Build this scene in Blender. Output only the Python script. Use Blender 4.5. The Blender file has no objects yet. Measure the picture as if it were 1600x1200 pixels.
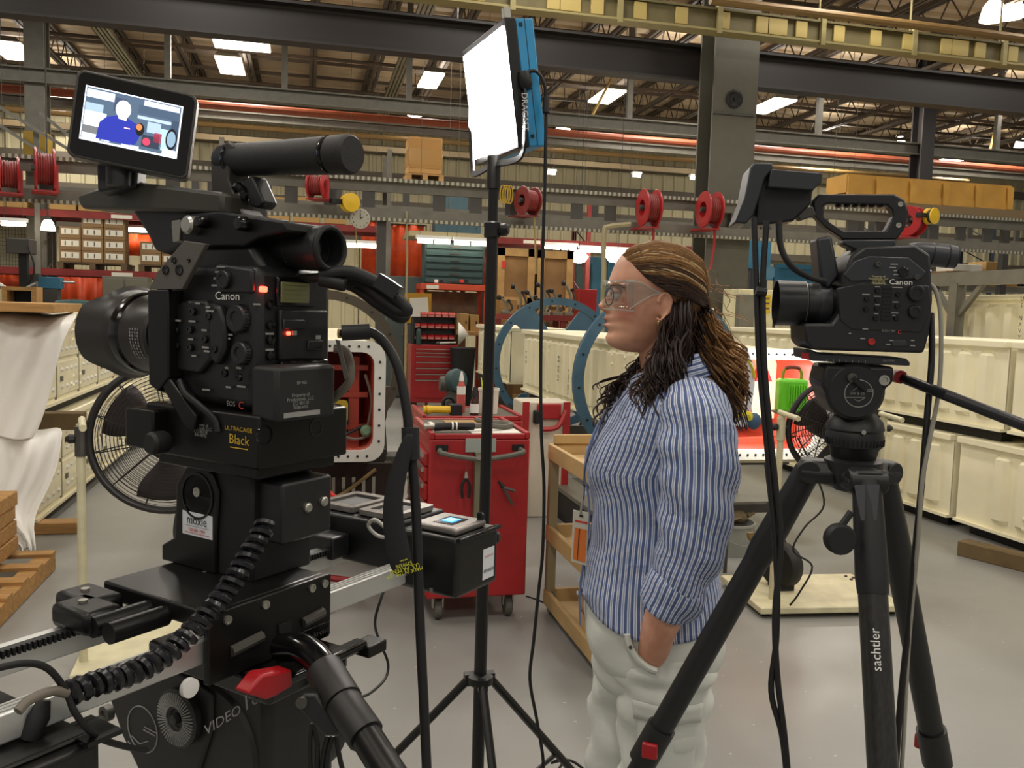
import bpy, math, random
from mathutils import Vector as V, Matrix
random.seed(7)
R = math.radians
SC = bpy.context.scene
COL = SC.collection
PI = math.pi

# ------------------------------------------------------------------ camera
FPX = 1350.0
CAMZ = 1.55
_a, _p, _r = R(13.5), R(4.83), R(1.7)
CAM = V((0, 0, CAMZ))
FW = V((math.sin(_a) * math.cos(_p), math.cos(_a) * math.cos(_p), -math.sin(_p)))
_r0 = V((math.cos(_a), -math.sin(_a), 0)); _u0 = _r0.cross(FW)
RT = _r0 * math.cos(_r) + _u0 * math.sin(_r)
UP = _u0 * math.cos(_r) - _r0 * math.sin(_r)
cd = bpy.data.cameras.new('camera'); co = bpy.data.objects.new('camera', cd); COL.objects.link(co)
cd.sensor_fit = 'HORIZONTAL'; cd.sensor_width = 36.0; cd.lens = 36.0 * FPX / 1600.0
cd.clip_start = 0.02; cd.clip_end = 300
co.matrix_world = Matrix((( RT.x, UP.x, -FW.x, 0), (RT.y, UP.y, -FW.y, 0), (RT.z, UP.z, -FW.z, CAMZ), (0, 0, 0, 1)))
SC.camera = co

def ray(px, py): return FW + RT * ((px - 800) / FPX) - UP * ((py - 600) / FPX)
def P(px, py, d): return CAM + ray(px, py) * d                  # a point seen at a pixel, at a distance in metres
def PZ(px, py, z=0.0): q = ray(px, py); return CAM + q * ((z - CAMZ) / q.z)
def PX(px, py, x): q = ray(px, py); return CAM + q * (x / q.x)
def PY(px, py, y): q = ray(px, py); return CAM + q * (y / q.y)

# ------------------------------------------------------------------ world, exposure
SC.view_settings.view_transform = 'Standard'
SC.view_settings.look = 'None'
SC.view_settings.gamma = 1.0
SC.view_settings.use_curve_mapping = False
SC.view_settings.exposure = 0.28
w = bpy.data.worlds.new('hall_air'); SC.world = w; w.use_nodes = True
bg = w.node_tree.nodes['Background']
bg.inputs[0].default_value = (1.0, 0.955, 0.89, 1); bg.inputs[1].default_value = 0.27

def area(name, loc, sx, sy, power, col=(1, .945, .86), rot=(0, 0, 0), spread=PI):
    l = bpy.data.lights.new(name, 'AREA'); l.shape = 'RECTANGLE'; l.size = sx; l.size_y = sy
    l.energy = power; l.color = col; l.spread = spread
    o = bpy.data.objects.new(name, l); COL.objects.link(o); o.location = loc; o.rotation_euler = rot
    return o
# the hall's own high-bay lamps over the work floor, in the same grid as the ones seen further back
for gx in (-5.1, -1.3, 2.5, 6.3, 10.1):
    for gy in (-5.0, 0.0, 4.4, 9.0):
        area('high_bay_light', (gx, gy, 6.2), .6, 1.2, 62)
for gx in (-5.1, -1.3, 2.5, 6.3, 10.1, 13.9):
    area('high_bay_light', (gx, 12.4, 6.2), .6, 1.2, 80)

# ------------------------------------------------------------------ materials
def lin(c): return c / 12.92 if c <= .04045 else ((c + .055) / 1.055) ** 2.4
def hexc(h): return tuple(lin(int(h[i:i + 2], 16) / 255) for i in (0, 2, 4)) + (1.0,)
MATS = {}
def mat(name, col, rough=.5, metal=0.0, var=0.0, scale=8.0, bump=0.0, bscale=40.0, emit=None, estr=0.0, alpha=None, trans=0.0, coat=0.0, stretch=None, spec=.5, col2=None):
    if name in MATS: return MATS[name]
    m = bpy.data.materials.new(name); m.use_nodes = True; MATS[name] = m
    nt = m.node_tree; b = nt.nodes['Principled BSDF']
    c = hexc(col); b.inputs['Base Color'].default_value = c
    b.inputs['Roughness'].default_value = rough; b.inputs['Metallic'].default_value = metal
    b.inputs['Specular IOR Level'].default_value = spec
    if coat: b.inputs['Coat Weight'].default_value = coat; b.inputs['Coat Roughness'].default_value = .15
    if trans: b.inputs['Transmission Weight'].default_value = trans
    if alpha is not None: b.inputs['Alpha'].default_value = alpha
    if emit: b.inputs['Emission Color'].default_value = hexc(emit); b.inputs['Emission Strength'].default_value = estr
    if var or bump or col2:
        tc = nt.nodes.new('ShaderNodeTexCoord'); mp = nt.nodes.new('ShaderNodeMapping')
        nt.links.new(tc.outputs['Object'], mp.inputs[0])
        if stretch: mp.inputs['Scale'].default_value = stretch
    if var or col2:
        n = nt.nodes.new('ShaderNodeTexNoise'); n.inputs['Scale'].default_value = scale; n.inputs['Detail'].default_value = 6
        nt.links.new(mp.outputs[0], n.inputs[0])
        rp = nt.nodes.new('ShaderNodeValToRGB'); nt.links.new(n.outputs['Fac'], rp.inputs[0])
        rp.color_ramp.elements[0].position = .3; rp.color_ramp.elements[1].position = .72
        if col2:
            rp.color_ramp.elements[0].color = c; rp.color_ramp.elements[1].color = hexc(col2)
        else:
            rp.color_ramp.elements[0].color = tuple(max(0, x * (1 - var)) for x in c[:3]) + (1,)
            rp.color_ramp.elements[1].color = tuple(min(1, x * (1 + var)) for x in c[:3]) + (1,)
        nt.links.new(rp.outputs[0], b.inputs['Base Color'])
    if bump:
        n2 = nt.nodes.new('ShaderNodeTexNoise'); n2.inputs['Scale'].default_value = bscale; n2.inputs['Detail'].default_value = 4
        nt.links.new(mp.outputs[0], n2.inputs[0])
        bp = nt.nodes.new('ShaderNodeBump'); bp.inputs['Strength'].default_value = bump; bp.inputs['Distance'].default_value = .01
        nt.links.new(n2.outputs['Fac'], bp.inputs['Height']); nt.links.new(bp.outputs[0], b.inputs['Normal'])
    return m

BLK = mat('black_plastic', '191a1c', .42, bump=.08, bscale=600)
BLK2 = mat('black_rubber', '101011', .6)
BLKG = mat('black_gloss', '0b0b0c', .16)
BLKM = mat('black_anodised', '141312', .38, .35)
GREYM = mat('dark_grey_metal', '4a4844', .5, .3)
STEEL = mat('bare_steel', 'b9b7ae', .32, .9)
CHROME = mat('chrome', 'd8d8d4', .12, 1.0)
ALU = mat('anodised_aluminium', 'd6d8d6', .34, .75)
WHITE = mat('white_print', 'e4e4e0', .6)
GREYP = mat('grey_print', '8f8f8c', .6)
GOLD = mat('gold_print', 'c2a02c', .5)
YELP = mat('yellow_print', 'd3d431', .6)
REDP = mat('red_print', 'c8352c', .55)
RED = mat('red_paint', 'a01f22', .38, var=.12, scale=5)
REDD = mat('dark_red_paint', '7c2420', .5, var=.18, scale=6)
ORNG = mat('orange_paint', 'c0492a', .5, var=.1)
CREAM = mat('cream_paint', 'f0e8c8', .5, var=.06, scale=3)
CREAM2 = mat('cream_paint_worn', 'd5cda6', .55, var=.16, scale=6)
WOOD = mat('pallet_wood', 'b08650', .75, var=.25, scale=5, stretch=(1, 9, 9), bump=.2, bscale=30)
CARD = mat('cardboard', 'a9854f', .8, var=.08, scale=4)
PAPER = mat('paper', 'e2dfd4', .8)
LABELM = mat('label_paper', 'd9d4c4', .8)
BRASS = mat('brass', 'a98b4d', .35, .8)
YEL = mat('yellow_plastic', 'd9b11f', .4)
BLUEP = mat('blue_paint', '2f6a86', .5, var=.1)
TEAL = mat('teal_plastic', '2f4a4c', .5, var=.12)
GREYS = mat('grey_steel_paint', '6d6a60', .55, .1, var=.12)
LAMP = mat('lamp_glow', 'fff4dd', .5, emit='fff0d6', estr=9.0)

# ------------------------------------------------------------------ mesh builder
def frame(z):
    z = V(z).normalized(); a = V((0, 0, 1)) if abs(z.z) < .9 else V((1, 0, 0))
    x = a.cross(z).normalized(); return x, z.cross(x), z
def smoothpath(pts, n=6):
    pts = [V(p) for p in pts]; out = []
    for i in range(len(pts) - 1):
        p0 = pts[max(i - 1, 0)]; p1 = pts[i]; p2 = pts[i + 1]; p3 = pts[min(i + 2, len(pts) - 1)]
        for k in range(n):
            t = k / n
            out.append(.5 * ((2 * p1) + (p2 - p0) * t + (2 * p0 - 5 * p1 + 4 * p2 - p3) * t * t + (3 * p1 - p0 - 3 * p2 + p3) * t ** 3))
    out.append(pts[-1]); return out

class MB:
    def __init__(s): s.v = []; s.f = []; s.uv = []
    def add(s, vs, fs):
        o = len(s.v); s.v += [tuple(v) for v in vs]; s.f += [tuple(i + o for i in f) for f in fs]; return s
    def box(s, c, d, ax=None):
        c = V(c); hx, hy, hz = d[0] / 2, d[1] / 2, d[2] / 2
        X, Y, Z = ax if ax else (V((1, 0, 0)), V((0, 1, 0)), V((0, 0, 1)))
        vs = [c + X * (sx * hx) + Y * (sy * hy) + Z * (sz * hz) for sz in (-1, 1) for sy in (-1, 1) for sx in (-1, 1)]
        return s.add(vs, [(0, 2, 3, 1), (4, 5, 7, 6), (0, 1, 5, 4), (2, 6, 7, 3), (0, 4, 6, 2), (1, 3, 7, 5)])
    def b2(s, p0, p1):                                            # axis-aligned box by two corners
        p0 = V(p0); p1 = V(p1); return s.box((p0 + p1) / 2, [abs(p1[i] - p0[i]) for i in range(3)])
    def cyl(s, p0, p1, r0, r1=None, n=12, caps=True):
        return s.tube([p0, p1], [r0, r0 if r1 is None else r1], n, caps)
    def tube(s, pts, r, n=8, caps=True, closed=False, flat=None, up=None):
        pts = [V(p) for p in pts]; N = len(pts)
        rs = r if isinstance(r, (list, tuple)) else [r] * N
        prev = None; rings = []
        for i, p in enumerate(pts):
            if closed: t = pts[(i + 1) % N] - pts[i - 1]
            elif i == 0: t = pts[1] - p
            elif i == N - 1: t = p - pts[i - 1]
            else: t = (pts[i + 1] - p).normalized() + (p - pts[i - 1]).normalized()
            if t.length < 1e-9: t = V((0, 0, 1))
            t.normalize()
            if prev is None:
                x, y, _ = frame(t)
                if up is not None:
                    y = (V(up) - t * V(up).dot(t)).normalized(); x = y.cross(t)
            else:
                x = prev - t * prev.dot(t)
                if x.length < 1e-6: x = frame(t)[0]
                x.normalize(); y = t.cross(x)
            prev = x; k = rs[i]; ky = k * (flat if flat else 1)
            rings.append([p + x * (k * math.cos(2 * PI * j / n + (PI / n if n == 4 else 0))) + y * (ky * math.sin(2 * PI * j / n + (PI / n if n == 4 else 0))) for j in range(n)])
        o = len(s.v)
        for g in rings: s.v += [tuple(q) for q in g]
        M = N if closed else N - 1
        for i in range(M):
            a = o + i * n; b = o + ((i + 1) % N) * n
            for j in range(n): s.f.append((a + j, a + (j + 1) % n, b + (j + 1) % n, b + j))
        if caps and not closed:
            s.f.append(tuple(o + j for j in reversed(range(n)))); s.f.append(tuple(o + (N - 1) * n + j for j in range(n)))
        return s
    def lathe(s, prof, o=(0, 0, 0), axis=(0, 0, 1), n=24, caps=True, arc=None):      # prof: (radius, height)
        o = V(o); x, y, z = frame(axis); N = len(prof); st = len(s.v)
        for (r, h) in prof:
            for j in range(n):
                a = 2 * PI * j / n
                s.v.append(tuple(o + z * h + x * (r * math.cos(a)) + y * (r * math.sin(a))))
        for i in range(N - 1):
            for j in range(n):
                a = st + i * n; b = a + n
                s.f.append((a + j, a + (j + 1) % n, b + (j + 1) % n, b + j))
        if caps:
            if prof[0][0] > 1e-5: s.f.append(tuple(st + j for j in reversed(range(n))))
            if prof[-1][0] > 1e-5: s.f.append(tuple(st + (N - 1) * n + j for j in range(n)))
        return s
    def prism(s, poly, o, A, B, th, hole=None):                   # polygon in the plane of A, B; extruded by th along A x B
        o = V(o); A = V(A); B = V(B); N = A.cross(B).normalized(); n = len(poly)
        lo = [o + A * p[0] + B * p[1] for p in poly]; hi = [q + N * th for q in lo]
        if hole is None:
            fs = [tuple(reversed(range(n))), tuple(range(n, 2 * n))] + [(i, (i + 1) % n, n + (i + 1) % n, n + i) for i in range(n)]
            return s.add(lo + hi, fs)
        hl = [o + A * p[0] + B * p[1] for p in hole]; hh = [q + N * th for q in hl]
        vs = lo + hi + hl + hh; fs = []
        for i in range(n):
            j = (i + 1) % n
            fs += [(i, j, n + j, n + i), (2 * n + j, 2 * n + i, 3 * n + i, 3 * n + j), (j, i, 2 * n + i, 2 * n + j), (n + i, n + j, 3 * n + j, 3 * n + i)]
        return s.add(vs, fs)
    def torus(s, c, axis, Rr, r, n=32, m=8, a0=0, a1=2 * PI, flat=None):
        x, y, z = frame(axis); c = V(c); full = abs(a1 - a0 - 2 * PI) < 1e-6
        k = n if full else n + 1
        return s.tube([c + x * (Rr * math.cos(a0 + (a1 - a0) * i / n)) + y * (Rr * math.sin(a0 + (a1 - a0) * i / n)) for i in range(k)], r, m, closed=full, flat=flat)
    def ell(s, c, rad, ax=None, nu=20, nv=12):
        c = V(c); X, Y, Z = ax if ax else (V((1, 0, 0)), V((0, 1, 0)), V((0, 0, 1))); vs = []; fs = []
        for i in range(nv + 1):
            t = PI * i / nv
            for j in range(nu):
                a = 2 * PI * j / nu
                vs.append(c + X * (rad[0] * math.sin(t) * math.cos(a)) + Y * (rad[1] * math.sin(t) * math.sin(a)) - Z * (rad[2] * math.cos(t)))
        for i in range(nv):
            for j in range(nu):
                a = i * nu; b = a + nu
                fs.append((a + j, a + (j + 1) % nu, b + (j + 1) % nu, b + j))
        return s.add(vs, fs)
    def loft(s, rings, caps=True, closed=True):
        n = len(rings[0]); o = len(s.v)
        for g in rings: s.v += [tuple(q) for q in g]
        for i in range(len(rings) - 1):
            a = o + i * n; b = a + n
            for j in range(n if closed else n - 1): s.f.append((a + j, a + (j + 1) % n, b + (j + 1) % n, b + j))
        if caps:
            s.f.append(tuple(o + j for j in reversed(range(n)))); s.f.append(tuple(o + (len(rings) - 1) * n + j for j in range(n)))
        return s
    def mesh(s, name, sharp=35):
        me = bpy.data.meshes.new(name); me.from_pydata(s.v, [], s.f); me.update()
        if sharp is not None and len(me.polygons):
            me.polygons.foreach_set('use_smooth', [True] * len(me.polygons))
            me.set_sharp_from_angle(angle=R(sharp))
        return me
    def build(s, name, m, parent=None, bevel=0, seg=2, sharp=35, subs=0, solid=0):
        loc = None
        if parent is None and s.v:
            n = len(s.v); cx = sum(v[0] for v in s.v) / n; cy = sum(v[1] for v in s.v) / n; cz = min(v[2] for v in s.v)
            loc = (cx, cy, cz); s.v = [(a - cx, b - cy, c - cz) for a, b, c in s.v]
        me = s.mesh(name, sharp)
        if m: me.materials.append(m)
        o = bpy.data.objects.new(name, me); COL.objects.link(o)
        if parent: o.parent = parent
        if loc: o.location = loc
        if solid:
            d = o.modifiers.new('solid', 'SOLIDIFY'); d.thickness = solid; d.offset = 0
        if bevel:
            d = o.modifiers.new('bevel', 'BEVEL'); d.width = bevel; d.segments = seg; d.limit_method = 'ANGLE'; d.angle_limit = R(40)
        if subs:
            d = o.modifiers.new('sub', 'SUBSURF'); d.levels = subs; d.render_levels = subs
        return o

def tag(o, label, cat, group=None, kind=None):
    if label: o['label'] = label
    if cat: o['category'] = cat
    if group: o['group'] = group
    if kind: o['kind'] = kind
    return o
def struct(o): o['kind'] = 'structure'; return o
def stuff(o): o['kind'] = 'stuff'; return o
def thing(name, label, cat, loc=(0, 0, 0), rz=0.0, group=None, mw=None):
    o = bpy.data.objects.new(name, None); COL.objects.link(o); o.empty_display_size = .1
    if mw is not None: o.matrix_world = mw
    else: o.location = loc; o.rotation_euler = (0, 0, rz)
    return tag(o, label, cat, group)
def dup(root, loc=None, rz=None, label=None, mw=None, parent=None):
    r = root.copy(); COL.objects.link(r)
    if parent is not None: r.parent = parent
    if loc is not None: r.location = loc
    if rz is not None: r.rotation_euler = (0, 0, rz)
    if mw is not None: r.matrix_world = mw
    if label: r['label'] = label
    for ch in list(root.children):
        dup(ch, parent=r)
    return r
def basis(o, x, y, z): 
    return Matrix(((x.x, y.x, z.x, o[0]), (x.y, y.y, z.y, o[1]), (x.z, y.z, z.z, o[2]), (0, 0, 0, 1)))
TXT = {}
def text(body, size, o, A, B, m, parent, name='lettering', ext=.0004, align='CENTER', sx=1.0, label=None):
    key = (body, align)
    if key not in TXT:
        cu = bpy.data.curves.new('txt', 'FONT'); cu.body = body; cu.size = 1.0; cu.align_x = align; cu.align_y = 'CENTER'; cu.resolution_u = 2
        to = bpy.data.objects.new('txt', cu); COL.objects.link(to)
        bpy.context.view_layer.update()
        TXT[key] = bpy.data.meshes.new_from_object(to.evaluated_get(bpy.context.evaluated_depsgraph_get()))
        bpy.data.objects.remove(to)
    me = TXT[key].copy(); A = V(A).normalized(); B = V(B).normalized(); N = A.cross(B)
    B = N.cross(A).normalized() if abs(A.dot(B)) > 1e-4 else B
    me.transform(basis(V(o) + N * ext, A * size * sx, B * size, N * size))
    me.materials.clear(); me.materials.append(m); me.name = name
    ob = bpy.data.objects.new(name, me); COL.objects.link(ob); ob.parent = parent
    if label: ob['label'] = label
    return ob
EX, EY, EZ = V((1, 0, 0)), V((0, 1, 0)), V((0, 0, 1))
def circ(r, n, a0=0, cx=0, cy=0): return [(cx + r * math.cos(a0 + 2 * PI * i / n), cy + r * math.sin(a0 + 2 * PI * i / n)) for i in range(n)]
def rrect(w, h, r, n=4, cx=0, cy=0):
    out = []
    for (sx, sy, a) in ((1, 1, 0), (-1, 1, 90), (-1, -1, 180), (1, -1, 270)):
        for i in range(n + 1):
            t = R(a + 90 * i / n); out.append((cx + sx * (w / 2 - r) + r * math.cos(t), cy + sy * (h / 2 - r) + r * math.sin(t)))
    return out
# ================================================================== the hall
def floor_mat():
    m = bpy.data.materials.new('painted_concrete'); m.use_nodes = True; nt = m.node_tree; b = nt.nodes['Principled BSDF']
    tc = nt.nodes.new('ShaderNodeTexCoord')
    def noise(sc, det=5):
        n = nt.nodes.new('ShaderNodeTexNoise'); n.inputs['Scale'].default_value = sc; n.inputs['Detail'].default_value = det
        nt.links.new(tc.outputs['Object'], n.inputs[0]); return n.outputs['Fac']
    def ramp(f, a, ca, bb, cb):
        r = nt.nodes.new('ShaderNodeValToRGB'); r.color_ramp.elements[0].position = a; r.color_ramp.elements[1].position = bb
        r.color_ramp.elements[0].color = hexc(ca); r.color_ramp.elements[1].color = hexc(cb); nt.links.new(f, r.inputs[0]); return r.outputs[0]
    base = ramp(noise(.7), .3, '82827f', .7, '93928d')
    def mix(a, bb, fac):
        x = nt.nodes.new('ShaderNodeMix'); x.data_type = 'RGBA'; nt.links.new(fac, x.inputs[0]); nt.links.new(a, x.inputs[6])
        if isinstance(bb, str): x.inputs[7].default_value = hexc(bb)
        else: nt.links.new(bb, x.inputs[7])
        return x.outputs[2]
    c = mix(base, 'd2cec0', ramp(noise(30, 2), .735, '000000', .76, 'cccccc'))
    c = mix(c, '6f6c64', ramp(noise(5.3, 8), .70, '000000', .8, '888888'))
    c = mix(c, '77746a', ramp(noise(1.7, 3), .62, '000000', .8, '555555'))
    nt.links.new(c, b.inputs['Base Color'])
    rr = nt.nodes.new('ShaderNodeMapRange'); rr.inputs[3].default_value = .22; rr.inputs[4].default_value = .5
    nt.links.new(noise(2.5), rr.inputs[0]); nt.links.new(rr.outputs[0], b.inputs['Roughness'])
    b.inputs['Specular IOR Level'].default_value = .4
    return m
mb = MB(); mb.b2((-20, -12, -.2), (36, 26, 0)); struct(mb.build('floor', floor_mat()))

# back wall: ribbed steel siding
m_wall = mat('cream_siding', 'b9b08e', .55, var=.08, scale=1.5)
mb = MB(); pr = []
x = -18.0
while x < 36:
    pr += [(x, 24.0), (x + .22, 24.0), (x + .25, 23.95), (x + .31, 23.95), (x + .34, 24.0)]; x += .34
lo = [V((a, b, 0)) for a, b in pr]; hi = [V((a, b, 7.2)) for a, b in pr]
mb.add(lo + hi, [(i, i + 1, len(pr) + i + 1, len(pr) + i) for i in range(len(pr) - 1)])
mb.b2((-18, 24.02, 0), (36, 24.2, 7.2))
wallb = struct(mb.build('wall_back', m_wall, sharp=10))
m_girt = mat('girt_steel', '574f42', .6)
for gz in (5.75, 5.05, 4.3, 3.4):
    MB().b2((-18 - wallb.location.x, 23.74 - wallb.location.y, gz - .1), (36 - wallb.location.x, 23.93 - wallb.location.y, gz + .1)).build('wall_rail', m_girt, wallb)
# ceiling deck with joists
m_deck = mat('roof_deck', 'cdb898', .7, var=.22, scale=.6)
mb = MB(); y = -12.0; pr = []
while y < 24.2:
    pr += [(y, 7.1), (y + .2, 7.1), (y + .23, 7.16), (y + .37, 7.16), (y + .4, 7.1)]; y += .4
lo = [V((-18, a, b)) for a, b in pr]; hi = [V((36, a, b)) for a, b in pr]
mb.add(lo + hi, [(i, i + 1, len(pr) + i + 1, len(pr) + i) for i in range(len(pr) - 1)])
mb.b2((-18, -12, 7.2), (36, 24.2, 7.3))
ceil = struct(mb.build('ceiling', m_deck, sharp=10))
ORI = -V(ceil.location)
m_joist = mat('joist_steel', '5a4f44', .6)
def put(mbx, name, m, parent, **k):            # build with world coordinates under an unrotated parent
    off = parent.location; mbx.v = [(a - off.x, b - off.y, c - off.z) for a, b, c in mbx.v]
    return mbx.build(name, m, parent, **k)
mb = MB(); y0, y1 = 9.0, 23.9
for sx in (-.045, .045): mb.b2((sx - .03, y0, 7.0), (sx + .03, y1, 7.08)); mb.b2((sx - .03, y0, 6.48), (sx + .03, y1, 6.54))
y = y0; k = 0
while y < y1 - .3:
    a, b = (6.52, 7.02) if k % 2 == 0 else (7.02, 6.52)
    mb.tube([(0, y, a), (0, y + .36, b)], .014, 4, False); y += .36; k += 1
j0 = put(mb, 'roof_joist', m_joist, ceil); jx = j0.location.copy()
JX = [-9.0 + 1.3 * i for i in range(26)]
j0.location.x = jx.x + JX[0]
for q in JX[1:]:
    c = j0.copy(); COL.objects.link(c); c.location = (jx.x + q, jx.y, jx.z)
for y in (11.5, 12.9, 14.2, 15.4, 16.6, 17.8, 19.0, 20.2, 21.4, 22.4, 23.4):
    mb = MB(); mb.b2((-12, y - .03, 6.56), (28, y + .03, 6.62)); put(mb, 'bridging_bar', m_joist, ceil)
for y in (12.8, 15.2, 17.6, 20.0, 22.3):
    mb = MB(); mb.tube([(-12, y, 6.3), (28, y, 6.3)], .035, 8); put(mb, 'sprinkler_pipe', m_joist, ceil)

m_dark = mat('girder_steel', '262221', .55)
m_col = mat('column_steel', '5a574c', .55, var=.06)
def hbeam(mb, x0, x1, y0, y1, z0, z1, t=.03):      # I-section running in x
    mb.b2((x0, y0, z0), (x1, y1, z0 + t)); mb.b2((x0, y0, z1 - t), (x1, y1, z1)); ym = (y0 + y1) / 2
    mb.b2((x0, ym - t / 2, z0 + t), (x1, ym + t / 2, z1 - t)); return mb
tag(hbeam(MB(), -10, 16, 10.5, 10.72, 4.55, 5.0).build('crane_girder', m_dark), 'dark steel girder spanning the hall above the tall grey column', 'girder')
# far crossing beam and its pipe
tag(hbeam(MB(), -14, 26, 15.8, 16.0, 5.02, 5.26, .025).build('monorail_beam', GREYS), 'grey steel track beam hung across the hall under the roof', 'girder')
tag(MB().tube([(-14, 16.6, 5.05), (26, 16.6, 5.05)], .07, 10).build('sprinkler_main', mat('pipe_orange', 'a8573a', .5, var=.1)), 'long orange sprinkler pipe running behind the grey track beam', 'pipe')
tag(hbeam(MB(), -14, 26, 17.4, 17.55, 4.98, 5.14, .025).build('lower_track_beam', GREYS), 'thin grey track beam running below the orange sprinkler pipe', 'girder')
for px, py in ((262, 60), (445, 80), (640, 90), (985, 120), (1283, 130), (1560, 180)):
    c = PY(px, py, 15.9)
    tag(MB().b2((c.x - .05, 15.85, 5.25), (c.x + .05, 15.95, 7.1)).build('beam_hanger', GREYS), 'slim steel hanger post of the grey track beam, %s from the left' % ['first', 'second', 'third', 'fourth', 'fifth', 'sixth'][px // 280 if px < 1500 else 5], 'hanger', 'hangers of the track beam')
# columns
def column(name, x0, x1, y0, y1, h, m, label, t=.035):
    r = thing(name, label, 'column', ((x0 + x1) / 2, (y0 + y1) / 2, 0)); mb = MB()
    w, d = x1 - x0, y1 - y0
    mb.box((0, -d / 2 + t / 2, h / 2), (w, t, h)); mb.box((0, d / 2 - t / 2, h / 2), (w, t, h)); mb.box((0, 0, h / 2), (t, d - 2 * t, h))
    mb.build('shaft', m, r)
    MB().box((0, 0, .02), (w + .12, d + .12, .04)).build('base_plate', m, r)
    return r
col = column('steel_column', 4.83, 5.42, 10.0, 10.42, 7.1, m_col, 'broad grey steel column rising behind the woman')
q = PY(1147, 155, 9.99) - V(col.location)
mb = MB(); mb.lathe([(.10, 0), (.11, .02), (.085, .03), (.06, .012), (.02, .012), (.015, .03), (0, .03)], q, (0, -1, 0), 20); mb.build('signal_horn', BLK2, col)
MB().box((-.02, -.225, 4.05), (.56, .02, .03)).build('splice_bar', GREYM, col)
column('steel_column', -4.5, -4.2, 15.9, 16.25, 7.1, GREYS, 'narrow grey column at the far left of the hall')
column('steel_column', 12.2, 12.5, 15.6, 15.95, 7.1, m_dark, 'narrow dark column beyond the camera on the right')
tag(MB().b2((-4.52, 15.86, 3.6), (-4.18, 16.28, 4.25)).build('column_guard', mat('guard_yellow', 'a08125', .6), bevel=.01), 'yellow painted guard wrapped round the far left column', 'column guard')

# cable tray with pale cover plates over the girder
m_tray = mat('tray_olive', '6b6242', .5, .2, var=.1); m_plate = mat('tray_plate', 'b09c5c', .55)
tr = thing('bus_duct', 'olive overhead bus duct with pale cover plates in front of the dark girder', 'bus duct', (0, 9.6, 4.98))
mb = MB(); mb.b2((-4, -.06, -.11), (13, .06, .11)); mb.build('duct_body', m_tray, tr)
MB().b2((-4, -.1, -.13), (13, .1, -.105)).build('lower_flange', mat('tray_edge', '9a8f62', .5, .3), tr)
MB().b2((-4, -.1, .105), (13, .1, .13)).build('upper_flange', m_tray, tr)
for px in (722, 745, 863, 890, 932, 999, 1064, 1130, 1190, 1215, 1252, 1311, 1369, 1420, 1480, 1502, 1534, 1585):
    c = PY(px, 50, 9.52); wd = .24 if px in (890, 1215, 1502) else .15
    MB().box((c.x, -.075, 0), (wd, .03, .19)).build('cover_plate', m_plate, tr, bevel=.004)
for px in (800, 968, 1124, 1286, 1430, 1572):
    c = PY(px, 50, 9.5)
    MB().b2((c.x - .03, -.12, -.16), (c.x + .03, -.07, .22)).tube([(c.x, 0, .13), (c.x, 0, 2.1)], .012, 6).build('hanger_clamp', mat('tray_edge', '9a8f62'), tr)
tag(MB().tube([PY(1110, 0, 9.3), PY(1600, 60, 9.3)], .05, 10).build('conduit_pipe', mat('brown_pipe', '7d6238', .5, .2)), 'brown overhead pipe above the bus duct at upper right', 'pipe')
# galvanised bus ways running away under the roof
for k, (xa, xb) in enumerate(((-3.55, -3.3), (1.62, 1.9))):
    t = thing('galvanised_trunking', ['shiny galvanised trunking under the roof at upper left', 'shiny galvanised trunking under the roof left of the light panel'][k], 'trunking', (xa, 8, 6.1))
    GALV = mat('galvanised', '9a988e', .28, .85, var=.2, scale=3)
    for i in range(4): MB().b2((i * .07, 0, 0), (i * .07 + .045, 15.5, .06 + .02 * (i % 2))).build('channel', GALV, t)
    for y in (3, 7, 11): MB().b2((-.03, y, .06), (.3, y + .06, .12)).build('strap', GREYM, t)

# ------------------------------------------------------------------ hanging lamps
def fixture(x, y, w, d, label, z=6.22):
    r = thing('high_bay_fixture', label, 'ceiling light', (x, y, z), 0, 'ceiling lamps')
    mb = MB(); mb.prism([(-w / 2, 0), (w / 2, 0), (w / 2 - .08, .09), (-w / 2 + .08, .09)], (0, d / 2, .02), EX, EZ, d); mb.build('housing', GREYS, r)
    MB().box((0, 0, .0), (w - .02, d - .02, .03)).build('diffuser', LAMP, r)
    area('fixture_and_fill_light', (x, y, z - .03), w - .04, d - .04, 85)                       # the lamp's own light
    area('fixture_and_fill_light', (x, y, z + .13), w, d, 17, rot=(PI, 0, 0))  # upward fill added above the housing to brighten the roof deck
    for sx in (-1, 1): MB().tube([(sx * w / 3, 0, .1), (sx * w / 3, 0, 7.1 - z)], .008, 5).build('hanger_rod', GREYM, r)
LBL = ['at the far upper left edge', 'wide one left of the left camera handle', 'small one just below the wide one at upper left', 'low dim one behind the tilted monitor', 'right of the light panel stand, behind its left edge', 'wide one left of the tall grey column', 'slanted one right of the light panel', 'slanted one right of the tall grey column', 'wide one above the right camera', 'near the right edge, half hidden', 'small distant one above the right camera', 'distant one left of the right column']
for k, (px, py, ww, hh) in enumerate(((20, 80, .62, 1.25), (377, 66, 1.0, .95), (360, 103, .5, 1.25), (90, 149, .5, .7), (673, 126, .42, 1.2), (1080, 112, .8, .85), (948, 151, .5, 1.2), (1203, 166, .55, 1.35), (1350, 139, .8, .7), (1587, 168, .5, .8), (1505, 246, .6, 1.2), (1303, 222, .5, .6))):
    c = PZ(px, py, 6.22)
    if c.y > 23.2: c = PY(px, py, 22.8)
    fixture(c.x, c.y, ww, hh, 'glowing rectangular ceiling lamp ' + LBL[k], c.z)
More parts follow.
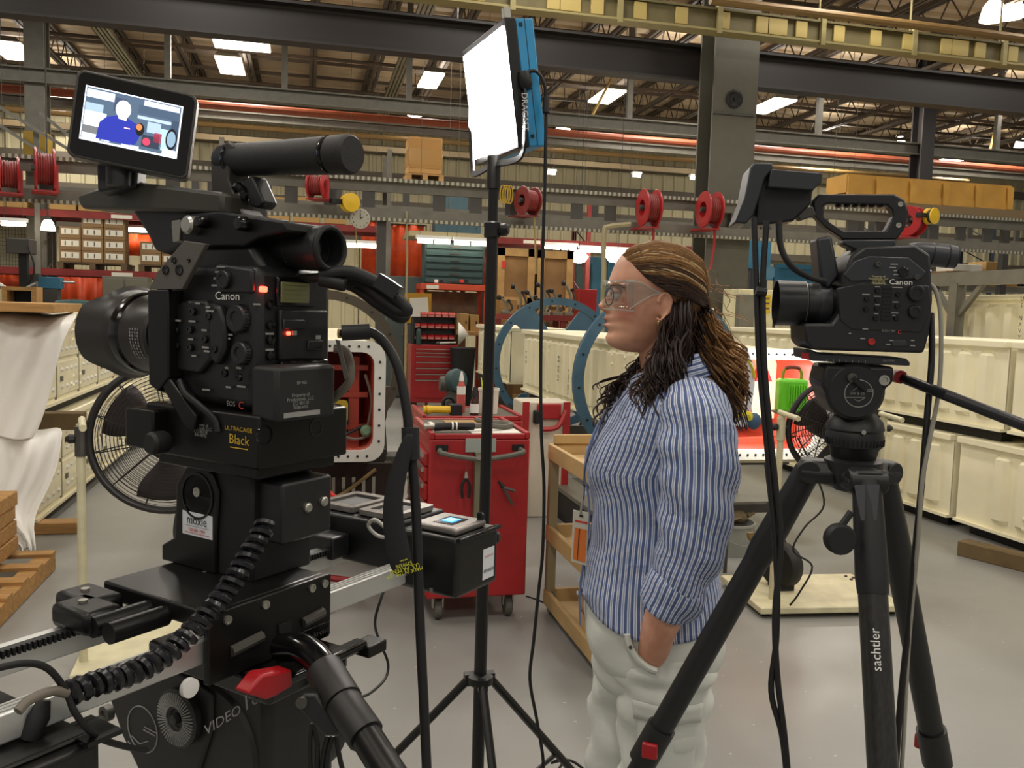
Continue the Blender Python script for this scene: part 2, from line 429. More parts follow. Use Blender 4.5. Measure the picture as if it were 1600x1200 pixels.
def bell(px, py, y, rad, label):
    c = PY(px, py, y); r = thing('pendant_light', label, 'ceiling light', c, 0, 'bell lamps')
    MB().lathe([(rad * 1.05, -rad * .8), (rad * 1.0, -rad * .4), (rad * .8, rad * .4), (rad * .45, rad * .85), (.001, rad * .9)], n=20).build('reflector', LAMP, r)
    MB().lathe([(rad * .45, rad * .85), (rad * .45, rad * 1.3), (rad * .2, rad * 1.5), (.01, rad * 1.55)], n=12).build('ballast', GREYM, r)
    MB().tube([(0, 0, rad * 1.5), (0, 0, 7.1 - c.z)], .012, 5).build('stem', GREYM, r)
bell(714, 63, 13.0, .165, 'large glowing bell lamp beside the light panel')
for k, (px, py, y, rr) in enumerate(((648, 172, 20.5, .16), (637, 173, 21.5, .1), (880, 198, 21, .18), (1097, 214, 21, .12), (1407, 219, 21, .12), (1405, 231, 22, .11), (1552, 17, 11.2, .17), (1582, 13, 11.7, .17), (1597, 225, 21, .2), (75, 352, 15, .10))):
    bell(px, py, y, rr, 'small distant glowing bell lamp ' + ['left of the light panel', 'beside its twin left of the light panel', 'right of the light panel', 'at the tall grey column', 'by the narrow dark column', 'under another by the narrow dark column', 'at the upper right corner, left of two', 'at the upper right corner, right of two', 'at the right edge', 'above the cartons at far left'][k])

# ------------------------------------------------------------------ strut truss with hose reels
def perf_mat():
    m = mat('perforated_strut', '8f8c7d', .5, .3); nt = m.node_tree; b = nt.nodes['Principled BSDF']
    tc = nt.nodes.new('ShaderNodeTexCoord'); sp = nt.nodes.new('ShaderNodeSeparateXYZ'); nt.links.new(tc.outputs['Object'], sp.inputs[0])
    mm = nt.nodes.new('ShaderNodeMath'); mm.operation = 'MULTIPLY'; mm.inputs[1].default_value = 17.0; nt.links.new(sp.outputs[0], mm.inputs[0])
    fr = nt.nodes.new('ShaderNodeMath'); fr.operation = 'FRACT'; nt.links.new(mm.outputs[0], fr.inputs[0])
    gt = nt.nodes.new('ShaderNodeMath'); gt.operation = 'GREATER_THAN'; gt.inputs[1].default_value = .5; nt.links.new(fr.outputs[0], gt.inputs[0])
    mx = nt.nodes.new('ShaderNodeMix'); mx.data_type = 'RGBA'; nt.links.new(gt.outputs[0], mx.inputs[0]); mx.inputs[6].default_value = hexc('a8a594'); mx.inputs[7].default_value = hexc('5e5a4e')
    nt.links.new(mx.outputs[2], b.inputs['Base Color']); return m
PERF = perf_mat()
ts = thing('strut_truss', 'long grey perforated strut truss carrying the hose reels', 'truss', (0, 9.9, 2.6))
for z in (0.0, .29):
    MB().b2((-8, 0, z - .055), (12.5, .06, z + .055)).build('rail', GREYS, ts)
MB().b2((-8, -.06, .345), (12.5, .0, .385)).build('perforated_edge', PERF, ts)
MB().b2((-8, -.06, -.09), (12.5, .0, -.055)).build('perforated_edge', PERF, ts)
x = -7.6; k = 0
while x < 12.4:
    MB().b2((x, .01, .05), (x + .14, .05, .24)).build('web_plate', GREYM, ts); x += .42 if k % 3 else .8; k += 1
for x in (-6.0, PY(588, 420, 9.95).x, 12.0): MB().b2((x, .02, -2.6), (x + .1, .12, -.05)).build('post', GREYM, ts)
# a second truss further back carries nothing
ts2 = thing('strut_truss', 'second strut truss in the distance with bare rails', 'truss', (0, 13.2, 3.02))
for z in (0, .34): MB().b2((-9, 0, z - .05), (15, .06, z + .05)).build('rail', GREYS, ts2)
for k in range(24): MB().b2((-8.6 + k, .01, .05), (-8.5 + k, .05, .29)).build('web_plate', GREYM, ts2)
for x in (-8.0, 14.0): MB().b2((x, .02, -3.02), (x + .1, .12, .34)).build('post', GREYM, ts2)

def reel(px, py, y, rad, m, label, rz=0.0, wid=.16, ring=True):
    c = PY(px, py, y); r = thing('hose_reel', label, 'hose reel', c, rz, 'hose reels on the strut truss')
    for sx in (-1, 1):
        mb = MB(); n = 28
        out = [(rad * math.cos(2 * PI * i / n), rad * math.sin(2 * PI * i / n)) for i in range(n)]
        inn = [(rad * .45 * math.cos(2 * PI * i / n), rad * .45 * math.sin(2 * PI * i / n)) for i in range(n)]
        mb.prism(out, (sx * wid / 2, 0, 0), EY, EZ, .02, inn); mb.torus((sx * wid / 2 + .01, 0, 0), EX, rad, .012, 28, 6); mb.build('flange', m, r)
    MB().lathe([(rad * .44, -wid / 2), (rad * .44, wid / 2)], axis=EX, n=20, caps=False).build('drum', m, r)
    mb = MB()
    for i in range(6): mb.torus((-wid / 2 + .03 + i * wid / 6.5, 0, 0), EX, rad * .72, .013, 24, 6)
    mb.build('hose', REDD if m is not YEL else BLK2, r)
    mb = MB(); mb.b2((wid / 2 + .02, -.03, -rad * 1.1), (wid / 2 + .05, .03, .05)); mb.b2((-wid / 2 - .02, -.06, -rad * 1.14), (wid / 2 + .05, 9.87 - y, -rad * 1.06)); mb.build('bracket', m, r)
    MB().lathe([(.03, -wid / 2 - .03), (.03, wid / 2 + .03)], axis=EX, n=12).build('axle', GREYM, r)
    return r, c
reel(68, 264, 9.6, .2, RED, 'red hose reel left of the tilted monitor', rz=.3)
reel(12, 272, 9.6, .17, RED, 'red hose reel cut by the left edge of the picture', rz=.3)
reel(495, 290, 9.65, .13, RED, 'dark red hose reel below the left camera handle', rz=-.35)
reel(824, 314, 9.63, .15, REDD, 'dark red hose reel right of the light stand pole', rz=.35)
reel(1013, 325, 9.58, .205, RED, 'red ring-shaped hose reel above the woman')
reel(1108, 328, 9.58, .205, RED, 'red ring-shaped hose reel on the tall grey column')
reel(1422, 346, 9.6, .18, RED, 'red hose reel behind the right camera handle', rz=.4)
def cordreel(px, py, y, rad, label, rz):
    c = PY(px, py, y); r = thing('cord_reel', label, 'cord reel', c, rz)
    mb = MB(); mb.lathe([(0, -.05), (rad * .3, -.05), (rad * .35, -.035), (rad, -.03), (rad, 0), (rad * .8, .01), (rad * .8, .05), (rad, .06), (rad, .08), (0, .09)], axis=(0, -1, 0), n=24); mb.build('spool', YEL, r)
    MB().lathe([(rad * .82, .012), (rad * .9, .03), (rad * .82, .048)], axis=(0, -1, 0), n=24, caps=False).build('cord', BLK2, r)
    MB().b2((-.2, -.02, -.02), (.02, .06, .03)).build('mounting_arm', BLK2, r)
cordreel(545, 317, 9.7, .1, 'yellow cord reel above the wall clock', .35)
cordreel(1452, 338, 9.45, .1, 'yellow cord reel behind the right camera', .35)
def hang(pts, rad, m, name, label, cat, n=6):
    return tag(MB().tube(smoothpath(pts, 5), rad, n).build(name, m), label, cat)
hang([PY(1117, 338, 9.58), PY(1116, 380, 9.6), PY(1113, 400, 9.6), PY(1110, 421, 9.6)], .016, RED, 'air_hose', 'short red air hose hanging from the reel on the tall column', 'hose')
hang([PY(1020, 338, 9.58), PY(1021, 368, 9.65), PY(1020, 378, 9.65)], .016, RED, 'air_hose', 'short red hose end hanging from the reel above the woman', 'hose')
hang([PY(833, 312, 9.63), PY(836, 370, 9.7), PY(837, 428, 9.7)], .012, mat('tan_hose', 'a08a5c', .6), 'drop_cord', 'thin tan drop cord below the dark red reel', 'cord')
hang([PY(556, 355, 9.9), PY(557, 380, 9.9), PY(558, 412, 9.9)], .008, mat('tan_hose', 'a08a5c'), 'drop_cord', 'thin tan cord hanging below the wall clock', 'cord')
hang([V((PY(943, 448, 9.6).x, 9.6, 0)), PY(943, 448, 9.6), PY(943, 400, 9.6), PY(944, 362, 9.6), PY(950, 354, 9.6), PY(985, 350, 9.6)], .03, mat('tan_conduit', '9a9070', .5), 'conduit', 'bent tan conduit standing left of the woman', 'conduit')
hang([PY(635, 330, 9.87), PY(636, 390, 9.87), PY(635, 450, 9.87), V((PY(635, 450, 9.87).x, 9.87, 0))], .012, mat('tan_conduit', '9a9070'), 'conduit', 'thin tan conduit dropping by the red rack upright', 'conduit')
c = PY(562, 342, 9.8)
ck = thing('wall_clock', 'round white wall clock hanging under the yellow cord reel', 'clock', c, .15)
MB().lathe([(0, .0), (.11, .0), (.112, .03), (.105, .035)], axis=(0, -1, 0), n=32).build('case', mat('clock_rim', 'a9a596', .4), ck)
MB().lathe([(0, .034), (.103, .034)], axis=(0, -1, 0), n=32).build('dial', mat('clock_dial', 'e6e4d6', .5), ck)
mb = MB(); mb.box((0, -.037, .028), (.007, .002, .06)); mb.build('minute_hand', BLK2, ck)
mb = MB(); a = R(-60); mb.box((.017, -.037, .01), (.04, .002, .008), (V((math.cos(.5), 0, math.sin(.5))), EY, V((-math.sin(.5), 0, math.cos(.5))))); mb.build('hour_hand', BLK2, ck)
for i in range(12):
    a = 2 * PI * i / 12; MB().box((.085 * math.sin(a), -.036, .085 * math.cos(a)), (.008, .002, .014)).build('hour_mark', BLK2, ck)
# ================================================================== pallet racks and what stands on them
def rc(px0, py0, px1, py1, y):
    a = PY(px0, (py0 + py1) / 2, y).x; b = PY(px1, (py0 + py1) / 2, y).x; m = (px0 + px1) / 2
    return a, b, PY(m, py1, y).z, PY(m, py0, y).z
RY = 15.5
def rack(name, label, xs, beams, mu, mbm, y=RY, dep=.9, h=4.6):
    r = thing(name, label, 'pallet rack', (xs[0], y, 0))
    for x in xs:
        for yy in (0, dep): MB().b2((x - xs[0] - .04, yy - .03, 0), (x - xs[0] + .04, yy + .03, h)).build('upright', mu, r)
        mb = MB(); z = .3
        while z < h - .5: mb.tube([(x - xs[0], 0, z), (x - xs[0], dep, z + .4)], .012, 4); z += .5
        mb.build('brace', mu, r)
    for z in beams:
        for yy in (0, dep): MB().b2((.04, yy - .025, z - .11), (xs[-1] - xs[0] - .04, yy + .025, z)).build('beam', mbm, r)
        mb = MB(); mb.b2((.04, .025, z - .03), (xs[-1] - xs[0] - .04, dep - .025, z - .005)); mb.build('shelf_deck', mat('rack_deck', '6a6252', .7), r)
        for x in xs[:-1]: MB().b2((x - xs[0] + 1.1, -.03, z - .09), (x - xs[0] + 1.42, -.026, z - .03)).build('beam_label', LABELM, r)
    return r
rk = rack('pallet_rack', 'dark red pallet rack loaded with cartons behind the left camera', (-9.9, -7.05, -4.22, -1.4, 1.4), (2.02, 2.96, 3.80), GREYS, REDD, h=4.3)
rack('pallet_rack', 'dark red pallet rack with fluorescent tubes behind the light stand', (2.75, 5.1, 7.9), (2.88, 3.3), REDD, REDD, h=3.6)
rack('pallet_rack', 'dark blue pallet rack behind the right camera', (8.5, 11.2, 14.0, 16.8, 19.6), (2.55, 3.3), mat('rack_blue', '2c3340', .5), mat('rack_blue', '2c3340', .5), h=4.2)
# cartons
def carton_proto(w, d, h, m, lab=True):
    r = thing('carton', 'x', 'carton'); MB().box((0, 0, h / 2), (w, d, h)).build('box', m, r, bevel=.006)
    if lab:
        MB().box((0, -d / 2 - .002, h * .58), (w * .82, .004, h * .5)).build('label', LABELM, r)
        for k in (-.22, .1): MB().box((w * k, -d / 2 - .005, h * .58), (.02, .002, h * .36)).build('print', mat('print_dark', '5b5344'), r)
    MB().box((0, 0, h + .001), (w * .98, .05, .003)).build('tape', mat('tape', 'b59a68', .4), r)
    return r
CARDD = mat('cardboard_dark', '806442', .8, var=.1, scale=4)
MB().b2((11.3, -.03, 3.68), (12.5, .93, 3.8)).build('top_deck', mat('rack_deck', '6a6252', .7), rk)
for yy in (0, .9): MB().b2((12.46, yy - .03, 0), (12.54, yy + .03, 3.7)).build('upright', GREYS, rk)
c0 = carton_proto(.325, .32, .19, CARDD); used = [0]
def carton(x, y, z, label, rz=0.0):
    o = c0 if not used[0] else dup(c0); used[0] = 1
    o.location = (x, y, z); o.rotation_euler = (0, 0, rz); o['label'] = label; o['group'] = 'labelled cartons on the left rack'
xs0 = PY(88, 380, RY - .02).x
def pallet(x, y, z, w, d, label, group=None, m=WOOD):
    r = thing('pallet', label, 'pallet', (x, y, z), 0, group)
    for k in range(3): MB().box((-w / 2 + .05 + k * (w - .1) / 2, 0, .05), (.09, d, .09)).build('stringer', m, r)
    n = 5
    for k in range(n): MB().box((0, -d / 2 + .05 + k * (d - .1) / (n - 1), .105), (w, .09, .02)).build('board', m, r)
    return r
CW = mat('dark_pallet_wood', '5c4a33', .8, var=.15)
pallet(xs0 + .53, RY + .35, 2.02, 1.06, .7, 'dark wooden pallet under the tall carton stack on the left rack', 'pallets on the left rack', CW)
pallet(xs0 + 1.78, RY + .35, 2.02, 1.1, .7, 'dark wooden pallet under the short carton stack on the left rack', 'pallets on the left rack', CW)
for lv in range(4):
    for k in range(3):
        if lv == 3 and k == 0: continue
        for dd in range(1): carton(xs0 + .19 + k * .335, RY + .2, 2.137 + lv * .192, 'labelled brown carton in the tall rack stack, %s layer, %s' % (['bottom', 'second', 'third', 'top'][lv], ['left', 'middle', 'right'][k]))
for lv in range(2):
    for k in range(3):
        carton(xs0 + 1.42 + k * .335, RY + .2, 2.137 + lv * .192, 'labelled brown carton in the short rack stack, %s layer, %s' % (['bottom', 'top'][lv], ['left', 'middle', 'right'][k]))
def boxthing(name, label, cat, px0, py0, px1, py1, y, dep, m, bevel=.006, group=None, z0=None, parts=None):
    x0, x1, a, b = rc(px0, py0, px1, py1, y)
    if z0 is not None: a = z0
    r = thing(name, label, cat, ((x0 + x1) / 2, y, a), 0, group)
    w = x1 - x0; h = b - a
    MB().b2((-w / 2, 0, 0), (w / 2, dep, h)).build('body', m, r, bevel=bevel)
    return r, w, h
# cartons of the shelf above
for k, (px0, px1, py0) in enumerate(((-30, 8, 292), (9, 42, 296), (76, 118, 300), (122, 160, 303))):
    r, w_, h_ = boxthing('wide_carton', 'wide pale brown carton on the upper left rack shelf, number %s from the left' % ['one', 'two', 'three', 'four'][k], 'carton', px0, py0, px1, 320, RY, .5, CARD, z0=2.965)
    MB().box((0, -.003, h_ * .6), (w_ * .5, .004, h_ * .3)).build('label', LABELM, r)
    MB().box((0, .25, h_ + .002), (w_, .06, .004)).build('tape', mat('tape', 'b59a68'), r)
for k, (px0, px1) in enumerate(((358, 402), (410, 452), (458, 500), (508, 540))):
    r, w_, h_ = boxthing('wide_carton', 'long pale carton on the rack shelf behind the left camera grip, %s' % ['leftmost', 'second', 'third', 'rightmost'][k], 'carton', px0, 308, px1, 333, RY, .5, CARD, z0=2.965)
    MB().box((0, -.003, h_ * .6), (w_ * .5, .004, h_ * .3)).build('label', LABELM, r)
# shrink-wrapped pallet box on top shelf
x0, x1, z0, z1 = rc(638, 214, 692, 284, RY)
pallet((x0 + x1) / 2, RY + .3, 3.805, x1 - x0 + .06, .6, 'pallet under the tall shrink-wrapped carton')
r = thing('tall_carton', 'tall shrink-wrapped brown carton on top of the rack', 'carton', ((x0 + x1) / 2, RY + .3, 3.925))
wd = x1 - x0; ht = z1 - 3.925
MB().box((0, 0, ht / 2), (wd - .02, .56, ht)).build('box', mat('carton_tan', 'b78a4e', .7, var=.05), r, bevel=.01)
mb = MB(); mb.box((0, 0, ht * .45), (wd, .58, ht * .5)); mb.build('stretch_wrap', mat('wrap', 'c79b5c', .15, alpha=.5), r, bevel=.015)
MB().box((0, -.286, ht * .55), (wd * .9, .003, ht * .8)).build('face_panel', mat('carton_tan2', 'a97b3f', .7), r)
# orange curtains
def curtain(px0, py0, px1, py1, y, label, m):
    x0, x1, z0, z1 = rc(px0, py0, px1, py1, y); n = max(8, int((x1 - x0) / .05)); r = thing('welding_curtain', label, 'curtain', (x0, y, z0))
    top = []; bot = []
    for i in range(n + 1):
        xx = (x1 - x0) * i / n; yy = .035 * math.sin(i * 1.35) + .02 * math.sin(i * .57)
        top.append(V((xx, yy * .6, z1 - z0))); bot.append(V((xx, yy, 0)))
    mb = MB(); mb.add(bot + top, [(i, i + 1, n + 2 + i, n + 1 + i) for i in range(n)]); mb.build('drape', m, r, solid=.006, sharp=80)
    MB().tube([(-.05, 0, z1 - z0 + .01), (x1 - x0 + .05, 0, z1 - z0 + .01)], .015, 6).build('rail', GREYM, r)
    for xx in (-.04, x1 - x0 + .04): MB().tube([(xx, 0, -z0), (xx, 0, z1 - z0)], .012, 6).build('post', GREYM, r)
    return r
OC = mat('orange_curtain', 'f0561f', .45, var=.1)
m_scr = OC
curtain(80, 425, 170, 560, 16.85, 'orange welding curtain behind the left rack', OC)
curtain(170, 366, 262, 400, 16.7, 'orange curtain above the short carton stack', OC)
curtain(565, 346, 600, 430, 16.9, 'orange curtain piece left of the red rack upright', OC)
curtain(610, 352, 662, 432, 16.9, 'orange curtain piece right of the red rack upright', OC)
curtain(750, 392, 762, 450, 16.9, 'narrow orange curtain strip at the light stand pole', OC)
curtain(0, 428, 60, 452, 16.85, 'orange curtain strip at the far left edge', OC)
# grey cabinets below racks
def cabinet(name, label, px0, py0, px1, py1, y, dep, m, doors=2):
    x0, x1, z0, z1 = rc(px0, py0, px1, py1, y); r = thing(name, label, 'cabinet', ((x0 + x1) / 2, y, 0)); w_ = x1 - x0
    MB().b2((-w_ / 2, 0, 0), (w_ / 2, dep, z1)).build('body', m, r, bevel=.008)
    for k in range(doors):
        dw = w_ / doors; xx = -w_ / 2 + dw * (k + .5)
        d = MB().box((xx, -.012, z1 / 2), (dw - .03, .02, z1 - .08)).build('door', m, r, bevel=.004)
        MB().box((xx + dw * .35, -.035, z1 * .55), (.02, .025, .14)).build('handle', STEEL, d)
    return r
GC = mat('grey_cabinet', '6e6b5d', .5)
cabinet('steel_cabinet', 'grey steel cabinet behind the left camera lens', 160, 432, 230, 560, 14.85, .5, GC)
cabinet('steel_cabinet', 'grey steel cabinet left of the yellow clipboard', 605, 432, 660, 560, 14.85, .5, mat('grey_cabinet2', '55605f', .5))
cabinet('blue_cabinet', 'tall blue cabinet behind the woman forehead', 922, 402, 968, 560, 16.6, .5, BLUEP, 2)
cabinet('dark_cabinet', 'dark teal cabinet beside the tall blue cabinet', 897, 405, 916, 560, 16.5, .4, TEAL, 1)
# teal louvred bin cabinet
x0, x1, z0, z1 = rc(664, 380, 756, 444, 14.2)
r = thing('bin_cabinet', 'dark teal louvred bin cabinet on the orange bench', 'cabinet', ((x0 + x1) / 2, 14.2, z0)); wd = x1 - x0; ht = z1 - z0
MB().b2((-wd / 2, .03, 0), (wd / 2, .5, ht)).build('body', TEAL, r, bevel=.01)
for k in range(6): MB().b2((-wd / 2 + .02, 0, ht * (k + .12) / 6), (wd / 2 - .02, .03, ht * (k + .78) / 6)).build('drawer', TEAL, r, bevel=.005)
for k in range(6): MB().box((0, -.006, ht * (k + .45) / 6), (.16, .012, .02)).build('handle', GREYM, r)
for k, (px, m_) in enumerate(((682, PAPER), (690, BLK2), (722, REDP), (729, BLK2))):
    c = PY(px, 439, 14.17); MB().box((c.x - (x0 + x1) / 2, -.004, c.z - z0), (.06, .006, .05)).build('tag_card', m_, r)
# orange bench frame below it
bx0, bx1, bz0, bz1 = rc(655, 446, 760, 512, 14.2)
r = thing('orange_bench', 'orange steel bench frame with timber shelf behind the tool chest', 'bench', ((bx0 + bx1) / 2, 14.1, 0)); wd = bx1 - bx0
MB().b2((-wd / 2, 0, z0 - .1), (wd / 2, .62, z0 - .004)).build('top', ORNG, r, bevel=.005)
MB().b2((-wd / 2 + .1, -.004, z0 - .09), (-wd / 2 + .3, -.001, z0 - .03)).build('label', LABELM, r)
for sx in (-1, 1):
    for yy in (.02, .56): MB().b2((sx * (wd / 2 - .03) - .03, yy, 0), (sx * (wd / 2 - .03) + .03, yy + .05, z0 - .1)).build('leg', ORNG, r)
MB().b2((-wd / 2 + .06, .02, bz0 - .02), (wd / 2 - .06, .6, bz0 + .08)).build('shelf', ORNG, r)
MB().b2((-wd / 2 + .06, .56, bz0 + .1), (wd / 2 - .06, .6, z0 - .12)).build('back_board', mat('old_timber', '7a6a55', .8, var=.3, scale=5), r)
for k in range(3): MB().box((-.2 + k * .2, .0, bz0 + .03), (.1, .012, .06)).build('tag_card', PAPER if k == 0 else ORNG, r)
# fluorescent tubes under racks
def tube_light(px0, px1, py, y, label, n=2):
    a = PY(px0, py, y); b = PY(px1, py, y); r = thing('fluorescent_light', label, 'tube light', a, 0, 'fluorescent tubes')
    L = b.x - a.x
    MB().b2((0, -.05, .04), (L, .08, .09)).build('housing', WHITE, r)
    for xx in (.06, L - .06): MB().tube([(xx, 0, .09), (xx, 0, 7.1 - a.z)], .004, 4).build('hanger_wire', GREYM, r)
    for k in range(n): MB().tube([(L * k / n + .02, 0, .0), (L * (k + 1) / n - .02, 0, .0)], .035, 10).build('tube', LAMP, r)
tube_light(650, 705, 376, 14.0, 'fluorescent tube above the teal bin cabinet, left half')
tube_light(708, 762, 379, 14.0, 'fluorescent tube above the teal bin cabinet, right half')
tube_light(540, 592, 383, 15.2, 'fluorescent tube left of the red rack upright', 1)
tube_light(850, 902, 386, 15.2, 'fluorescent tube above the plywood crates', 4)
tube_light(905, 985, 391, 15.2, 'fluorescent tube right of the plywood crates', 4)
tube_light(1290, 1330, 411, 14.5, 'fluorescent tube above the blue crate', 1)
tube_light(0, 42, 349, 15.2, 'fluorescent tube at the left edge', 1)
tube_light(160, 232, 357, 16.5, 'fluorescent tube above the orange curtain', 1)
fx = PY(905, 401, 15.0); r = thing('work_light', 'glowing work light between crate and blue cabinet', 'lamp', fx)
MB().lathe([(.02, .12), (.09, .08), (.17, 0), (.1, -.1), (.001, -.12)], n=16).build('shade', LAMP, r); MB().tube([(0, 0, .12), (0, 0, 7.1 - fx.z)], .006, 5).build('cord', BLK2, r)
fx = PY(966, 398, 14.6); r = thing('work_light', 'large glowing work light beside the woman forehead', 'lamp', fx)
MB().lathe([(.02, .12), (.2, .1), (.26, 0), (.15, -.13), (.001, -.15)], n=16).build('shade', LAMP, r); MB().tube([(0, 0, .12), (0, 0, 7.1 - fx.z)], .006, 5).build('cord', BLK2, r)
# teal crates on the upper shelf, sundries
def crate(px0, py0, px1, py1, y, m, label, dep=.5):
    x0, x1, z0, z1 = rc(px0, py0, px1, py1, y); r = thing('crate', label, 'crate', ((x0 + x1) / 2, y, z0)); wd = x1 - x0; ht = z1 - z0
    MB().b2((-wd / 2 + .02, .02, .04), (wd / 2 - .02, dep, ht - .04)).build('body', m, r)
    for sx in (-1, 1): MB().b2((sx * wd / 2 - (.07 if sx > 0 else 0), -.005, 0), (sx * wd / 2 + (.07 if sx < 0 else 0), .03, ht)).build('post', m, r)
    for z in (0, ht - .07): MB().b2((-wd / 2, 0, z), (wd / 2, .03, z + .07)).build('rim', m, r)
    if px0 > 1000:
        for sx in (-1, 1):
            for yy in (.05, dep - .05): MB().b2((sx * (wd / 2 - .05) - .025, yy - .025, -z0), (sx * (wd / 2 - .05) + .025, yy + .025, 0)).build('stand_leg', GREYM, r)
    return r
crate(680, 298, 752, 364, 14.6, mat('teal_crate', '3c5660', .5, var=.1), 'tall teal metal crate above the fluorescent tubes')
crate(1210, 414, 1312, 442, 12.5, BLUEP, 'long blue crate behind the right camera lens', .55)
crate(1170, 350, 1205, 420, 14.7, BLUEP, 'blue crate right of the tall grey column', .5)
for px in (668, 757): tag(MB().b2((PY(px, 380, 15.0).x - .03, 15.1, 0), (PY(px, 380, 15.0).x + .03, 15.16, PY(700, 371, 14.2).z)).build('shelf_post', GREYS), 'grey post under the %s end of the pale shelf plank' % ('left' if px < 700 else 'right'), 'post')
tag(MB().b2((PY(640, 362, 14.2).x, 14.2, PY(700, 371, 14.2).z), (PY(764, 362, 14.2).x, 15.2, PY(700, 363, 14.2).z)).build('plank_shelf', mat('shelf_tan', 'a69a76', .6)), 'pale shelf plank carrying the tall teal crate', 'shelf')
# plywood crates
def plycrate(px0, py0, px1, py1, y, label):
    x0, x1, z0, z1 = rc(px0, py0, px1, py1, y); r = thing('plywood_crate', label, 'crate', ((x0 + x1) / 2, y, 0), 0, 'plywood crates'); wd = x1 - x0; ht = z1
    MB().b2((-wd / 2 + .03, .03, .02), (wd / 2 - .03, .7, ht - .03)).build('panel', mat('plywood', '8d6a3f', .75, var=.2, scale=3), r)
    W2 = mat('batten_wood', 'b8925a', .75, var=.15)
    for sx in (-1, 1): MB().b2((sx * wd / 2 - (.12 if sx > 0 else 0), 0, 0), (sx * wd / 2 + (.12 if sx < 0 else 0), .03, ht)).build('batten', W2, r)
    for z in (.0, ht - .13, ht - .95): MB().b2((-wd / 2, 0, z), (wd / 2, .028, z + .13)).build('batten', W2, r)
    return r
r = plycrate(778, 388, 836, 442, 14.3, 'plywood crate with a red arrow label right of the light stand')
c = PY(787, 413, 14.29); MB().box((c.x - r.location.x, -.01, c.z), (.06, .006, .12)).build('shipping_mark', REDP, r)
plycrate(840, 392, 896, 450, 14.3, 'plywood crate left of the tall blue cabinet')
# bench row with clamping fixtures
bx0 = PY(775, 480, 12.7).x; bx1 = PY(985, 480, 12.7).x
r = thing('fixture_table', 'long red steel table carrying grey clamping fixtures', 'table', ((bx0 + bx1) / 2, 12.7, 0)); wd = bx1 - bx0
MB().b2((-wd / 2, 0, 1.42), (wd / 2, .48, 1.5)).build('top', REDD, r)
for sx in (-1, 0, 1):
    for yy in (.03, .4): MB().b2((sx * (wd / 2 - .05) - .04, yy, 0), (sx * (wd / 2 - .05) + .04, yy + .06, 1.42)).build('leg', REDD, r)
FIX = mat('fixture_grey', '7b776a', .45, .4, var=.2)
for k, (px, hh) in enumerate(((790, .25), (811, .42), (832, .34), (850, .46), (870, .38), (889, .5))):
    c = PY(px, 470, 12.85); q = thing('clamp_fixture', 'grey toggle clamp fixture on the red table, %s from the light stand' % ['first', 'second', 'third', 'fourth', 'fifth', 'sixth'][k], 'clamp', (c.x, 12.85, 1.5), random.uniform(-.3, .3), 'clamping fixtures')
    MB().b2((-.07, -.05, 0), (.07, .12, .05)).build('base', FIX, q, bevel=.004)
    MB().tube(smoothpath([(.0, 0, .04), (.03, 0, hh * .5), (-.03, 0, hh * .85), (-.1, -.02, hh)], 3), .022, 6).build('arm', FIX, q)
    MB().tube(smoothpath([(.05, .02, .04), (.11, .02, hh * .4), (.05, .02, hh * .8)], 3), .018, 6).build('link', GREYM, q)
    MB().lathe([(.03, -.03), (.045, 0), (.03, .03)], (-.1, -.02, hh), EX, 10).build('pad', BLK2, q)
    MB().lathe([(.025, -.05), (.03, 0), (.02, .05)], (.05, .02, hh * .8), EY, 8).build('knob', BLK2, q)
# red and blue odds on the benches beyond the container row
for k, (px0, py0, px1, py1, y, m_, nm, lb, ct) in enumerate((
    (905, 452, 932, 512, 13.35, RED, 'red_locker', 'red steel locker left of the woman face', 'locker'),
    (818, 478, 838, 520, 13.35, ORNG, 'orange_bag', 'orange sack behind the blue ring', 'bag'),
    (844, 480, 868, 520, 13.35, mat('old_sack', '7c6a4c', .8), 'brown_sack', 'brown sack stack behind the blue ring', 'sack'),
    (872, 486, 892, 512, 13.35, CARD, 'small_carton', 'small carton behind the blue ring', 'carton'),
    (782, 468, 808, 505, 13.35, CARD, 'small_carton', 'tan carton right of the light stand with a dark stand before it', 'carton'),
    (719, 490, 732, 520, 13.35, CARD, 'small_carton', 'tan carton right of the red bins, left of two', 'carton'),
    (735, 492, 748, 520, 13.35, CARD, 'small_carton', 'tan carton right of the red bins, right of two', 'carton'))):
    x0, x1, z0, z1 = rc(px0, py0, px1, py1, y); z0 = PY(850, 520, 13.3).z; q = thing(nm, lb, ct, ((x0 + x1) / 2, y, z0))
    w_ = x1 - x0; h_ = z1 - z0
    if ct in ('bag', 'sack'):
        MB().ell((0, .15, h_ / 2), (w_ / 2, .18, h_ / 2), nu=14, nv=8).build('body', m_, q); MB().ell((0, .15, h_ * .92), (w_ / 6, .06, h_ * .12), nu=10, nv=6).build('neck', m_, q)
    else:
        MB().b2((-w_ / 2, 0, 0), (w_ / 2, .35, h_)).build('body', m_, q, bevel=.006)
        if ct == 'locker':
            d = MB().b2((-w_ / 2 + .02, -.012, .03), (w_ / 2 - .02, 0, h_ - .03)).build('door', m_, q); MB().b2((-w_ * .2, -.02, .05), (w_ * .05, -.013, h_ * .55)).build('notice', PAPER, d); MB().b2((w_ * .0, -.03, .1), (w_ * .38, -.021, h_ * .4)).build('notice', mat('blue_notice', '2d3f8f'), d)
        else:
            MB().box((0, .17, h_ + .001), (w_ * .98, .05, .003)).build('tape', mat('tape', 'b59a68'), q); MB().box((w_ * .2, -.003, h_ * .5), (.02, .004, .05)).build('hand_hole', BLK2, q)
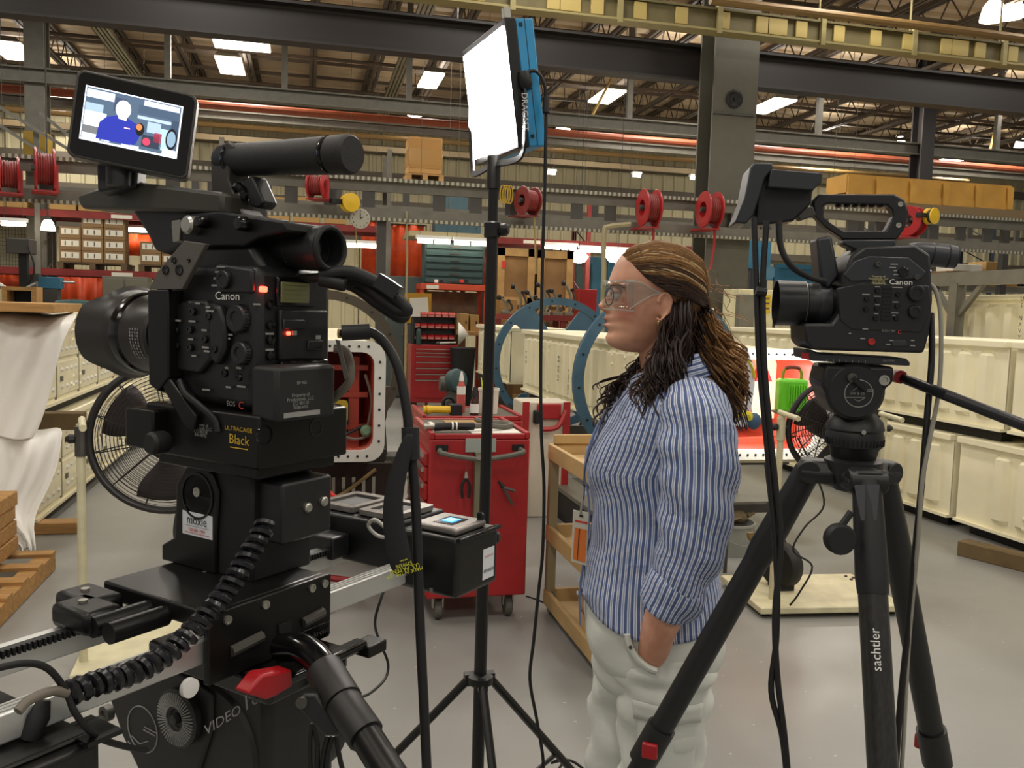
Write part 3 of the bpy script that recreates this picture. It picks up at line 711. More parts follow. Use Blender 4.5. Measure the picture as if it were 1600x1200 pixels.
# support bench for those (so that they rest on something)
zb = PY(850, 520, 13.3).z; xa = PY(717, 520, 13.3).x; xb = PY(940, 520, 13.3).x
r = thing('work_bench', 'low timber work bench behind the cream container row', 'bench', ((xa + xb) / 2, 13.3, 0)); wd = xb - xa
MB().b2((-wd / 2, -.05, zb - .07), (wd / 2, .55, zb - .002)).build('top', WOOD, r, bevel=.006)
for sx in (-1, -.3, .4, 1):
    for yy in (.0, .42): MB().b2((sx * (wd / 2 - .06) - .05, yy, 0), (sx * (wd / 2 - .06) + .05, yy + .1, zb - .07)).build('leg', mat('bench_leg', '7d5d3a', .7), r)
# yellow clipboard panel
x0, x1, z0, z1 = rc(632, 458, 674, 500, 13.6)
r = thing('notice_board', 'yellow board with a white sheet behind the red tool chest', 'board', ((x0 + x1) / 2, 13.6, 0)); wd = x1 - x0
MB().b2((-wd / 2, 0, z0 - .05), (wd / 2, .03, z1)).build('panel', mat('board_yellow', 'b98a1f', .6), r)
q = MB().box((.02, -.005, z1 - .22), (wd * .68, .004, .3), (V((.995, 0, .08)), EY, V((-.08, 0, .995)))).build('sheet', PAPER, r)
for sx in (-1, 1): MB().b2((sx * wd * .4 - .02, .03, 0), (sx * wd * .4 + .02, .07, z1)).build('leg', WOOD, r)
# far right: long timber crate on the truss, cartons, stand
x0 = PY(1322, 300, 11.2).x; x1 = PY(1580, 310, 11.2).x
r = thing('timber_crate', 'long honey-coloured timber crate lying above the right strut truss', 'crate', (x0, 11.2, 3.3)); L = x1 - x0
TW = mat('honey_timber', 'c0903f', .7, var=.14, scale=3)
MB().b2((0, 0, .1), (L, .5, .33)).build('side_board', TW, r)
MB().b2((0, -.02, .0), (L, .0, .1)).build('lower_board', TW, r)
for k in range(6): MB().b2((L * k / 5 - (.1 if k else 0), -.045, .0), (L * k / 5 + (.0 if k else .1), -.02, .33)).build('cleat', TW, r)
MB().b2((0, 0, .33), (L, .5, .36)).build('lid', TW, r)
tag(MB().b2((x0 - .1, 11.15, 3.18), (x1 + .6, 11.8, 3.295)).build('loft_shelf', mat('shelf_brown', '7c684a', .7)), 'shelf under the long timber crate', 'shelf')
tr3 = thing('steel_gantry', 'grey steel gantry holding the timber crate shelf', 'gantry', (x0, 11.2, 0))
for xx in (.3, L / 2, L): MB().b2((xx - .05, .02, 0), (xx + .05, .12, 3.18)).build('post', GREYM, tr3)
MB().b2((0, .02, 2.2), (L + .5, .12, 2.3)).build('rail', GREYM, tr3)
for k, (px0, py0, px1, py1, m_) in enumerate(((1478, 424, 1515, 440, CARDD), (1521, 428, 1545, 441, CARDD), (1490, 413, 1535, 424, PAPER), (1541, 409, 1560, 424, CARD), (1545, 424, 1556, 442, CARD), (1565, 430, 1590, 445, CARD))):
    boxthing('stacked_carton', ['brown carton right of the right camera viewfinder', 'brown carton with white tag behind the grey stand', 'pale long carton above the brown cartons', 'pale square carton high in the right stack', 'narrow tan carton under the pale square one', 'tan carton at the right edge beside the yellow sign'][k], 'carton', px0, py0, px1, py1, 12.0 + (k in (2, 3)) * .02, .4, m_, z0=None if k in (2, 3) else PY(1540, 445, 11.9).z - .02)
xa = PY(1462, 443, 11.9).x; xb = PY(1620, 450, 11.9).x; zb = PY(1540, 445, 11.9).z
tag(MB().b2((xa, 11.9, zb - .1), (xb, 12.6, zb - .02)).build('rack_shelf', GREYS), 'grey shelf under the cartons at far right', 'shelf')
# grey steel A-stand among right containers
r = thing('a_stand', 'grey steel stand with braced legs behind the right containers', 'stand', (PX(1491, 520, 5.79).x, PX(1491, 520, 5.79).y, 0))
q = V(r.location)
p0 = PX(1491, 443, 5.79) - q
MB().b2((-.05, -.05, 0), (.05, .05, p0.z)).build('post', GREYS, r)
MB().b2((-.04, -2.2, p0.z - .02), (.04, .9, p0.z + .1)).build('rail', GREYS, r)
for sy in (-1, 1): MB().tube([(0, sy * .05, p0.z - .28), (0, sy * .32, p0.z)], .03, 4).build('brace', GREYS, r)
# electrical cabinet by the column
x0, x1, z0, z1 = rc(1150, 452, 1205, 640, 9.4)
r = thing('control_cabinet', 'cream control cabinet with a yellow notice at the foot of the grey column', 'cabinet', ((x0 + x1) / 2, 9.4, 0)); wd = x1 - x0
MB().b2((-wd / 2, 0, 0), (wd / 2, .4, z1)).build('body', CREAM2, r, bevel=.01)
c = PY(1163, 487, 9.36); MB().b2((c.x - r.location.x - .1, -.1, c.z - .2), (c.x - r.location.x + .1, 0, c.z + .2)).build('meter_box', GREYS, r, bevel=.006)
c = PY(1197, 474, 9.39); MB().b2((c.x - r.location.x - .06, -.006, c.z - .12), (c.x - r.location.x + .06, 0, c.z + .1)).build('notice', mat('notice_yellow', 'c9a91d', .6), r)
for k in range(3): MB().box((c.x - r.location.x, -.008, c.z + .06 - k * .06), (.09, .002, .02)).build('print', mat('print_dark', '5b5344'), r)
# wire mesh panel far left
x0, x1, z0, z1 = rc(-20, 342, 62, 412, 16.58)
r = thing('mesh_panel', 'wire mesh guard panel with pale backing at the left edge', 'mesh panel', (x0, 16.58, 2.02)); wd = x1 - x0; ht = z1 - 2.02
mb = MB()
for k in range(18): mb.tube([(wd * k / 17, 0, 0), (wd * k / 17, 0, ht)], .004, 4)
for k in range(14): mb.tube([(0, 0, ht * k / 13), (wd, 0, ht * k / 13)], .004, 4)
mb.build('wire_mesh', GREYM, r)
MB().b2((0, .1, 0), (wd, .12, ht)).build('backing_sheet', mat('backing', 'c9c3a2', .6), r)
MB().b2((wd, -.05, -2.02), (wd + .16, .1, ht + .2)).build('timber_post', mat('amber_post', '9a6a24', .6), r)
# vertical machine and vice shapes above the left sheet
c = PY(35, 385, 13.0); r = thing('pillar_machine', 'dark pillar drill behind the sheeted stack at far left', 'machine', (c.x, 13.0, 0))
MB().b2((-.05, 0, 0), (.05, .1, c.z)).build('pillar', BLK2, r); MB().b2((-.17, -.1, c.z - .1), (.12, .2, c.z + .1)).build('head', GREYM, r, bevel=.01); MB().b2((-.25, -.15, 1.35), (.25, .3, 1.42)).build('table', GREYM, r, bevel=.005); MB().b2((-.3, -.2, 0), (.3, .4, .05)).build('base', GREYM, r)
MB().tube(smoothpath([(.1, -.12, c.z), (.18, -.14, c.z - .3), (.08, -.12, c.z - .55)], 4), .012, 5).build('cable', BLK2, r)
MB().tube(smoothpath([(-.25, -.14, c.z - .52), (-.05, -.16, c.z - .62), (.2, -.14, c.z - .5)], 4), .03, 6).build('work_arm', STEEL, r)
c = PY(80, 440, 13.1); r = thing('bench_vice', 'blue-grey bench vice behind the sheeted stack', 'vice', (c.x, 13.1, 0))
MB().b2((-.1, -.1, 0), (.1, .1, c.z - .1)).build('pedestal', GREYM, r); MB().b2((-.14, -.1, c.z - .1), (.14, .1, c.z + .06)).build('body', BLUEP, r, bevel=.01); MB().b2((-.2, -.08, c.z), (-.14, .08, c.z + .1)).build('jaw', GREYM, r); MB().tube([(.14, 0, c.z), (.3, 0, c.z)], .02, 8).build('screw', STEEL, r)
c = PY(30, 470, 12.2); r = thing('timber_box', 'open timber box with dark inside behind the sheeted stack', 'box', (c.x, 12.2, c.z - .14))
mb = MB(); mb.prism([(-.2, -.0), (.2, 0), (.2, .32), (-.2, .32)], (0, .0, 0), EX, EZ, -.3, [(-.14, .05), (.14, .05), (.14, .27), (-.14, .27)]); mb.build('frame', WOOD, r); MB().b2((-.2, .28, 0), (.2, .3, .32)).build('back', BLK2, r)
tag(MB().b2((c.x - .6, 12.1, c.z - .22), (c.x + .9, 12.9, c.z - .142)).build('side_bench_top', GREYM), 'grey bench top under the open timber box', 'bench')
tag(MB().tube(smoothpath([PY(88, 478, 10.5), PY(115, 476, 10.5), PY(145, 479, 10.5)], 4), .06, 8).build('teal_bundle', mat('teal_film', '27504f', .4)), 'rolled teal film lying on the left container row', 'roll')

# overhead odds and ends
tag(MB().b2((-8, 20.0, PY(1000, 262, 20).z - .06), (18, 20.1, PY(1000, 262, 20).z + .06)).build('festoon_rail', mat('rail_brown', '6a5a3c', .6)), 'brown festoon rail crossing in front of the far wall', 'rail')
tag(MB().tube([(-8, 21, PY(1000, 245, 21).z), (18, 21, PY(1000, 245, 21).z)], .06, 8).build('wall_pipe', mat('brown_pipe', '7d6238')), 'brown pipe crossing above the festoon rail', 'pipe')
for k, px in enumerate((862, 995, 1085)):
    c = PY(px, 272, 19.9); tube_light(px - 7, px + 7, 270 + k * 4, 19.95, 'small strip lamp on the festoon rail, %s from the left' % ['first', 'second', 'third'][k], 1)
for k, (a, b, c_, d_, y) in enumerate(((958, 118, 915, 200, 17.0), (1563, 175, 1545, 240, 17.0))):
    u_, v_ = PY(a, b, y), PY(c_, d_, y); tag(MB().tube([v_ + (u_ - v_) * ((7.1 - v_.z) / (u_.z - v_.z)), v_], .03, 6).build('pull_strap', mat('strap_tan', 'b09456', .6)), 'tan strap slanting from the roof ' + ['right of the light panel', 'at the right edge', 'left of the upper left lamps'][k], 'strap')
for k, (a, b, c_, d_) in enumerate(((0, 168, 110, 235), (62, 176, 110, 214), (0, 196, 112, 268))):
    tag(MB().tube([PY(a, b, 15.3), PY(c_, d_, 15.3)], .035, 4).build('diagonal_brace', GREYS), 'grey diagonal brace behind the tilted monitor, %s' % ['upper', 'short', 'lower'][k], 'brace')
c = PY(792, 304, 9.75); r = thing('cord_hank', 'yellow cord hank hanging right of the light stand pole', 'cord', c)
for k in range(4): MB().tube([(.03 * k - .05 + .03 * math.cos(2 * PI * i / 16), 0, .1 * math.sin(2 * PI * i / 16)) for i in range(16)], .008, 6, closed=True).build('loop', mat('cord_yellow', 'b3922e', .6), r)
MB().b2((-.07, .0, .07), (.07, .12, .1)).build('hook', GREYM, r)
# ================================================================== cream containers
def corr_side(mb, x, sgn, L, z0, z1, per=.21, dep=.048):
    pr = [(0, 0)]; y = .12
    while y + per < L - .1:
        pr += [(y, 0), (y + .03, dep), (y + .105, dep), (y + .135, 0)]; y += per
    pr.append((L, 0))
    def rowz(z, f): return [V((x + sgn * d * f, yy, z)) for yy, d in pr]
    rows = [rowz(z0, 0), rowz(z0 + .05, 0), rowz(z0 + .085, 1), rowz(z1 - .06, 1), rowz(z1 - .03, 0), rowz(z1, 0)]
    n = len(pr); o = len(mb.v)
    for rw in rows: mb.v += [tuple(q) for q in rw]
    for i in range(5):
        for j in range(n - 1):
            a = o + i * n + j; b = a + n
            mb.f.append((a, a + 1, b + 1, b) if sgn > 0 else (a + 1, a, b, b + 1))
CH, CWD = .64, .74
def container(name, label, x, y, z, L, group, letters=None, skid=.08, hgt=CH, open_end=False, panels=False, face=-1):
    r = thing(name, label, 'container', (x, y, z), 0, group); H = hgt; W = CWD
    mb = MB(); 
    if panels:
        for sx in (-1, 1): mb.b2((sx * W / 2 - .01, 0, skid + .02), (sx * W / 2 + .01, L, skid + H - .05))
    else:
        corr_side(mb, -W / 2, -1, L, skid + .02, skid + H - .05); corr_side(mb, W / 2, 1, L, skid + .02, skid + H - .05)
    mb.b2((-W / 2 + .012, L - .02, skid + .02), (W / 2 - .012, L, skid + H - .05))
    if not open_end: mb.b2((-W / 2 + .012, 0, skid + .02), (W / 2 - .012, .02, skid + H - .05))
    mb.build('body', CREAM, r, sharp=12)
    MB().b2((-W / 2 - .045, 0, skid + H - .05), (W / 2 + .045, L, skid + H)).build('lid', CREAM, r, bevel=.008)
    MB().b2((-W / 2 - .03, 0, skid), (W / 2 + .03, L, skid + .022)).build('base_flange', CREAM, r)
    if skid:
        for sx in (-1, 1): MB().b2((sx * .26 - .05, .08, 0), (sx * .26 + .05, L - .08, skid)).build('skid', BLK2, r)
    # bolt plates
    for yy in (L * .3, L * .36, L * .75, L * .81):
        for zz in (.1, .17, H - .2, H - .13): MB().lathe([(.014, 0), (.014, .008), (.006, .012)], (face * (W / 2 + .046), yy, skid + zz), (face, 0, 0), 8).build('bolt', CREAM, r)
    if panels:
        k = 0; yy = .04
        while yy < L - .3:
            pw = .62
            for (za, zb) in ((skid + .05, skid + H * .46), (skid + H * .5, skid + H - .08)):
                MB().b2((face * W / 2, yy, za), (face * (W / 2 + .022), min(yy + pw - .05, L), zb)).build('panel', CREAM, r, bevel=.008)
                mb = MB()
                for a in range(4):
                    for b in range(2): mb.lathe([(.016, 0), (.014, .01), (.003, .014)], (face * (W / 2 + .022), yy + .09 + a * .13, za + .06 + b * (zb - za - .12)), (face, 0, 0), 6)
                mb.build('rivet_row', WHITE, r)
                MB().box((face * (W / 2 + .026), yy + .07, (za + zb) / 2), (.012, .05, .035)).build('latch', GREYS, r)
            MB().b2((face * W / 2, yy + pw - .05, skid + .03), (face * (W / 2 + .012), yy + pw, skid + H - .06)).build('panel_gap', mat('dark_seam', '6b6450', .7), r)
            yy += pw; k += 1
    if letters:
        for (s, yy, zz, sz, vert) in letters:
            xx = face * (W / 2 + .05)
            if vert == 'stack':
                for i, ch in enumerate(s):
                    if ch != ' ': text(ch, sz, (xx, yy, zz - i * sz * 1.05), (0, 1 if face > 0 else -1, 0), EZ, BLK2, r)
            else:
                text(s, sz, (xx, yy, zz), (0, 0, 1) if vert == 'up' else (0, 1 if face > 0 else -1, 0), (0, -face, 0) if vert == 'up' else EZ, BLK2, r)
    return r
G1 = 'cream shipping containers'
RXC = 4.78 + CWD / 2
container('shipping_container', 'cream ribbed container, lower layer of the right row, nearest', RXC, 1.9, 0, 3.55, G1)
container('shipping_container', 'cream ribbed container, lower layer of the right row, further', RXC, 5.52, 0, 3.8, G1)
container('shipping_container', 'cream ribbed container, upper layer of the right row, nearest', RXC, 1.6, .722, 3.4, G1)
container('shipping_container', 'cream ribbed container, upper layer of the right row, further', RXC, 5.06, .722, 4.2, G1)
for k, (z, nm) in enumerate(((0, 'bottom'), (.59, 'middle'))):
    container('shipping_container', 'cream ribbed container, %s layer of the back right row' % nm, 6.35, 3.0, z, 6.6, G1, hgt=.508)
rr = container('shipping_container', 'cream ribbed container lettered US NAVY on top of the back right row', 6.35, 3.0, 1.18, 6.6, G1, letters=[('US NAVY', 3.19, .60, .052, 'stack')], hgt=.56)
LXC = -1.72 - CWD / 2
container('shipping_container', 'cream panelled container, lower layer of the left row, nearest', LXC, 6.1, 0, 3.2, G1, panels=True, face=1)
container('shipping_container', 'cream panelled container, lower layer of the left row, further', LXC, 9.4, 0, 3.6, G1, face=1)
container('shipping_container', 'cream panelled container, upper layer of the left row, nearest', LXC, 6.0, .722, 3.2, G1, panels=True, face=1)
container('shipping_container', 'cream panelled container, upper layer of the left row, further', LXC, 9.3, .722, 3.6, G1, face=1)
tag(MB().b2((-1.95, 6.1, -.0), (-1.45, 6.24, .075)).build('timber_block', WOOD, bevel=.006), 'short timber block on the floor under the left container row', 'timber block')
tag(MB().box((4.52, 4.35, .05), (.12, 1.1, .1), (V((.94, .34, 0)), V((-.34, .94, 0)), EZ)).build('timber_beam', mat('old_beam', '6d5a3c', .8, var=.2, scale=8), bevel=.006), 'old timber beam on the floor before the right containers', 'timber beam')
tag(MB().b2((-1.75, 6.1, .69), (-1.42, 6.24, .80)).build('timber_block', mat('old_beam', '6d5a3c'), bevel=.006), 'dark timber block wedged between the left container layers', 'timber block')
tag(MB().b2((-3.4, 5.45, 1.46), (PY(116, 493, 5.9).x, 6.1, 1.515)).build('timber_plank', WOOD, bevel=.006), 'thick timber plank lying on the sheeted left stack', 'plank')

# raised containers in ring fixtures
CX, CZ0 = 2.87, .63
def raised(name, label, x, y, z0, L, letters=None, opened=False, face=-1):
    return container(name, label, x, y, z0, L, G1, letters, 0.0, .71, opened, False, face)
cr_ = raised('shipping_container', 'cream ribbed container held in the blue rings, its red inside open behind the woman', CX, 4.95, CZ0, 4.9, [('HARRY', 3.95, .34, .16, 'up'), ('10 02 54', 3.3, .36, .075, 'up'), ('8 0 4', 4.6, .4, .07, 'up'), ('USE No 3', 2.95, .26, .06, 'up')], True)
raised('shipping_container', 'cream container behind the far blue ring', CX, 10.55, CZ0, 2.08)
RINGB = mat('ring_blue', '3c5f77', .45, var=.1)
def ring(label, x, y, z, Ro, m, wid=.09, name='turning_ring', plates=True):
    r = thing(name, label, 'ring fixture', (x, y, 0), 0, 'turning rings')
    out = circ(Ro, 48); inn = circ(Ro - wid, 48)
    mb = MB(); mb.prism(out, (0, .03, z), EX, EZ, .06, inn); mb.build('ring_band', m, r)
    mb = MB()
    for k in range(16):
        a = 2 * PI * k / 16 + .1; mb.lathe([(.012, 0), (.012, .006)], ((Ro - wid / 2) * math.cos(a), -.03, z + (Ro - wid / 2) * math.sin(a)), (0, -1, 0), 8)
    mb.build('bolt_circle', BLK2, r)
    if plates:
        for sx in (-1, 1):
            for sz in (-1, 1):
                MB().prism([(sx * .42, sz * .38), (sx * .56, sz * .5), (sx * .30, sz * .66), (sx * .12, sz * .42), (sx * .12, sz * .375)], (0, .02, z), EX, EZ, .04).build('gusset', m, r)
    for sx in (-1, 1):
        MB().prism([(sx * .62, 0), (sx * .3, 0), (sx * .42, z - Ro * .72), (sx * .58, z - Ro * .62)], (0, .06, 0), EX, EZ, .1).build('cradle_leg', GREYM, r)
        MB().lathe([(.07, -.07), (.07, .07)], (sx * .48, .0, z - Ro * .83 - .02), EY, 14).build('roller', STEEL, r)
    MB().b2((-.75, -.12, 0), (.75, .18, .1)).build('foot_beam', GREYM, r)
    return r
ring('near blue steel turning ring round the raised container by the woman', CX + .12, 7.0, CZ0 + .36, .78, RINGB)
ring('far blue steel turning ring round the raised container', CX + .12, 10.2, CZ0 + .30, .80, RINGB)
ring('dark grey turning ring behind the open red container', .18, 8.5, .96, .74, mat('ring_dark', '4b4439', .5, .3), name='turning_ring', plates=False)
# dark floor rail below
r = thing('floor_track', 'dark floor track running back beside the red tool cart', 'floor track', (1.95, 4.3, 0))
MB().b2((-.08, 0, 0), (.08, 6.4, .22)).build('channel', BLK2, r); MB().b2((-.1, 0, .22), (.1, 6.4, .25)).build('cap_strip', GREYS, r)
# red and white machine boxes under the raised container
x0, x1, z0, z1 = rc(816, 628, 890, 665, 6.2)
r = thing('red_machine', 'red and white machine under the raised container', 'machine', ((x0 + x1) / 2, 6.2, 0)); wd = x1 - x0
MB().b2((-wd / 2, 0, 0), (wd / 2, .3, z1)).build('body', mat('machine_white', 'cfc6b4', .5), r, bevel=.01)
for sx in (-1, 1): MB().b2((sx * wd / 2 - (.05 if sx > 0 else -.0), -.02, 0), (sx * wd / 2 - (0 if sx > 0 else -.05), 0, z1)).build('side_post', RED, r)
MB().b2((-wd * .2, -.03, z0 + .05), (wd * .3, -.001, z1 - .01)).build('red_panel', RED, r, bevel=.01); MB().b2((-wd * .28, -.05, z0 + .02), (-wd * .15, 0, z1 - .06)).build('motor', BLK2, r, bevel=.01)
MB().tube(smoothpath([(-wd * .1, -.06, z0 - .02), (wd * .2, -.07, z0 + .0), (wd * .38, -.05, z0 + .12)], 4), .02, 6).build('hose', RED, r)

# open container ends: white flange, red inside
REDI = mat('red_primer', 'a33a26', .5, var=.12, scale=5)
FLW = mat('flange_white', 'd4d4cc', .4, var=.05)
def open_end(label, x, y, z0, L, W=.74, H=.70, gear=True, back=True):
    r = thing('open_container', label, 'container', (x, y, z0)); t = .02
    mb = MB()
    O = rrect(W, H, .10, 4, 0, H / 2); I = rrect(W - .13, H - .13, .07, 4, 0, H / 2)
    mb.prism(O, (0, .03, 0), EX, EZ, .03, I); mb.build('end_flange', FLW, r)
    mb = MB()
    for k in range(11):
        for zz in (.033, H - .033): mb.lathe([(.008, 0), (.008, .004)], (-W / 2 + .1 + k * (W - .2) / 10, 0, zz), (0, -1, 0), 6)
    for k in range(6):
        for sx in (-1, 1): mb.lathe([(.008, 0), (.008, .004)], (sx * (W / 2 - .033), 0, .12 + k * (H - .24) / 5), (0, -1, 0), 6)
    mb.build('flange_holes', BLK2, r)
    mb = MB(); A = rrect(W - .13, H - .13, .07, 4, 0, H / 2); n = len(A)
    vs = [V((p[0], .03, p[1])) for p in A] + [V((p[0], 1.0, p[1])) for p in A]
    mb.add(vs, [((i + 1) % n, i, n + i, n + (i + 1) % n) for i in range(n)] + [tuple(range(n, 2 * n))]); mb.build('red_lining', REDI, r, solid=.008)
    mb = MB(); B = rrect(W - .03, H - .03, .09, 4, 0, H / 2); vs = [V((p[0], .031, p[1])) for p in B] + [V((p[0], L, p[1])) for p in B]
    mb.add(vs, [(i, (i + 1) % n, n + (i + 1) % n, n + i) for i in range(n)] + [tuple(reversed(range(n, 2 * n)))]); mb.build('outer_shell', CREAM, r)
    if gear:
        for sx in (-1, 1): MB().b2((sx * .20 - .03, .16, .08), (sx * .20 + .03, .2, H - .1)).build('upright_bracket', REDI, r)
        for zz in (.17, .36, .52): MB().b2((-.28, .15, zz), (.28, .19, zz + .03)).build('cross_bracket', REDI, r)
        MB().prism([(.05, .06), (.23, .06), (.23, .18)], (0, .15, 0), EX, EZ, .03).build('corner_bracket', REDI, r)
        q = MB(); q.prism(rrect(.13, .13, .02, 2, .1, .28), (0, .14, 0), EX, EZ, .02); s_ = q.build('bearing_plate', mat('olive_yellow', 'b79a2a', .5), r)
        MB().lathe([(.045, 0), (.045, .02), (.03, .03), (.025, .01), (.001, .01)], (.1, .12, .28), (0, -1, 0), 18).build('bearing', BLK2, s_)
        for k in range(4): MB().b2((-.24 + k * .11, .13, .2), (-.16 + k * .11, .15, .34)).build('dark_opening', BLK2, r)
        for k, pts in enumerate(([(-.3, .08, .1), (-.1, .07, .12), (.05, .08, .16), (.2, .09, .12), (.29, .1, .14)], [(.26, .1, .5), (.3, .09, .35), (.28, .1, .2)], [(-.3, .1, .15), (0, .08, .1), (.26, .1, .2)])):
            MB().tube(smoothpath(pts, 5), .009, 6).build('cable', mat('grey_cable', '6e675c', .5) if k != 2 else BLK2, r)
        for k in range(2): MB().lathe([(.012, 0), (.012, .03), (.004, .05)], (-.1 + k * .2, .06, .07), EZ, 8).build('stud', STEEL, r)
        MB().lathe([(.03, 0), (.035, .02), (.02, .035)], (.27, .1, .17), (0, -1, 0), 12).build('green_cap', mat('cap_green', '6f8f70', .5), r)
    return r
open_end('open container end with white flange and dark red inside behind the left camera', .08, 5.0, .655, 3.2)
ro = open_end('open container end with white flange and bright red inside lit by the green lamp', CX + .0, 4.88, .66, .07, gear=False)
for (pts, m_, nm) in (([(-.3, .05), (.3, .05), (.26, .12), (-.3, .1)], REDI, 'floor_bracket'), ([(-.02, .48), (.1, .48), (.06, .56), (.0, .56)], RED, 'red_cap'), ([(-.12, .2), (-.02, .2), (-.06, .42), (-.12, .42)], RED, 'red_strut'), ([(.12, .12), (.3, .12), (.3, .2), (.15, .18)], REDI, 'red_ledge')):
    MB().prism(pts, (0, .25, 0), EX, EZ, .05).build(nm, m_, ro)
MB().b2((-.05, .5, .2), (.3, .52, .62)).build('pale_bulkhead', mat('pale_primer', 'e2d2b4', .5), ro)
for ch in list(ro.children):
    ch.parent = cr_; ch.location = (0, -.07, .03)
    if ch.name.startswith('outer_shell'): bpy.data.objects.remove(ch)
bpy.data.objects.remove(ro)
# trestles
def trestle(x, y, z, label):
    r = thing('trestle', label, 'trestle', (x, y, 0), 0, 'container trestles')
    MB().b2((-.42, -.05, z - .09), (.42, .05, z - .002)).build('beam', GREYM, r)
    for sx in (-1, 1): MB().tube([(sx * .3, 0, z - .09), (sx * .4, 0, 0)], .04, 4).build('leg', GREYM, r)
    MB().b2((-.4, -.04, .2), (.4, .04, .26)).build('stretcher', GREYM, r)
trestle(.08, 5.5, .655, 'grey trestle under the front of the open red container'); trestle(.08, 7.6, .655, 'grey trestle under the back of the open red container')
trestle(CX, 5.4, CZ0, 'grey trestle under the raised container near its open end'); trestle(CX, 9.4, CZ0, 'grey trestle under the raised container near the far ring'); trestle(CX, 12.3, CZ0, 'grey trestle under the last raised container')
# dark tool board below the open container
r = thing('tool_board', 'dark tool board with hanging wrenches under the open red container', 'tool board', (.12, 5.25, 0))
MB().b2((-.42, 0, .12), (.42, .03, .6)).build('board', mat('dark_board', '33271f', .7), r)
for k in range(6): MB().b2((-.02 + k * .06, -.012, .36 + .02 * (k % 2)), (-.0 + k * .06, 0, .52)).build('wrench', STEEL, r)
MB().tube(smoothpath([(-.3, -.02, .55), (-.2, -.04, .38), (.05, -.05, .4), (.3, -.03, .57)], 5), .012, 6).build('hose', mat('tan_hose', 'a08a5c'), r)
MB().tube(smoothpath([(-.3, -.06, .3), (.0, -.08, .26), (.35, -.06, .3)], 5), .014, 6).build('hose', mat('tan_hose', 'a08a5c'), r)
for sx in (-1, 1): MB().b2((sx * .38 - .02, .03, 0), (sx * .38 + .02, .08, .6)).build('leg', GREYM, r)
# brown arc hose / grinder in front of ring
tag(MB().tube(smoothpath([(.34, 6.3, .03), (.44, 6.3, .5), (.52, 6.3, .72), (.56, 6.3, .98)], 5), .05, 8).build('lance', mat('dark_lance', '3a2f27', .6)), 'thick dark lance leaning behind the open red container', 'lance')

# ------------------------------------------------------------------ red tool chest with bins
x0, x1 = 1.55, 2.27; r = thing('tool_chest', 'red rolling tool chest of drawers in the background', 'tool chest', ((x0 + x1) / 2, 13.0, 0)); W = x1 - x0
MB().b2((-W / 2, .02, .12), (W / 2, .5, 1.0)).build('body', RED, r, bevel=.008)
zz = .2
for hh in (.28, .09, .09, .09, .09, .055, .055):
    d = MB().b2((-W / 2 + .07, 0, zz), (W / 2 - .06, .02, zz + hh - .01)).build('drawer', RED, r); MB().b2((-W / 2 + .07, -.012, zz + hh - .022), (W / 2 - .06, 0, zz + hh - .01)).build('pull', STEEL, d); zz += hh
for sx in (-1, 1):
    for yy in (.08, .44): MB().lathe([(.05, -.015), (.05, .015)], (sx * (W / 2 - .07), yy, .05), EX, 14).b2((sx * (W / 2 - .07) - .03, yy - .03, .08), (sx * (W / 2 - .07) + .03, yy + .03, .12)).build('caster', BLK2, r)
r2 = thing('bin_rack', 'black louvred rack of small red bins on the tool chest', 'bin rack', ((x0 + x1) / 2, 13.12, 1.0))
MB().b2((-W / 2 + .02, .1, 0), (W / 2 - .04, .13, .42)).build('panel', BLK2, r2)
for sx in (-1, 1): MB().b2((sx * (W / 2 - .04) - .015, -.02, 0), (sx * (W / 2 - .04) + .015, .13, .42)).build('side_plate', BLK2, r2)
rb = thing('parts_bin', 'x', 'bin', (0, 0, 0)); MB().prism([(0, 0), (.1, 0), (.1, .075), (.05, .075), (.0, .045)], (-.048, 0, 0), EY, EZ, .096).build('tub', RED, rb); MB().b2((-.04, -.003, .008), (.04, .0, .032)).build('lip', mat('bin_lip', 'b8867a', .6), rb)
first = [1]
for row, zz in enumerate((.42, .25, .08)):
    for k in range(6):
        if row == 0 and k == 0: continue
        o = rb if first[0] else dup(rb); first[0] = 0
        o.location = ((x0 + x1) / 2 - W / 2 + .09 + k * .108, 13.12, 1.0 + zz); o['label'] = ['red parts bin on top of the bin rack', 'red parts bin in the upper hanging row', 'red parts bin in the lower hanging row'][row] + ', ' + ['first', 'second', 'third', 'fourth', 'fifth', 'sixth'][k] + ' from the left'; o['group'] = 'red parts bins'
q = thing('torque_driver', 'steel ratchet lying on the red tool chest', 'tool', (1.98, 13.04, 1.0)); MB().tube([(-.0, 0, .03), (.25, 0, .04)], .022, 8).build('handle', STEEL, q); MB().ell((-.02, 0, .03), (.04, .03, .025), nu=10, nv=6).build('head', GREYM, q)
q = thing('spray_can', 'dark green can standing on the red tool chest', 'can', (1.66, 13.05, 1.0)); MB().lathe([(.04, 0), (.04, .2), (.03, .23), (.02, .24)], n=14).build('can_body', mat('can_green', '273d3a', .4), q); MB().lathe([(.018, .24), (.018, .27)], n=10).build('cap', BLK2, q)
r = thing('paper_sheet', 'white paper sheet hanging at the side of the bin rack', 'paper', (2.262, 13.02, 1.0)); MB().add([(0, 0, 0), (.16, 0, .17), (.08, .02, .28), (0, .02, .36)], [(0, 1, 2, 3)]).build('sheet', PAPER, r, solid=.003)
x0, x1, z0, z1 = rc(716, 545, 737, 596, 12.6); x0 -= .0; r = thing('waste_bin', 'black waste bin right of the red tool chest', 'bin', ((x0 + x1) / 2, 12.6, 0)); MB().lathe([(.14, 0), (.19, z1 - .03), (.2, z1 - .03), (.2, z1)], (0, .2, 0), n=20).build('tub', BLK2, r); MB().torus((0, .2, z1), EZ, .195, .012, 24, 6).build('rim', BLK2, r)
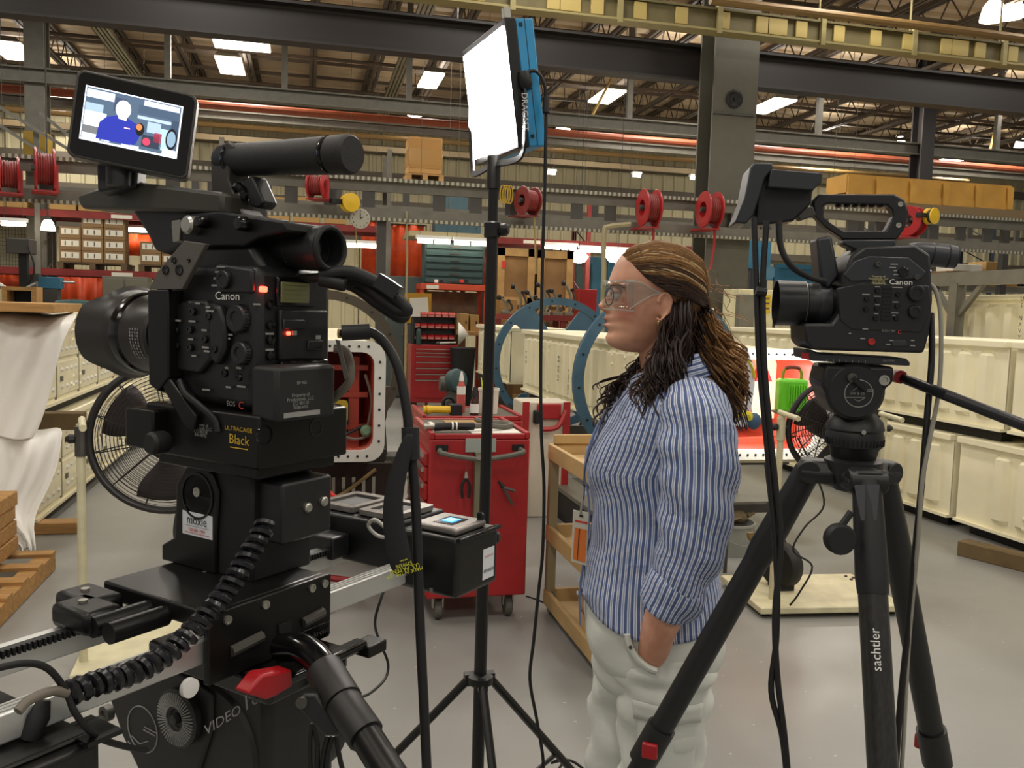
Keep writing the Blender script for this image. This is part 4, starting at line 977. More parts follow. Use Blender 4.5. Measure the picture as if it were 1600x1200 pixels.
# teal fan-shaped drill press near
c = PY(706, 600, 7.0); r = thing('grinder', 'teal bench grinder on a dark pedestal behind the tool cart', 'grinder', (c.x, 7.0, 0))
MB().tube([(0, 0, 0), (0, 0, c.z - .05)], .045, 10).build('pedestal', GREYM, r); MB().lathe([(.02, -.05), (.09, -.04), (.1, 0), (.09, .04), (.03, .06)], (.03, -.02, c.z + .03), (.5, -.8, .1), 18).build('wheel_guard', TEAL, r); MB().lathe([(.06, -.1), (.065, 0), (.05, .1)], (0, 0, c.z), EX, 14).build('motor', GREYM, r); MB().lathe([(.16, 0), (.15, .03)], n=16).build('foot', GREYM, r)

# ------------------------------------------------------------------ red tool cart
GTOP = mat('cart_mat_grey', '5a5447', .7, var=.15)
def cart(name, label, x0, x1, y0, y1, h, handles=True):
    r = thing(name, label, 'tool cart', ((x0 + x1) / 2, (y0 + y1) / 2, 0)); W = x1 - x0; D = y1 - y0
    MB().box((0, 0, .13 + (h - .16) / 2), (W, D, h - .16)).build('body', RED, r, bevel=.008)
    MB().box((0, 0, h - .015), (W - .03, D - .03, .012)).build('top_mat', GTOP, r)
    for sx in (-1, 1): MB().box((sx * (W / 2 - .012), 0, h - .012), (.024, D, .034)).build('rim', RED, r, bevel=.004)
    for sy in (-1, 1): MB().box((0, sy * (D / 2 - .012), h - .016), (W - .05, .024, .026)).build('rim', RED, r, bevel=.004)
    z = .16
    for hh in (.2, .14, .12, .09, .08, .07):
        d = MB().b2((-W / 2 - .018, -D / 2 + .03, z), (-W / 2, D / 2 - .03, z + hh - .012)).build('drawer', RED, r, bevel=.003); MB().b2((-W / 2 - .032, -D / 2 + .05, z + hh - .034), (-W / 2 - .018, D / 2 - .05, z + hh - .014)).build('pull', STEEL, d); z += hh
    for sx in (-1, 1):
        for sy in (-1, 1):
            w_ = MB().lathe([(.05, -.018), (.056, -.012), (.056, .012), (.05, .018)], (sx * (W / 2 - .07), sy * (D / 2 - .09), .056), EX, 18).build('caster_wheel', mat('grey_rubber', '5c5a52', .6), r)
            MB().b2((sx * (W / 2 - .07) - .028, sy * (D / 2 - .09) - .02, .06), (sx * (W / 2 - .07) - .02, sy * (D / 2 - .09) + .02, .13)).b2((sx * (W / 2 - .07) - .028, sy * (D / 2 - .09) - .02, .118), (sx * (W / 2 - .07) + .028, sy * (D / 2 - .09) + .02, .13)).b2((sx * (W / 2 - .07) + .02, sy * (D / 2 - .09) - .02, .06), (sx * (W / 2 - .07) + .028, sy * (D / 2 - .09) + .02, .13)).build('fork', STEEL, w_)
    if handles:
        for sx in (-1, 1):
            MB().tube(smoothpath([(sx * .2, -D / 2, h - .08), (sx * .2, -D / 2 - .06, h - .085), (sx * .13, -D / 2 - .07, h - .1), (sx * .03, -D / 2 - .07, h - .115)], 5), .013, 8).build('grip', mat('grey_rubber', '5c5a52'), r)
            MB().box((sx * .19, -D / 2 - .003, h - .07), (.06, .008, .03)).build('handle_slot', BLK2, r)
        MB().b2((-.03, -D / 2 - .035, .25), (.03, -D / 2, h - .09)).build('hanger_bar', mat('olive_grey', '77755f', .5, .3), r)
        MB().b2((-.075, -D / 2 - .012, h - .09), (.075, -D / 2, h - .025)).build('clip_plate', mat('plate_grey', '9aa09a', .5), r); MB().b2((-.03, -D / 2 - .06, h - .12), (.02, -D / 2 - .01, h - .1)).build('hook_block', STEEL, r)
    return r
CY0, CY1, CHT = 4.1, 4.72, .95
cart('tool_cart', 'red tool cart with grey grips in front of the light stand', .585, 1.085, CY0, CY1, CHT)
cart('tool_cart', 'second red tool cart with a drill on top behind the first', .66, 1.26, 4.95, 5.5, .93, False)
# things on the carts
CT = CHT - .008
tag(MB().b2((.8, 4.14, CT), (1.05, 4.48, CT + .004)).build('paper_pad', PAPER), 'white paper lying on the near red cart', 'paper')
tag(MB().b2((.73, 4.42, CT), (.95, 4.62, CT + .006)).build('cardboard_sheet', CARD), 'cardboard sheet lying on the near red cart', 'cardboard')
r = thing('air_tool', 'black air tool with a curled hose lying on the near red cart', 'air tool', (.62, 4.2, CT))
MB().tube(smoothpath([(0, 0, .025), (.08, 0, .03), (.16, .0, .03), (.2, 0, .03)], 4), [.02] * 13, 10).build('body', BLK2, r)
MB().lathe([(.018, -.03), (.024, 0), (.018, .02)], (-.02, 0, .03), EX, 12).build('nozzle', STEEL, r)
for k in (.09, .11): MB().lathe([(.023, -.004), (.023, .004)], (k, 0, .03), EX, 14).build('band', WHITE, r)
MB().tube(smoothpath([(.2, 0, .03), (.27, .02, .03), (.36, .05, .02), (.42, .12, .02), (.4, .2, .02), (.3, .24, .02), (.27, .3, .025)], 6), .014, 8).build('hose', mat('hose_grey', '5b584d', .5), r)
def bottle(name, label, x, y, z, prof, m, capm, lab=None, lm=None):
    r = thing(name, label, 'bottle', (x, y, z)); MB().lathe(prof, n=18).build('body', m, r, sharp=50)
    h = prof[-1][1]; rr = prof[-1][0]
    MB().lathe([(rr * 1.2, h), (rr * 1.15, h + .02), (rr * .6, h + .05), (rr * .5, h + .06)], n=14).build('cap', capm, r)
    if lab: MB().lathe([(lab[0], lab[1]), (lab[0], lab[2])], n=18, caps=False).build('label', lm, r)
S2 = .93 - .008
bottle('spray_bottle', 'white spray bottle with red liquid on the rear red cart', .93, 5.2, S2, [(.026, 0), (.026, .14), (.02, .17), (.012, .19)], mat('bottle_clear_red', 'b8504a', .3), WHITE, (.0265, .11, .16), WHITE)
bottle('small_bottle', 'small brown bottle with white label on the rear red cart', .985, 5.05, S2, [(.026, 0), (.026, .08), (.016, .1), (.016, .11)], mat('brown_glass', '3a1f14', .15), BLK2, (.0268, .015, .07), WHITE)
r = thing('plastic_tub', 'white plastic tub with pens on the rear red cart', 'tub', (1.09, 5.14, S2)); MB().lathe([(.055, 0), (.062, .14), (.066, .14), (.066, .155), (.058, .155), (.05, .02)], n=22, caps=False).build('tub_body', mat('tub_white', 'd9cfc2', .4), r); MB().lathe([(.056, .01), (.0, .01)], n=22, caps=False).build('tub_floor', WHITE, r); MB().box((-.02, -.0655, .085), (.02, .003, .03)).build('diamond_mark', REDP, r)
for k in range(4): MB().tube([(.01 * k - .02, 0, .02), (.025 * k - .05, .01 * k, .22)], .004, 6).build('pen', [YELP, YELP, ORNG, WOOD][k], r)
r = thing('power_drill', 'yellow and black cordless tool lying on the rear red cart', 'power tool', (.80, 5.06, S2)); MB().tube([(-.1, 0, .03), (-.06, 0, .032), (.04, 0, .03)], [.028, .022, .024], 10).build('handle', YEL, r); MB().b2((.04, -.035, .0), (.11, .035, .065)).build('battery', BLK2, r, bevel=.006); MB().lathe([(.02, 0), (.03, .02)], (-.1, 0, .03), (-1, 0, 0), 10).build('head', YEL, r)
r = thing('cable_coil', 'dark cable reel end on the rear red cart', 'cable reel', (.87, 5.3, S2)); MB().torus((0, 0, .045), EY, .035, .012, 20, 6).build('coil', BLK2, r); MB().lathe([(.02, -.03), (.02, .03)], (0, 0, .045), EY, 12).build('hub', GREYM, r)
r = thing('pliers', 'black pliers hanging on the front of the red cart', 'pliers', (.76, 4.07, .7)); MB().tube(smoothpath([(0, -.01, .04), (-.02, -.01, 0), (-.015, -.01, -.06)], 4), .008, 6).tube(smoothpath([(0, -.01, .04), (.02, -.01, 0), (.015, -.01, -.06)], 4), .008, 6).build('handles', BLK2, r); MB().lathe([(.012, 0), (.006, .03)], (0, -.01, .04), EZ, 8).build('jaws', STEEL, r)
MB().tube([(0, -.01, .06), (.02, -.01, .16)], .002, 5).build('cord', GREYM, r)
r = thing('pliers', 'open pliers hanging right of the bar on the red cart', 'pliers', (.945, 4.07, .66)); MB().tube([(0, -.012, .03), (.05, -.012, -.06)], .008, 6).tube([(0, -.012, .03), (.06, -.012, .01)], .008, 6).build('handles', GREYM, r); MB().lathe([(.012, 0), (.006, .04)], (0, -.012, .03), (-.5, 0, .7), 8).build('jaws', BLK2, r)

# ------------------------------------------------------------------ beige utility trolley
r = thing('utility_trolley', 'beige three-tray utility trolley behind the woman', 'trolley', (1.44, 3.78, 0)); TB = mat('trolley_beige', 'b89a68', .6, var=.15, scale=5)
TWX, TWY = .215, .43
for z in (.86, .44, .10):
    MB().b2((-TWX, -TWY, z - .045), (TWX, TWY, z - .035)).build('tray_floor', TB, r)
    for sx in (-1, 1): MB().b2((sx * TWX - .012, -TWY - .01, z - .06), (sx * TWX + .012, TWY + .01, z + .02)).build('tray_side', TB, r, bevel=.004)
    for sy in (-1, 1): MB().b2((-TWX + .01, sy * TWY - .012, z - .06), (TWX - .01, sy * TWY + .012, z + .02)).build('tray_end', TB, r, bevel=.004)
for sx in (-1, 1):
    for sy in (-1, 1):
        MB().b2((sx * (TWX - .015) - .022, sy * (TWY - .015) - .022, .09), (sx * (TWX - .015) + .022, sy * (TWY - .015) + .022, .86)).build('post', mat('trolley_post', '8d8062', .6), r)
        MB().lathe([(.05, -.015), (.058, -.01), (.058, .01), (.05, .015)], (sx * (TWX - .02), sy * (TWY - .04), .058), EX, 16).build('wheel', mat('grey_rubber', '5c5a52'), r)
MB().b2((-TWX + .01, TWY - .025, .88), (TWX - .01, TWY - .005, .93)).build('push_rail', TB, r, bevel=.006)
q = thing('hand_tool', 'dark hand tool lying in the middle trolley tray', 'tool', (1.36, 3.85, .405)); MB().tube([(0, .15, .02), (0, -.15, .02)], .018, 8).build('shaft', BLK2, q); MB().b2((-.03, -.2, 0), (.03, -.15, .04)).build('head', GREYM, q)
q = thing('rag_bundle', 'crumpled tan bag in the bottom trolley tray', 'bag', (1.4, 3.85, .066)); MB().ell((0, 0, .09), (.11, .14, .09), nu=14, nv=8).build('body', mat('rag_tan', 'a88a66', .8, bump=.6, bscale=25), q); MB().ell((-.03, .02, .18), (.05, .05, .03), nu=10, nv=6).build('neck', mat('rag_tan', 'a88a66'), q)

# ------------------------------------------------------------------ red mechanic stool
r = thing('mechanic_stool', 'red-rimmed black shop stool on casters behind the slider', 'stool', (.02, 4.42, 0))
RS = mat('stool_red', 'd0241f', .35)
out = [(-.25, .0), (.20, .0), (.22, .03), (.19, .08), (.14, .20), (.10, .235), (.05, .25), (-.25, .25)]
inn = [(-.22, .03), (.15, .03), (.16, .04), (.15, .07), (.10, .19), (.08, .21), (.04, .22), (-.22, .22)]
mb = MB(); mb.prism(out, (0, .0, .39), EX, EZ, .05, inn); mb.build('back_rim', RS, r, bevel=.008)
MB().prism(inn, (0, .01, .39), EX, EZ, .02).build('back_pad', mat('stool_pad', '242423', .7), r)
MB().b2((-.25, -.02, .34), (.2, .35, .39)).build('seat', mat('stool_pad', '242423'), r, bevel=.02)
MB().b2((-.25, -.04, .325), (.2, .36, .345)).build('seat_rim', RS, r, bevel=.006)
MB().lathe([(.03, .12), (.025, .33)], (0, .15, 0), n=14).build('column', CHROME, r)
for k in range(5):
    a = 2 * PI * k / 5 - 1.1; e = V((.24 * math.cos(a), .15 + .24 * math.sin(a), .08))
    MB().tube([(0, .15, .13), e], .018, 6).build('leg', RED, r); MB().lathe([(.028, -.015), (.03, 0), (.028, .015)], (e.x, e.y, .03), (math.sin(a), -math.cos(a), 0), 14).build('caster', CHROME, r)

# ------------------------------------------------------------------ sheeting and pallets at left
def sheet_mat():
    m = mat('white_plastic', 'f3f1ec', .35, bump=.5, bscale=9); b = m.node_tree.nodes['Principled BSDF']
    b.inputs['Subsurface Weight'].default_value = 0.0; return m
SH = sheet_mat()
def drape(name, label, rows, y0, amp, nfold, ybase=None):
    mb = MB(); n = 34; o = 0
    for ri, (pl, pr_, py, yy) in enumerate(rows):
        for j in range(n + 1):
            t = j / n; px = pl + (pr_ - pl) * t
            dy = amp * (math.sin(t * nfold + ri * .35) + .5 * math.sin(t * nfold * 2.3 + ri * .8)) * min(1, ri / 2)
            mb.v.append(tuple(PY(px, py + 4 * math.sin(t * 9 + ri), yy + dy)))
    for i in range(len(rows) - 1):
        for j in range(n):
            a = i * (n + 1) + j; mb.f.append((a, a + 1, a + n + 2, a + n + 1))
    ob = mb.build(name, SH, sharp=None, solid=.004, subs=1)
    ob.data.polygons.foreach_set('use_smooth', [True] * len(ob.data.polygons)); return tag(ob, label, 'plastic sheet')
drape('plastic_sheet', 'white plastic sheet draped over the left container stack', [(-70, 112, 486, 6.15), (-70, 122, 492, 5.75), (-70, 116, 505, 5.62), (-70, 100, 530, 5.6), (-70, 88, 570, 5.58), (-70, 76, 620, 5.57), (-70, 64, 660, 5.56), (-70, 52, 686, 5.55)], 5.6, .028, 11)
drape('plastic_sheet', 'lower white plastic sheet bunched at the foot of the left stack', [(-70, 78, 668, 5.75), (-70, 100, 668, 5.62), (-70, 96, 690, 5.56), (-70, 92, 730, 5.54), (-70, 72, 770, 5.52), (-70, 50, 806, 5.5), (30, 55, 840, 5.4), (32, 56, 862, 5.36)], 5.6, .035, 14)
WPX = -1.62
for k in range(4):
    r = thing('timber_plank', 'thick timber plank in the stack at lower left, %s' % ['lowest', 'second from below', 'third from below', 'topmost'][k], 'plank', (-2.2, 4.75, .14 + k * .085), .02 * (k % 3 - 1), 'planks of the lower left stack')
    MB().b2((-.8, -.5 + .02 * k, 0), (.66 - .035 * (3 - k) % .07, .12, .08)).build('plank_body', WOOD, r, bevel=.006)
    MB().b2((-.8, .125, 0), (.64, .5, .08)).build('plank_body', WOOD, r, bevel=.006)
r = pallet(-2.1, 4.75, 0, 1.45, 1.1, 'wooden pallet carrying the plank stack at lower left')
# ================================================================== pedestal fans
CRM = mat('stand_cream', 'cdc6a4', .5, var=.12, scale=12)
FBLK = mat('fan_black', '1c1918', .45)
def fan(label, loc, rz, Rf, hz, half, tilt=0.0, wheel=False, over=.12):
    r = thing('pedestal_fan', label, 'fan', loc, rz)
    ca, sa = math.cos(tilt), math.sin(tilt)
    def T(x, y, z): return V((x, y * ca - z * sa, hz + y * sa + z * ca))
    def ringpts(rad, yy, n=48): return [T(rad * math.cos(2 * PI * i / n), yy, rad * math.sin(2 * PI * i / n)) for i in range(n)]
    MB().tube(ringpts(Rf, 0), .016, 8, closed=True).build('outer_band', FBLK, r)
    for side, yy in (('front_guard', -1), ('rear_guard', 1)):
        mb = MB(); k = .09
        while k < Rf - .012:
            mb.tube(ringpts(k, yy * .075 * math.sqrt(max(0, 1 - (k / Rf) ** 2)), 40), .0017, 4, closed=True); k += .0145
        for i in range(12):
            a = 2 * PI * i / 12 + .2; pts = []
            for t in (.25, .5, .75, 1.0):
                q = Rf * t; pts.append(T(q * math.cos(a), yy * (.075 * math.sqrt(max(0, 1 - t * t)) + .003), q * math.sin(a)))
            mb.tube(pts, .003, 4)
        mb.build(side, FBLK, r)
    ax = T(0, -1, 0) - T(0, 0, 0)
    MB().lathe([(.001, .09), (.07, .085), (.085, .07), (.085, .05)], T(0, 0, 0), ax, 24).build('hub_cap', FBLK, r)
    MB().lathe([(.06, .0), (.075, .05), (.07, .18), (.03, .2)], T(0, 0, 0), -ax, 20).build('motor', FBLK, r)
    for i in range(3):
        a0 = 2 * PI * i / 3 + .5; mb = MB(); vs = []; n = 8
        for u in range(n + 1):
            t = u / n; rr_ = .05 + (Rf * .86 - .05) * t; wda = .28 + .42 * math.sin(t * 2.2)
            for v_ in range(5):
                s_ = v_ / 4 - .5; a = a0 + s_ * wda * 1.5; vs.append(T(rr_ * math.cos(a), .03 * s_ * 2 - .01, rr_ * math.sin(a)))
        mb.add(vs, [(u * 5 + v_, u * 5 + v_ + 1, u * 5 + v_ + 6, u * 5 + v_ + 5) for u in range(n) for v_ in range(4)])
        mb.build('blade', mat('blade_brown', '2b2321', .5), r, solid=.004, sharp=60)
    for sx in (-1, 1):
        MB().tube([(sx * half, 0, .06), (sx * half, 0, hz + .06)], .017, 10).build('post', CRM, r)
        MB().tube([(sx * half, .03, hz + .075), (sx * half + .03, -.13, hz + .06)], .014, 10).build('top_pipe', CRM, r)
        MB().tube([(sx * half, 0, hz - .07), (sx * half, 0, hz + .05)], .023, 10).build('sleeve', GREYM if not wheel else CRM, r)
        MB().tube([(sx * half, 0, hz), (sx * Rf, 0, hz)], .012, 8).build('pivot_pin', FBLK, r)
        MB().lathe([(.018, 0), (.02, .02), (.01, .035)], (sx * (half + .02), -.0, hz), (sx, 0, 0), 8).build('wing_knob', FBLK, r)
    hw = half + over
    MB().b2((-hw, -.14, .025), (hw, .42, .06)).build('base_plate', CRM, r, bevel=.006)
    for sx in (-1, 1):
        for sy in (-.08, .36): MB().lathe([(.02, 0), (.02, .025)], (sx * (hw - .05), sy, 0), n=10).build('foot', BLK2, r)
    mb = MB()
    for sx in (-1, 1):
        for k in range(3): mb.lathe([(.009, 0), (.008, .008)], (sx * (hw - .07) + .03 * (k % 2), .3 + .03 * k, .06), n=6)
    mb.build('bolt', GREYM, r)
    if wheel:
        MB().lathe([(.03, -.045), (.115, -.045), (.125, -.03), (.125, .03), (.115, .045), (.03, .045)], (-.155, .18, .19), (.9, .43, 0), 24).build('wheel', BLK2, r)
        MB().b2((-.2, .12, .06), (-.1, .24, .09)).build('wheel_chock', BLK2, r)
    return r
fan('black pedestal fan on a cream stand behind the left camera', (-.545, 3.78, 0), 0.06, .305, .985, .335, -.03, over=.03)
fan('black pedestal fan with a wheel on its cream base behind the right tripod', (2.715, 4.02, 0), -.1, .245, .985, .285, .05, True)
def cable(name, label, pts, rad, m, n=7, cat='cable', sub=6):
    return tag(MB().tube(smoothpath(pts, sub), rad, n).build(name, m, sharp=60), label, cat)
cable('fan_cord', 'black power cord hanging below the left fan', [(-.50, 3.7, .72), (-.51, 3.66, .6), (-.46, 3.64, .48), (-.47, 3.63, .38), (-.46, 3.62, .25), (-.49, 3.6, .1), (-.55, 3.5, .006), (-.8, 3.3, .006)], .006, BLK2)
cable('fan_cord', 'dark cord looping down the right fan stand', [(2.44, 3.9, .95), (2.5, 3.84, .8), (2.56, 3.82, .62), (2.47, 3.84, .5), (2.42, 3.85, .38), (2.52, 3.83, .3), (2.47, 3.85, .16), (2.45, 3.9, .075)], .005, BLK2)
# bucket with gloves
c = PZ(1145, 868, 0); c.y += .12
r = thing('bucket', 'grey plastic bucket on the floor behind the woman', 'bucket', (2.74, 5.1, 0))
MB().lathe([(.125, 0), (.15, .2), (.155, .2), (.155, .215), (.143, .215), (.12, .012), (0, .012)], n=26, caps=False).build('pail', mat('bucket_grey', '8d8f87', .5), r)
MB().tube(smoothpath([(-.15, 0, .2), (-.1, -.14, .13), (0, -.19, .1), (.1, -.14, .13), (.15, 0, .2)], 5), .004, 6).build('handle', STEEL, r)
for k, (dx, dy, dz) in enumerate(((-.07, .0, .22), (.06, .03, .23))):
    q = thing('work_glove', ['brown leather glove on the left of the grey bucket', 'brown leather glove on the right of the grey bucket'][k], 'glove', (2.74 + dx, 5.1 + dy, dz - .06), .5 * k)
    MB().ell((0, 0, .06), (.075, .055, .045), nu=14, nv=8).build('palm', mat('glove_brown', '5f5138', .85, var=.2), q)
    for i in range(4): MB().tube([(.05, -.04 + .025 * i, .07), (.11, -.05 + .03 * i, .085 - .01 * i)], [.014, .01], 6).build('finger', mat('glove_brown', '5f5138'), q)
cable('bucket_hose', 'brown brass-ended hose leaning on the grey bucket', [P(1237, 775, 4.75), P(1220, 800, 4.7), P(1200, 822, 4.68), P(1186, 838, 4.68), P(1174, 840, 4.68), P(1172, 832, 4.68)], .02, mat('brass_brown', '84714a', .5, .3), cat='hose')
# green work lamp
c = PY(1236, 618, 4.58)
r = thing('work_lamp', 'green ribbed work lamp with a yellow-red handle on a slim stand', 'lamp', (c.x, c.y, 0), -.25)
GRN = mat('lamp_green', '6fd02c', .4, var=.08); z = c.z
MB().box((0, 0, z), (.17, .1, .2)).build('housing', GRN, r, bevel=.02, seg=3)
for k in range(8): MB().box((-.03 + k * .0145, -.054, z + .0), (.006, .014, .13)).build('cooling_rib', GRN, r, bevel=.002)
MB().box((0, -.0, z - .1), (.19, .12, .014)).build('bottom_rim', mat('dark_green', '284a14', .5), r, bevel=.004)
hp = smoothpath([(-.055, 0, z + .1), (-.052, 0, z + .14), (-.03, 0, z + .165), (.03, 0, z + .165), (.052, 0, z + .14), (.055, 0, z + .1)], 5)
MB().tube(hp, .009, 8).build('handle', mat('lime_yellow', '9a9a1e', .5), r)
MB().tube(hp[8:-8], .0115, 8).build('handle_grip', mat('handle_brown', '7a2a1c', .5), r)
MB().box((0, .052, z), (.15, .006, .17)).build('lamp_glass', mat('lamp_hot', 'fff6e6', .4, emit='fff2dc', estr=12), r)
MB().tube([(-.04, 0, z - .1), (-.04, 0, .03)], .009, 8).build('pole', mat('pole_red', '6b2a22', .5), r)
for k in range(3):
    a = 2 * PI * k / 3 + .4; MB().tube([(-.04, 0, .35), (-.04 + .16 * math.cos(a), .16 * math.sin(a), .008)], .008, 6).build('leg', BLK2, r)
l = area('work_lamp_light', (c.x + .0, c.y + .08, c.z), .14, .16, 9, (1, .95, .88)); l.rotation_euler = (R(90), 0, R(-6))
# cloth and gloves hanging at the open container
r = thing('cloth_bundle', 'white cloth bundle with yellow strap and blue glove hanging behind the woman shoulder', 'cloth', (PY(1160, 610, 4.6).x, 4.6, PY(1160, 700, 4.6).z))
q = r.location.copy()
mb = MB(); rows = [(1150, 1166, 545), (1148, 1176, 570), (1148, 1178, 600), (1148, 1172, 640), (1150, 1165, 665)]
rings = []
for (a, b, yy) in rows:
    pa = PY(a, yy, 4.6) - q; pb = PY(b, yy, 4.6) - q; m_ = (pa + pb) / 2; hw = (pb.x - pa.x) / 2
    rings.append([V((m_.x + hw * math.cos(2 * PI * i / 16), .05 * math.sin(2 * PI * i / 16), m_.z)) for i in range(16)])
mb.loft(rings); mb.build('sleeve', mat('cloth_white', 'd6d8e8', .7), r)
pts = [PY(x, y, 4.56) - q for x, y in ((1150, 552), (1164, 560), (1174, 574), (1178, 590))]; MB().tube(smoothpath(pts, 5), .02, 8, flat=.4).build('yellow_strap', mat('strap_yellow', 'd9cf2e', .5), r)
pts = [PY(x, y, 4.56) - q for x, y in ((1155, 646), (1168, 648), (1172, 655))]; MB().tube(smoothpath(pts, 5), .025, 8).build('strap_end', mat('strap_yellow', 'd9cf2e'), r)
a = PY(1178, 658, 4.56) - q; MB().ell(a, (.045, .03, .05), nu=14, nv=8).build('blue_glove', mat('mitt_blue', '3a5878', .6), r)
MB().tube([(0, .1, .3), (0, .1, -q.z)], .012, 6).build('peg_post', GREYM, r)
# ================================================================== local frames of the two camera rigs
class Rig:
    def __init__(s, px, py, d, head, lx, ly, lz=0.0):
        c = R(head); s.x = V((math.sin(c), math.cos(c), 0)); s.y = V((-s.x.y, s.x.x, 0)); s.z = V((0, 0, 1))
        s.O = P(px, py, d) - s.x * lx - s.y * ly - s.z * lz; s.mw = basis(s.O, s.x, s.y, s.z)
    def L(s, px, py, ax, val):                       # where a sight line meets a plane of the rig, in rig coordinates
        q = ray(px, py); B = (s.x, s.y, s.z)[ax]; t = (val - (CAM - s.O).dot(B)) / q.dot(B); w = CAM + q * t - s.O
        return V((w.dot(s.x), w.dot(s.y), w.dot(s.z)))
    def D(s, px, py, d): w = P(px, py, d) - s.O; return V((w.dot(s.x), w.dot(s.y), w.dot(s.z)))
    def W(s, l): return s.O + s.x * l[0] + s.y * l[1] + s.z * l[2]
    def vec(s, w): return V((w.dot(s.x), w.dot(s.y), w.dot(s.z)))
    def plate(s, pts, y, th, mb=None):               # a plate parallel to the rig's side, y = its outer face
        mb = mb or MB(); q = [s.L(a, b, 1, y) for a, b in pts]; n = len(q)
        lo = [V((a.x, y, a.z)) for a in q]; hi = [V((a.x, y - th, a.z)) for a in q]
        return mb.add(lo + hi, [tuple(range(n)), tuple(reversed(range(n, 2 * n)))] + [((i + 1) % n, i, n + i, n + (i + 1) % n) for i in range(n)])
XA, YA, ZA = V((1, 0, 0)), V((0, 1, 0)), V((0, 0, 1))
gA = Rig(402, 520, 1.0, -45, -.085, .066)
g = gA
cam1 = thing('cinema_camera', 'large black cinema camera with a lit monitor at left on the slider', 'video camera', mw=g.mw)
# --- body
MB().b2((-.083, -.06, -.092), (.085, .066, .078)).build('body', BLK, cam1, bevel=.012, seg=3)
MB().prism([(-.075, .07), (.06, .07), (.035, .105), (-.05, .105)], (0, .045, 0), XA, ZA, .09).build('top_hump', BLK, cam1, bevel=.008)
MB().b2((.06, .0, -.085), (.1, .07, .06)).build('front_housing', BLK, cam1, bevel=.012)
# raised pods on the side
mb = MB(); g.plate([(268, 480), (285, 470), (322, 469), (330, 500), (330, 560), (310, 585), (275, 580), (268, 560)], .074, .012, mb); mb.build('control_pod', BLK, cam1, bevel=.004)
mb = MB(); g.plate([(324, 472), (342, 478), (350, 505), (350, 545), (338, 572), (326, 560)], .076, .012, mb); mb.build('button_pod', BLK, cam1, bevel=.004)
mb = MB(); g.plate([(338, 412), (393, 420), (393, 458), (335, 458)], .069, .008, mb); mb.build('mode_panel', BLK, cam1, bevel=.003)
def knob(px, py, yv, rad, hgt, name='dial', m=BLK, parent=None, ribs=True, gg=None, n=24):
    gg = gg or g; c = gg.L(px, py, 1, yv); mb = MB()
    mb.lathe([(rad, 0), (rad, hgt * .8), (rad * .9, hgt), (rad * .55, hgt), (rad * .5, hgt * .8), (0, hgt * .8)], (c.x, yv, c.z), YA, n)
    if ribs:
        for k in range(n):
            a = 2 * PI * k / n; mb.box((c.x + rad * math.cos(a), yv + hgt * .4, c.z + rad * math.sin(a)), (.0012, hgt * .7, .0012))
    return mb.build(name, m, parent)
knob(376, 498, .066, .0165, .009, parent=cam1); knob(381, 552, .066, .0135, .009, parent=cam1)
knob(352, 437, .069, .011, .006, 'mode_switch', parent=cam1, ribs=False)
for (a, b) in ((303, 487), (299, 515), (299, 543), (277, 517), (278, 541), (328, 494), (322, 530), (353, 583), (375, 590), (337, 545)): knob(a, b, .0745, .0048, .004, 'push_button', BLKG, cam1, False, n=12)
def dash(px, py, w, h, y, parent, gg=None, m=GREYP):
    gg = gg or g; c = gg.L(px, py, 1, y); return MB().box((c.x, y, c.z), (w, .0006, h)).build('print_mark', m, parent)
for (a, b, w_) in ((309, 474, .008), (300, 502, .012), (298, 530, .009), (303, 556, .008), (277, 501, .013), (325, 480, .008), (328, 486, .014), (319, 516, .009), (321, 543, .012), (323, 549, .01), (345, 417, .014), (341, 425, .011), (337, 435, .007), (335, 446, .01), (359, 523, .01), (357, 529, .006), (354, 575, .006), (373, 575, .008), (357, 605, .009), (377, 604, .014), (322, 609, .014)): dash(a, b, w_, .0022, .0772 if a < 351 and 465 < b < 580 else .0697, cam1)
A_ = V((-1, 0, 0))
c = g.L(358, 463, 1, .067); text('Canon', .0135, (c.x, .0695, c.z), A_, ZA, WHITE, cam1, sx=1.2)
c = g.L(361, 631, 1, .067); text('EOS', .0085, (c.x, .067, c.z), A_, ZA, GREYP, cam1)
c = g.L(377, 634, 1, .067); text('C', .013, (c.x, .067, c.z), A_, ZA, REDP, cam1)
# --- rear face
def rear(px0, py0, px1, py1, xo, xi, name, m, parent=cam1, bevel=.002):
    a = g.L(px0, py0, 0, xo); b = g.L(px1, py1, 0, xo)
    return MB().b2((xo, a.y, a.z), (xi, b.y, b.z)).build(name, m, parent, bevel=bevel)
LCDM = mat('status_lcd', '5d5c3c', .25, emit='6b6a44', estr=.12)
rear(434, 432, 492, 480, -.088, -.08, 'lcd_bezel', BLKG)
rear(440, 440, 484, 474, -.0895, -.087, 'status_display', LCDM)
for k, yy in enumerate((446, 453, 460, 467)): rear(446, yy, 478, yy + 1.2, -.0899, -.0893, 'display_line', mat('lcd_line', '45442c', .4), bevel=0)
rear(438, 484, 512, 560, -.09, -.08, 'card_slot_cover', BLK)
rear(444, 499, 478, 514, -.0925, -.0895, 'eject_button', BLK); rear(482, 532, 506, 547, -.0925, -.0895, 'eject_button', BLK)
rear(440, 565, 514, 570, -.0905, -.085, 'panel_line', BLKG)
LEDR = mat('led_red', 'ff3a30', .4, emit='ff3020', estr=14)
rear(407, 447, 419, 457, -.0865, -.083, 'tally_lamp', LEDR); rear(449, 518, 455, 524, -.0925, -.09, 'access_lamp', LEDR)
rear(457, 517, 464, 524, -.0915, -.09, 'print_mark', GREYP, bevel=0); rear(494, 524, 501, 530, -.0915, -.09, 'print_mark', GREYP, bevel=0)
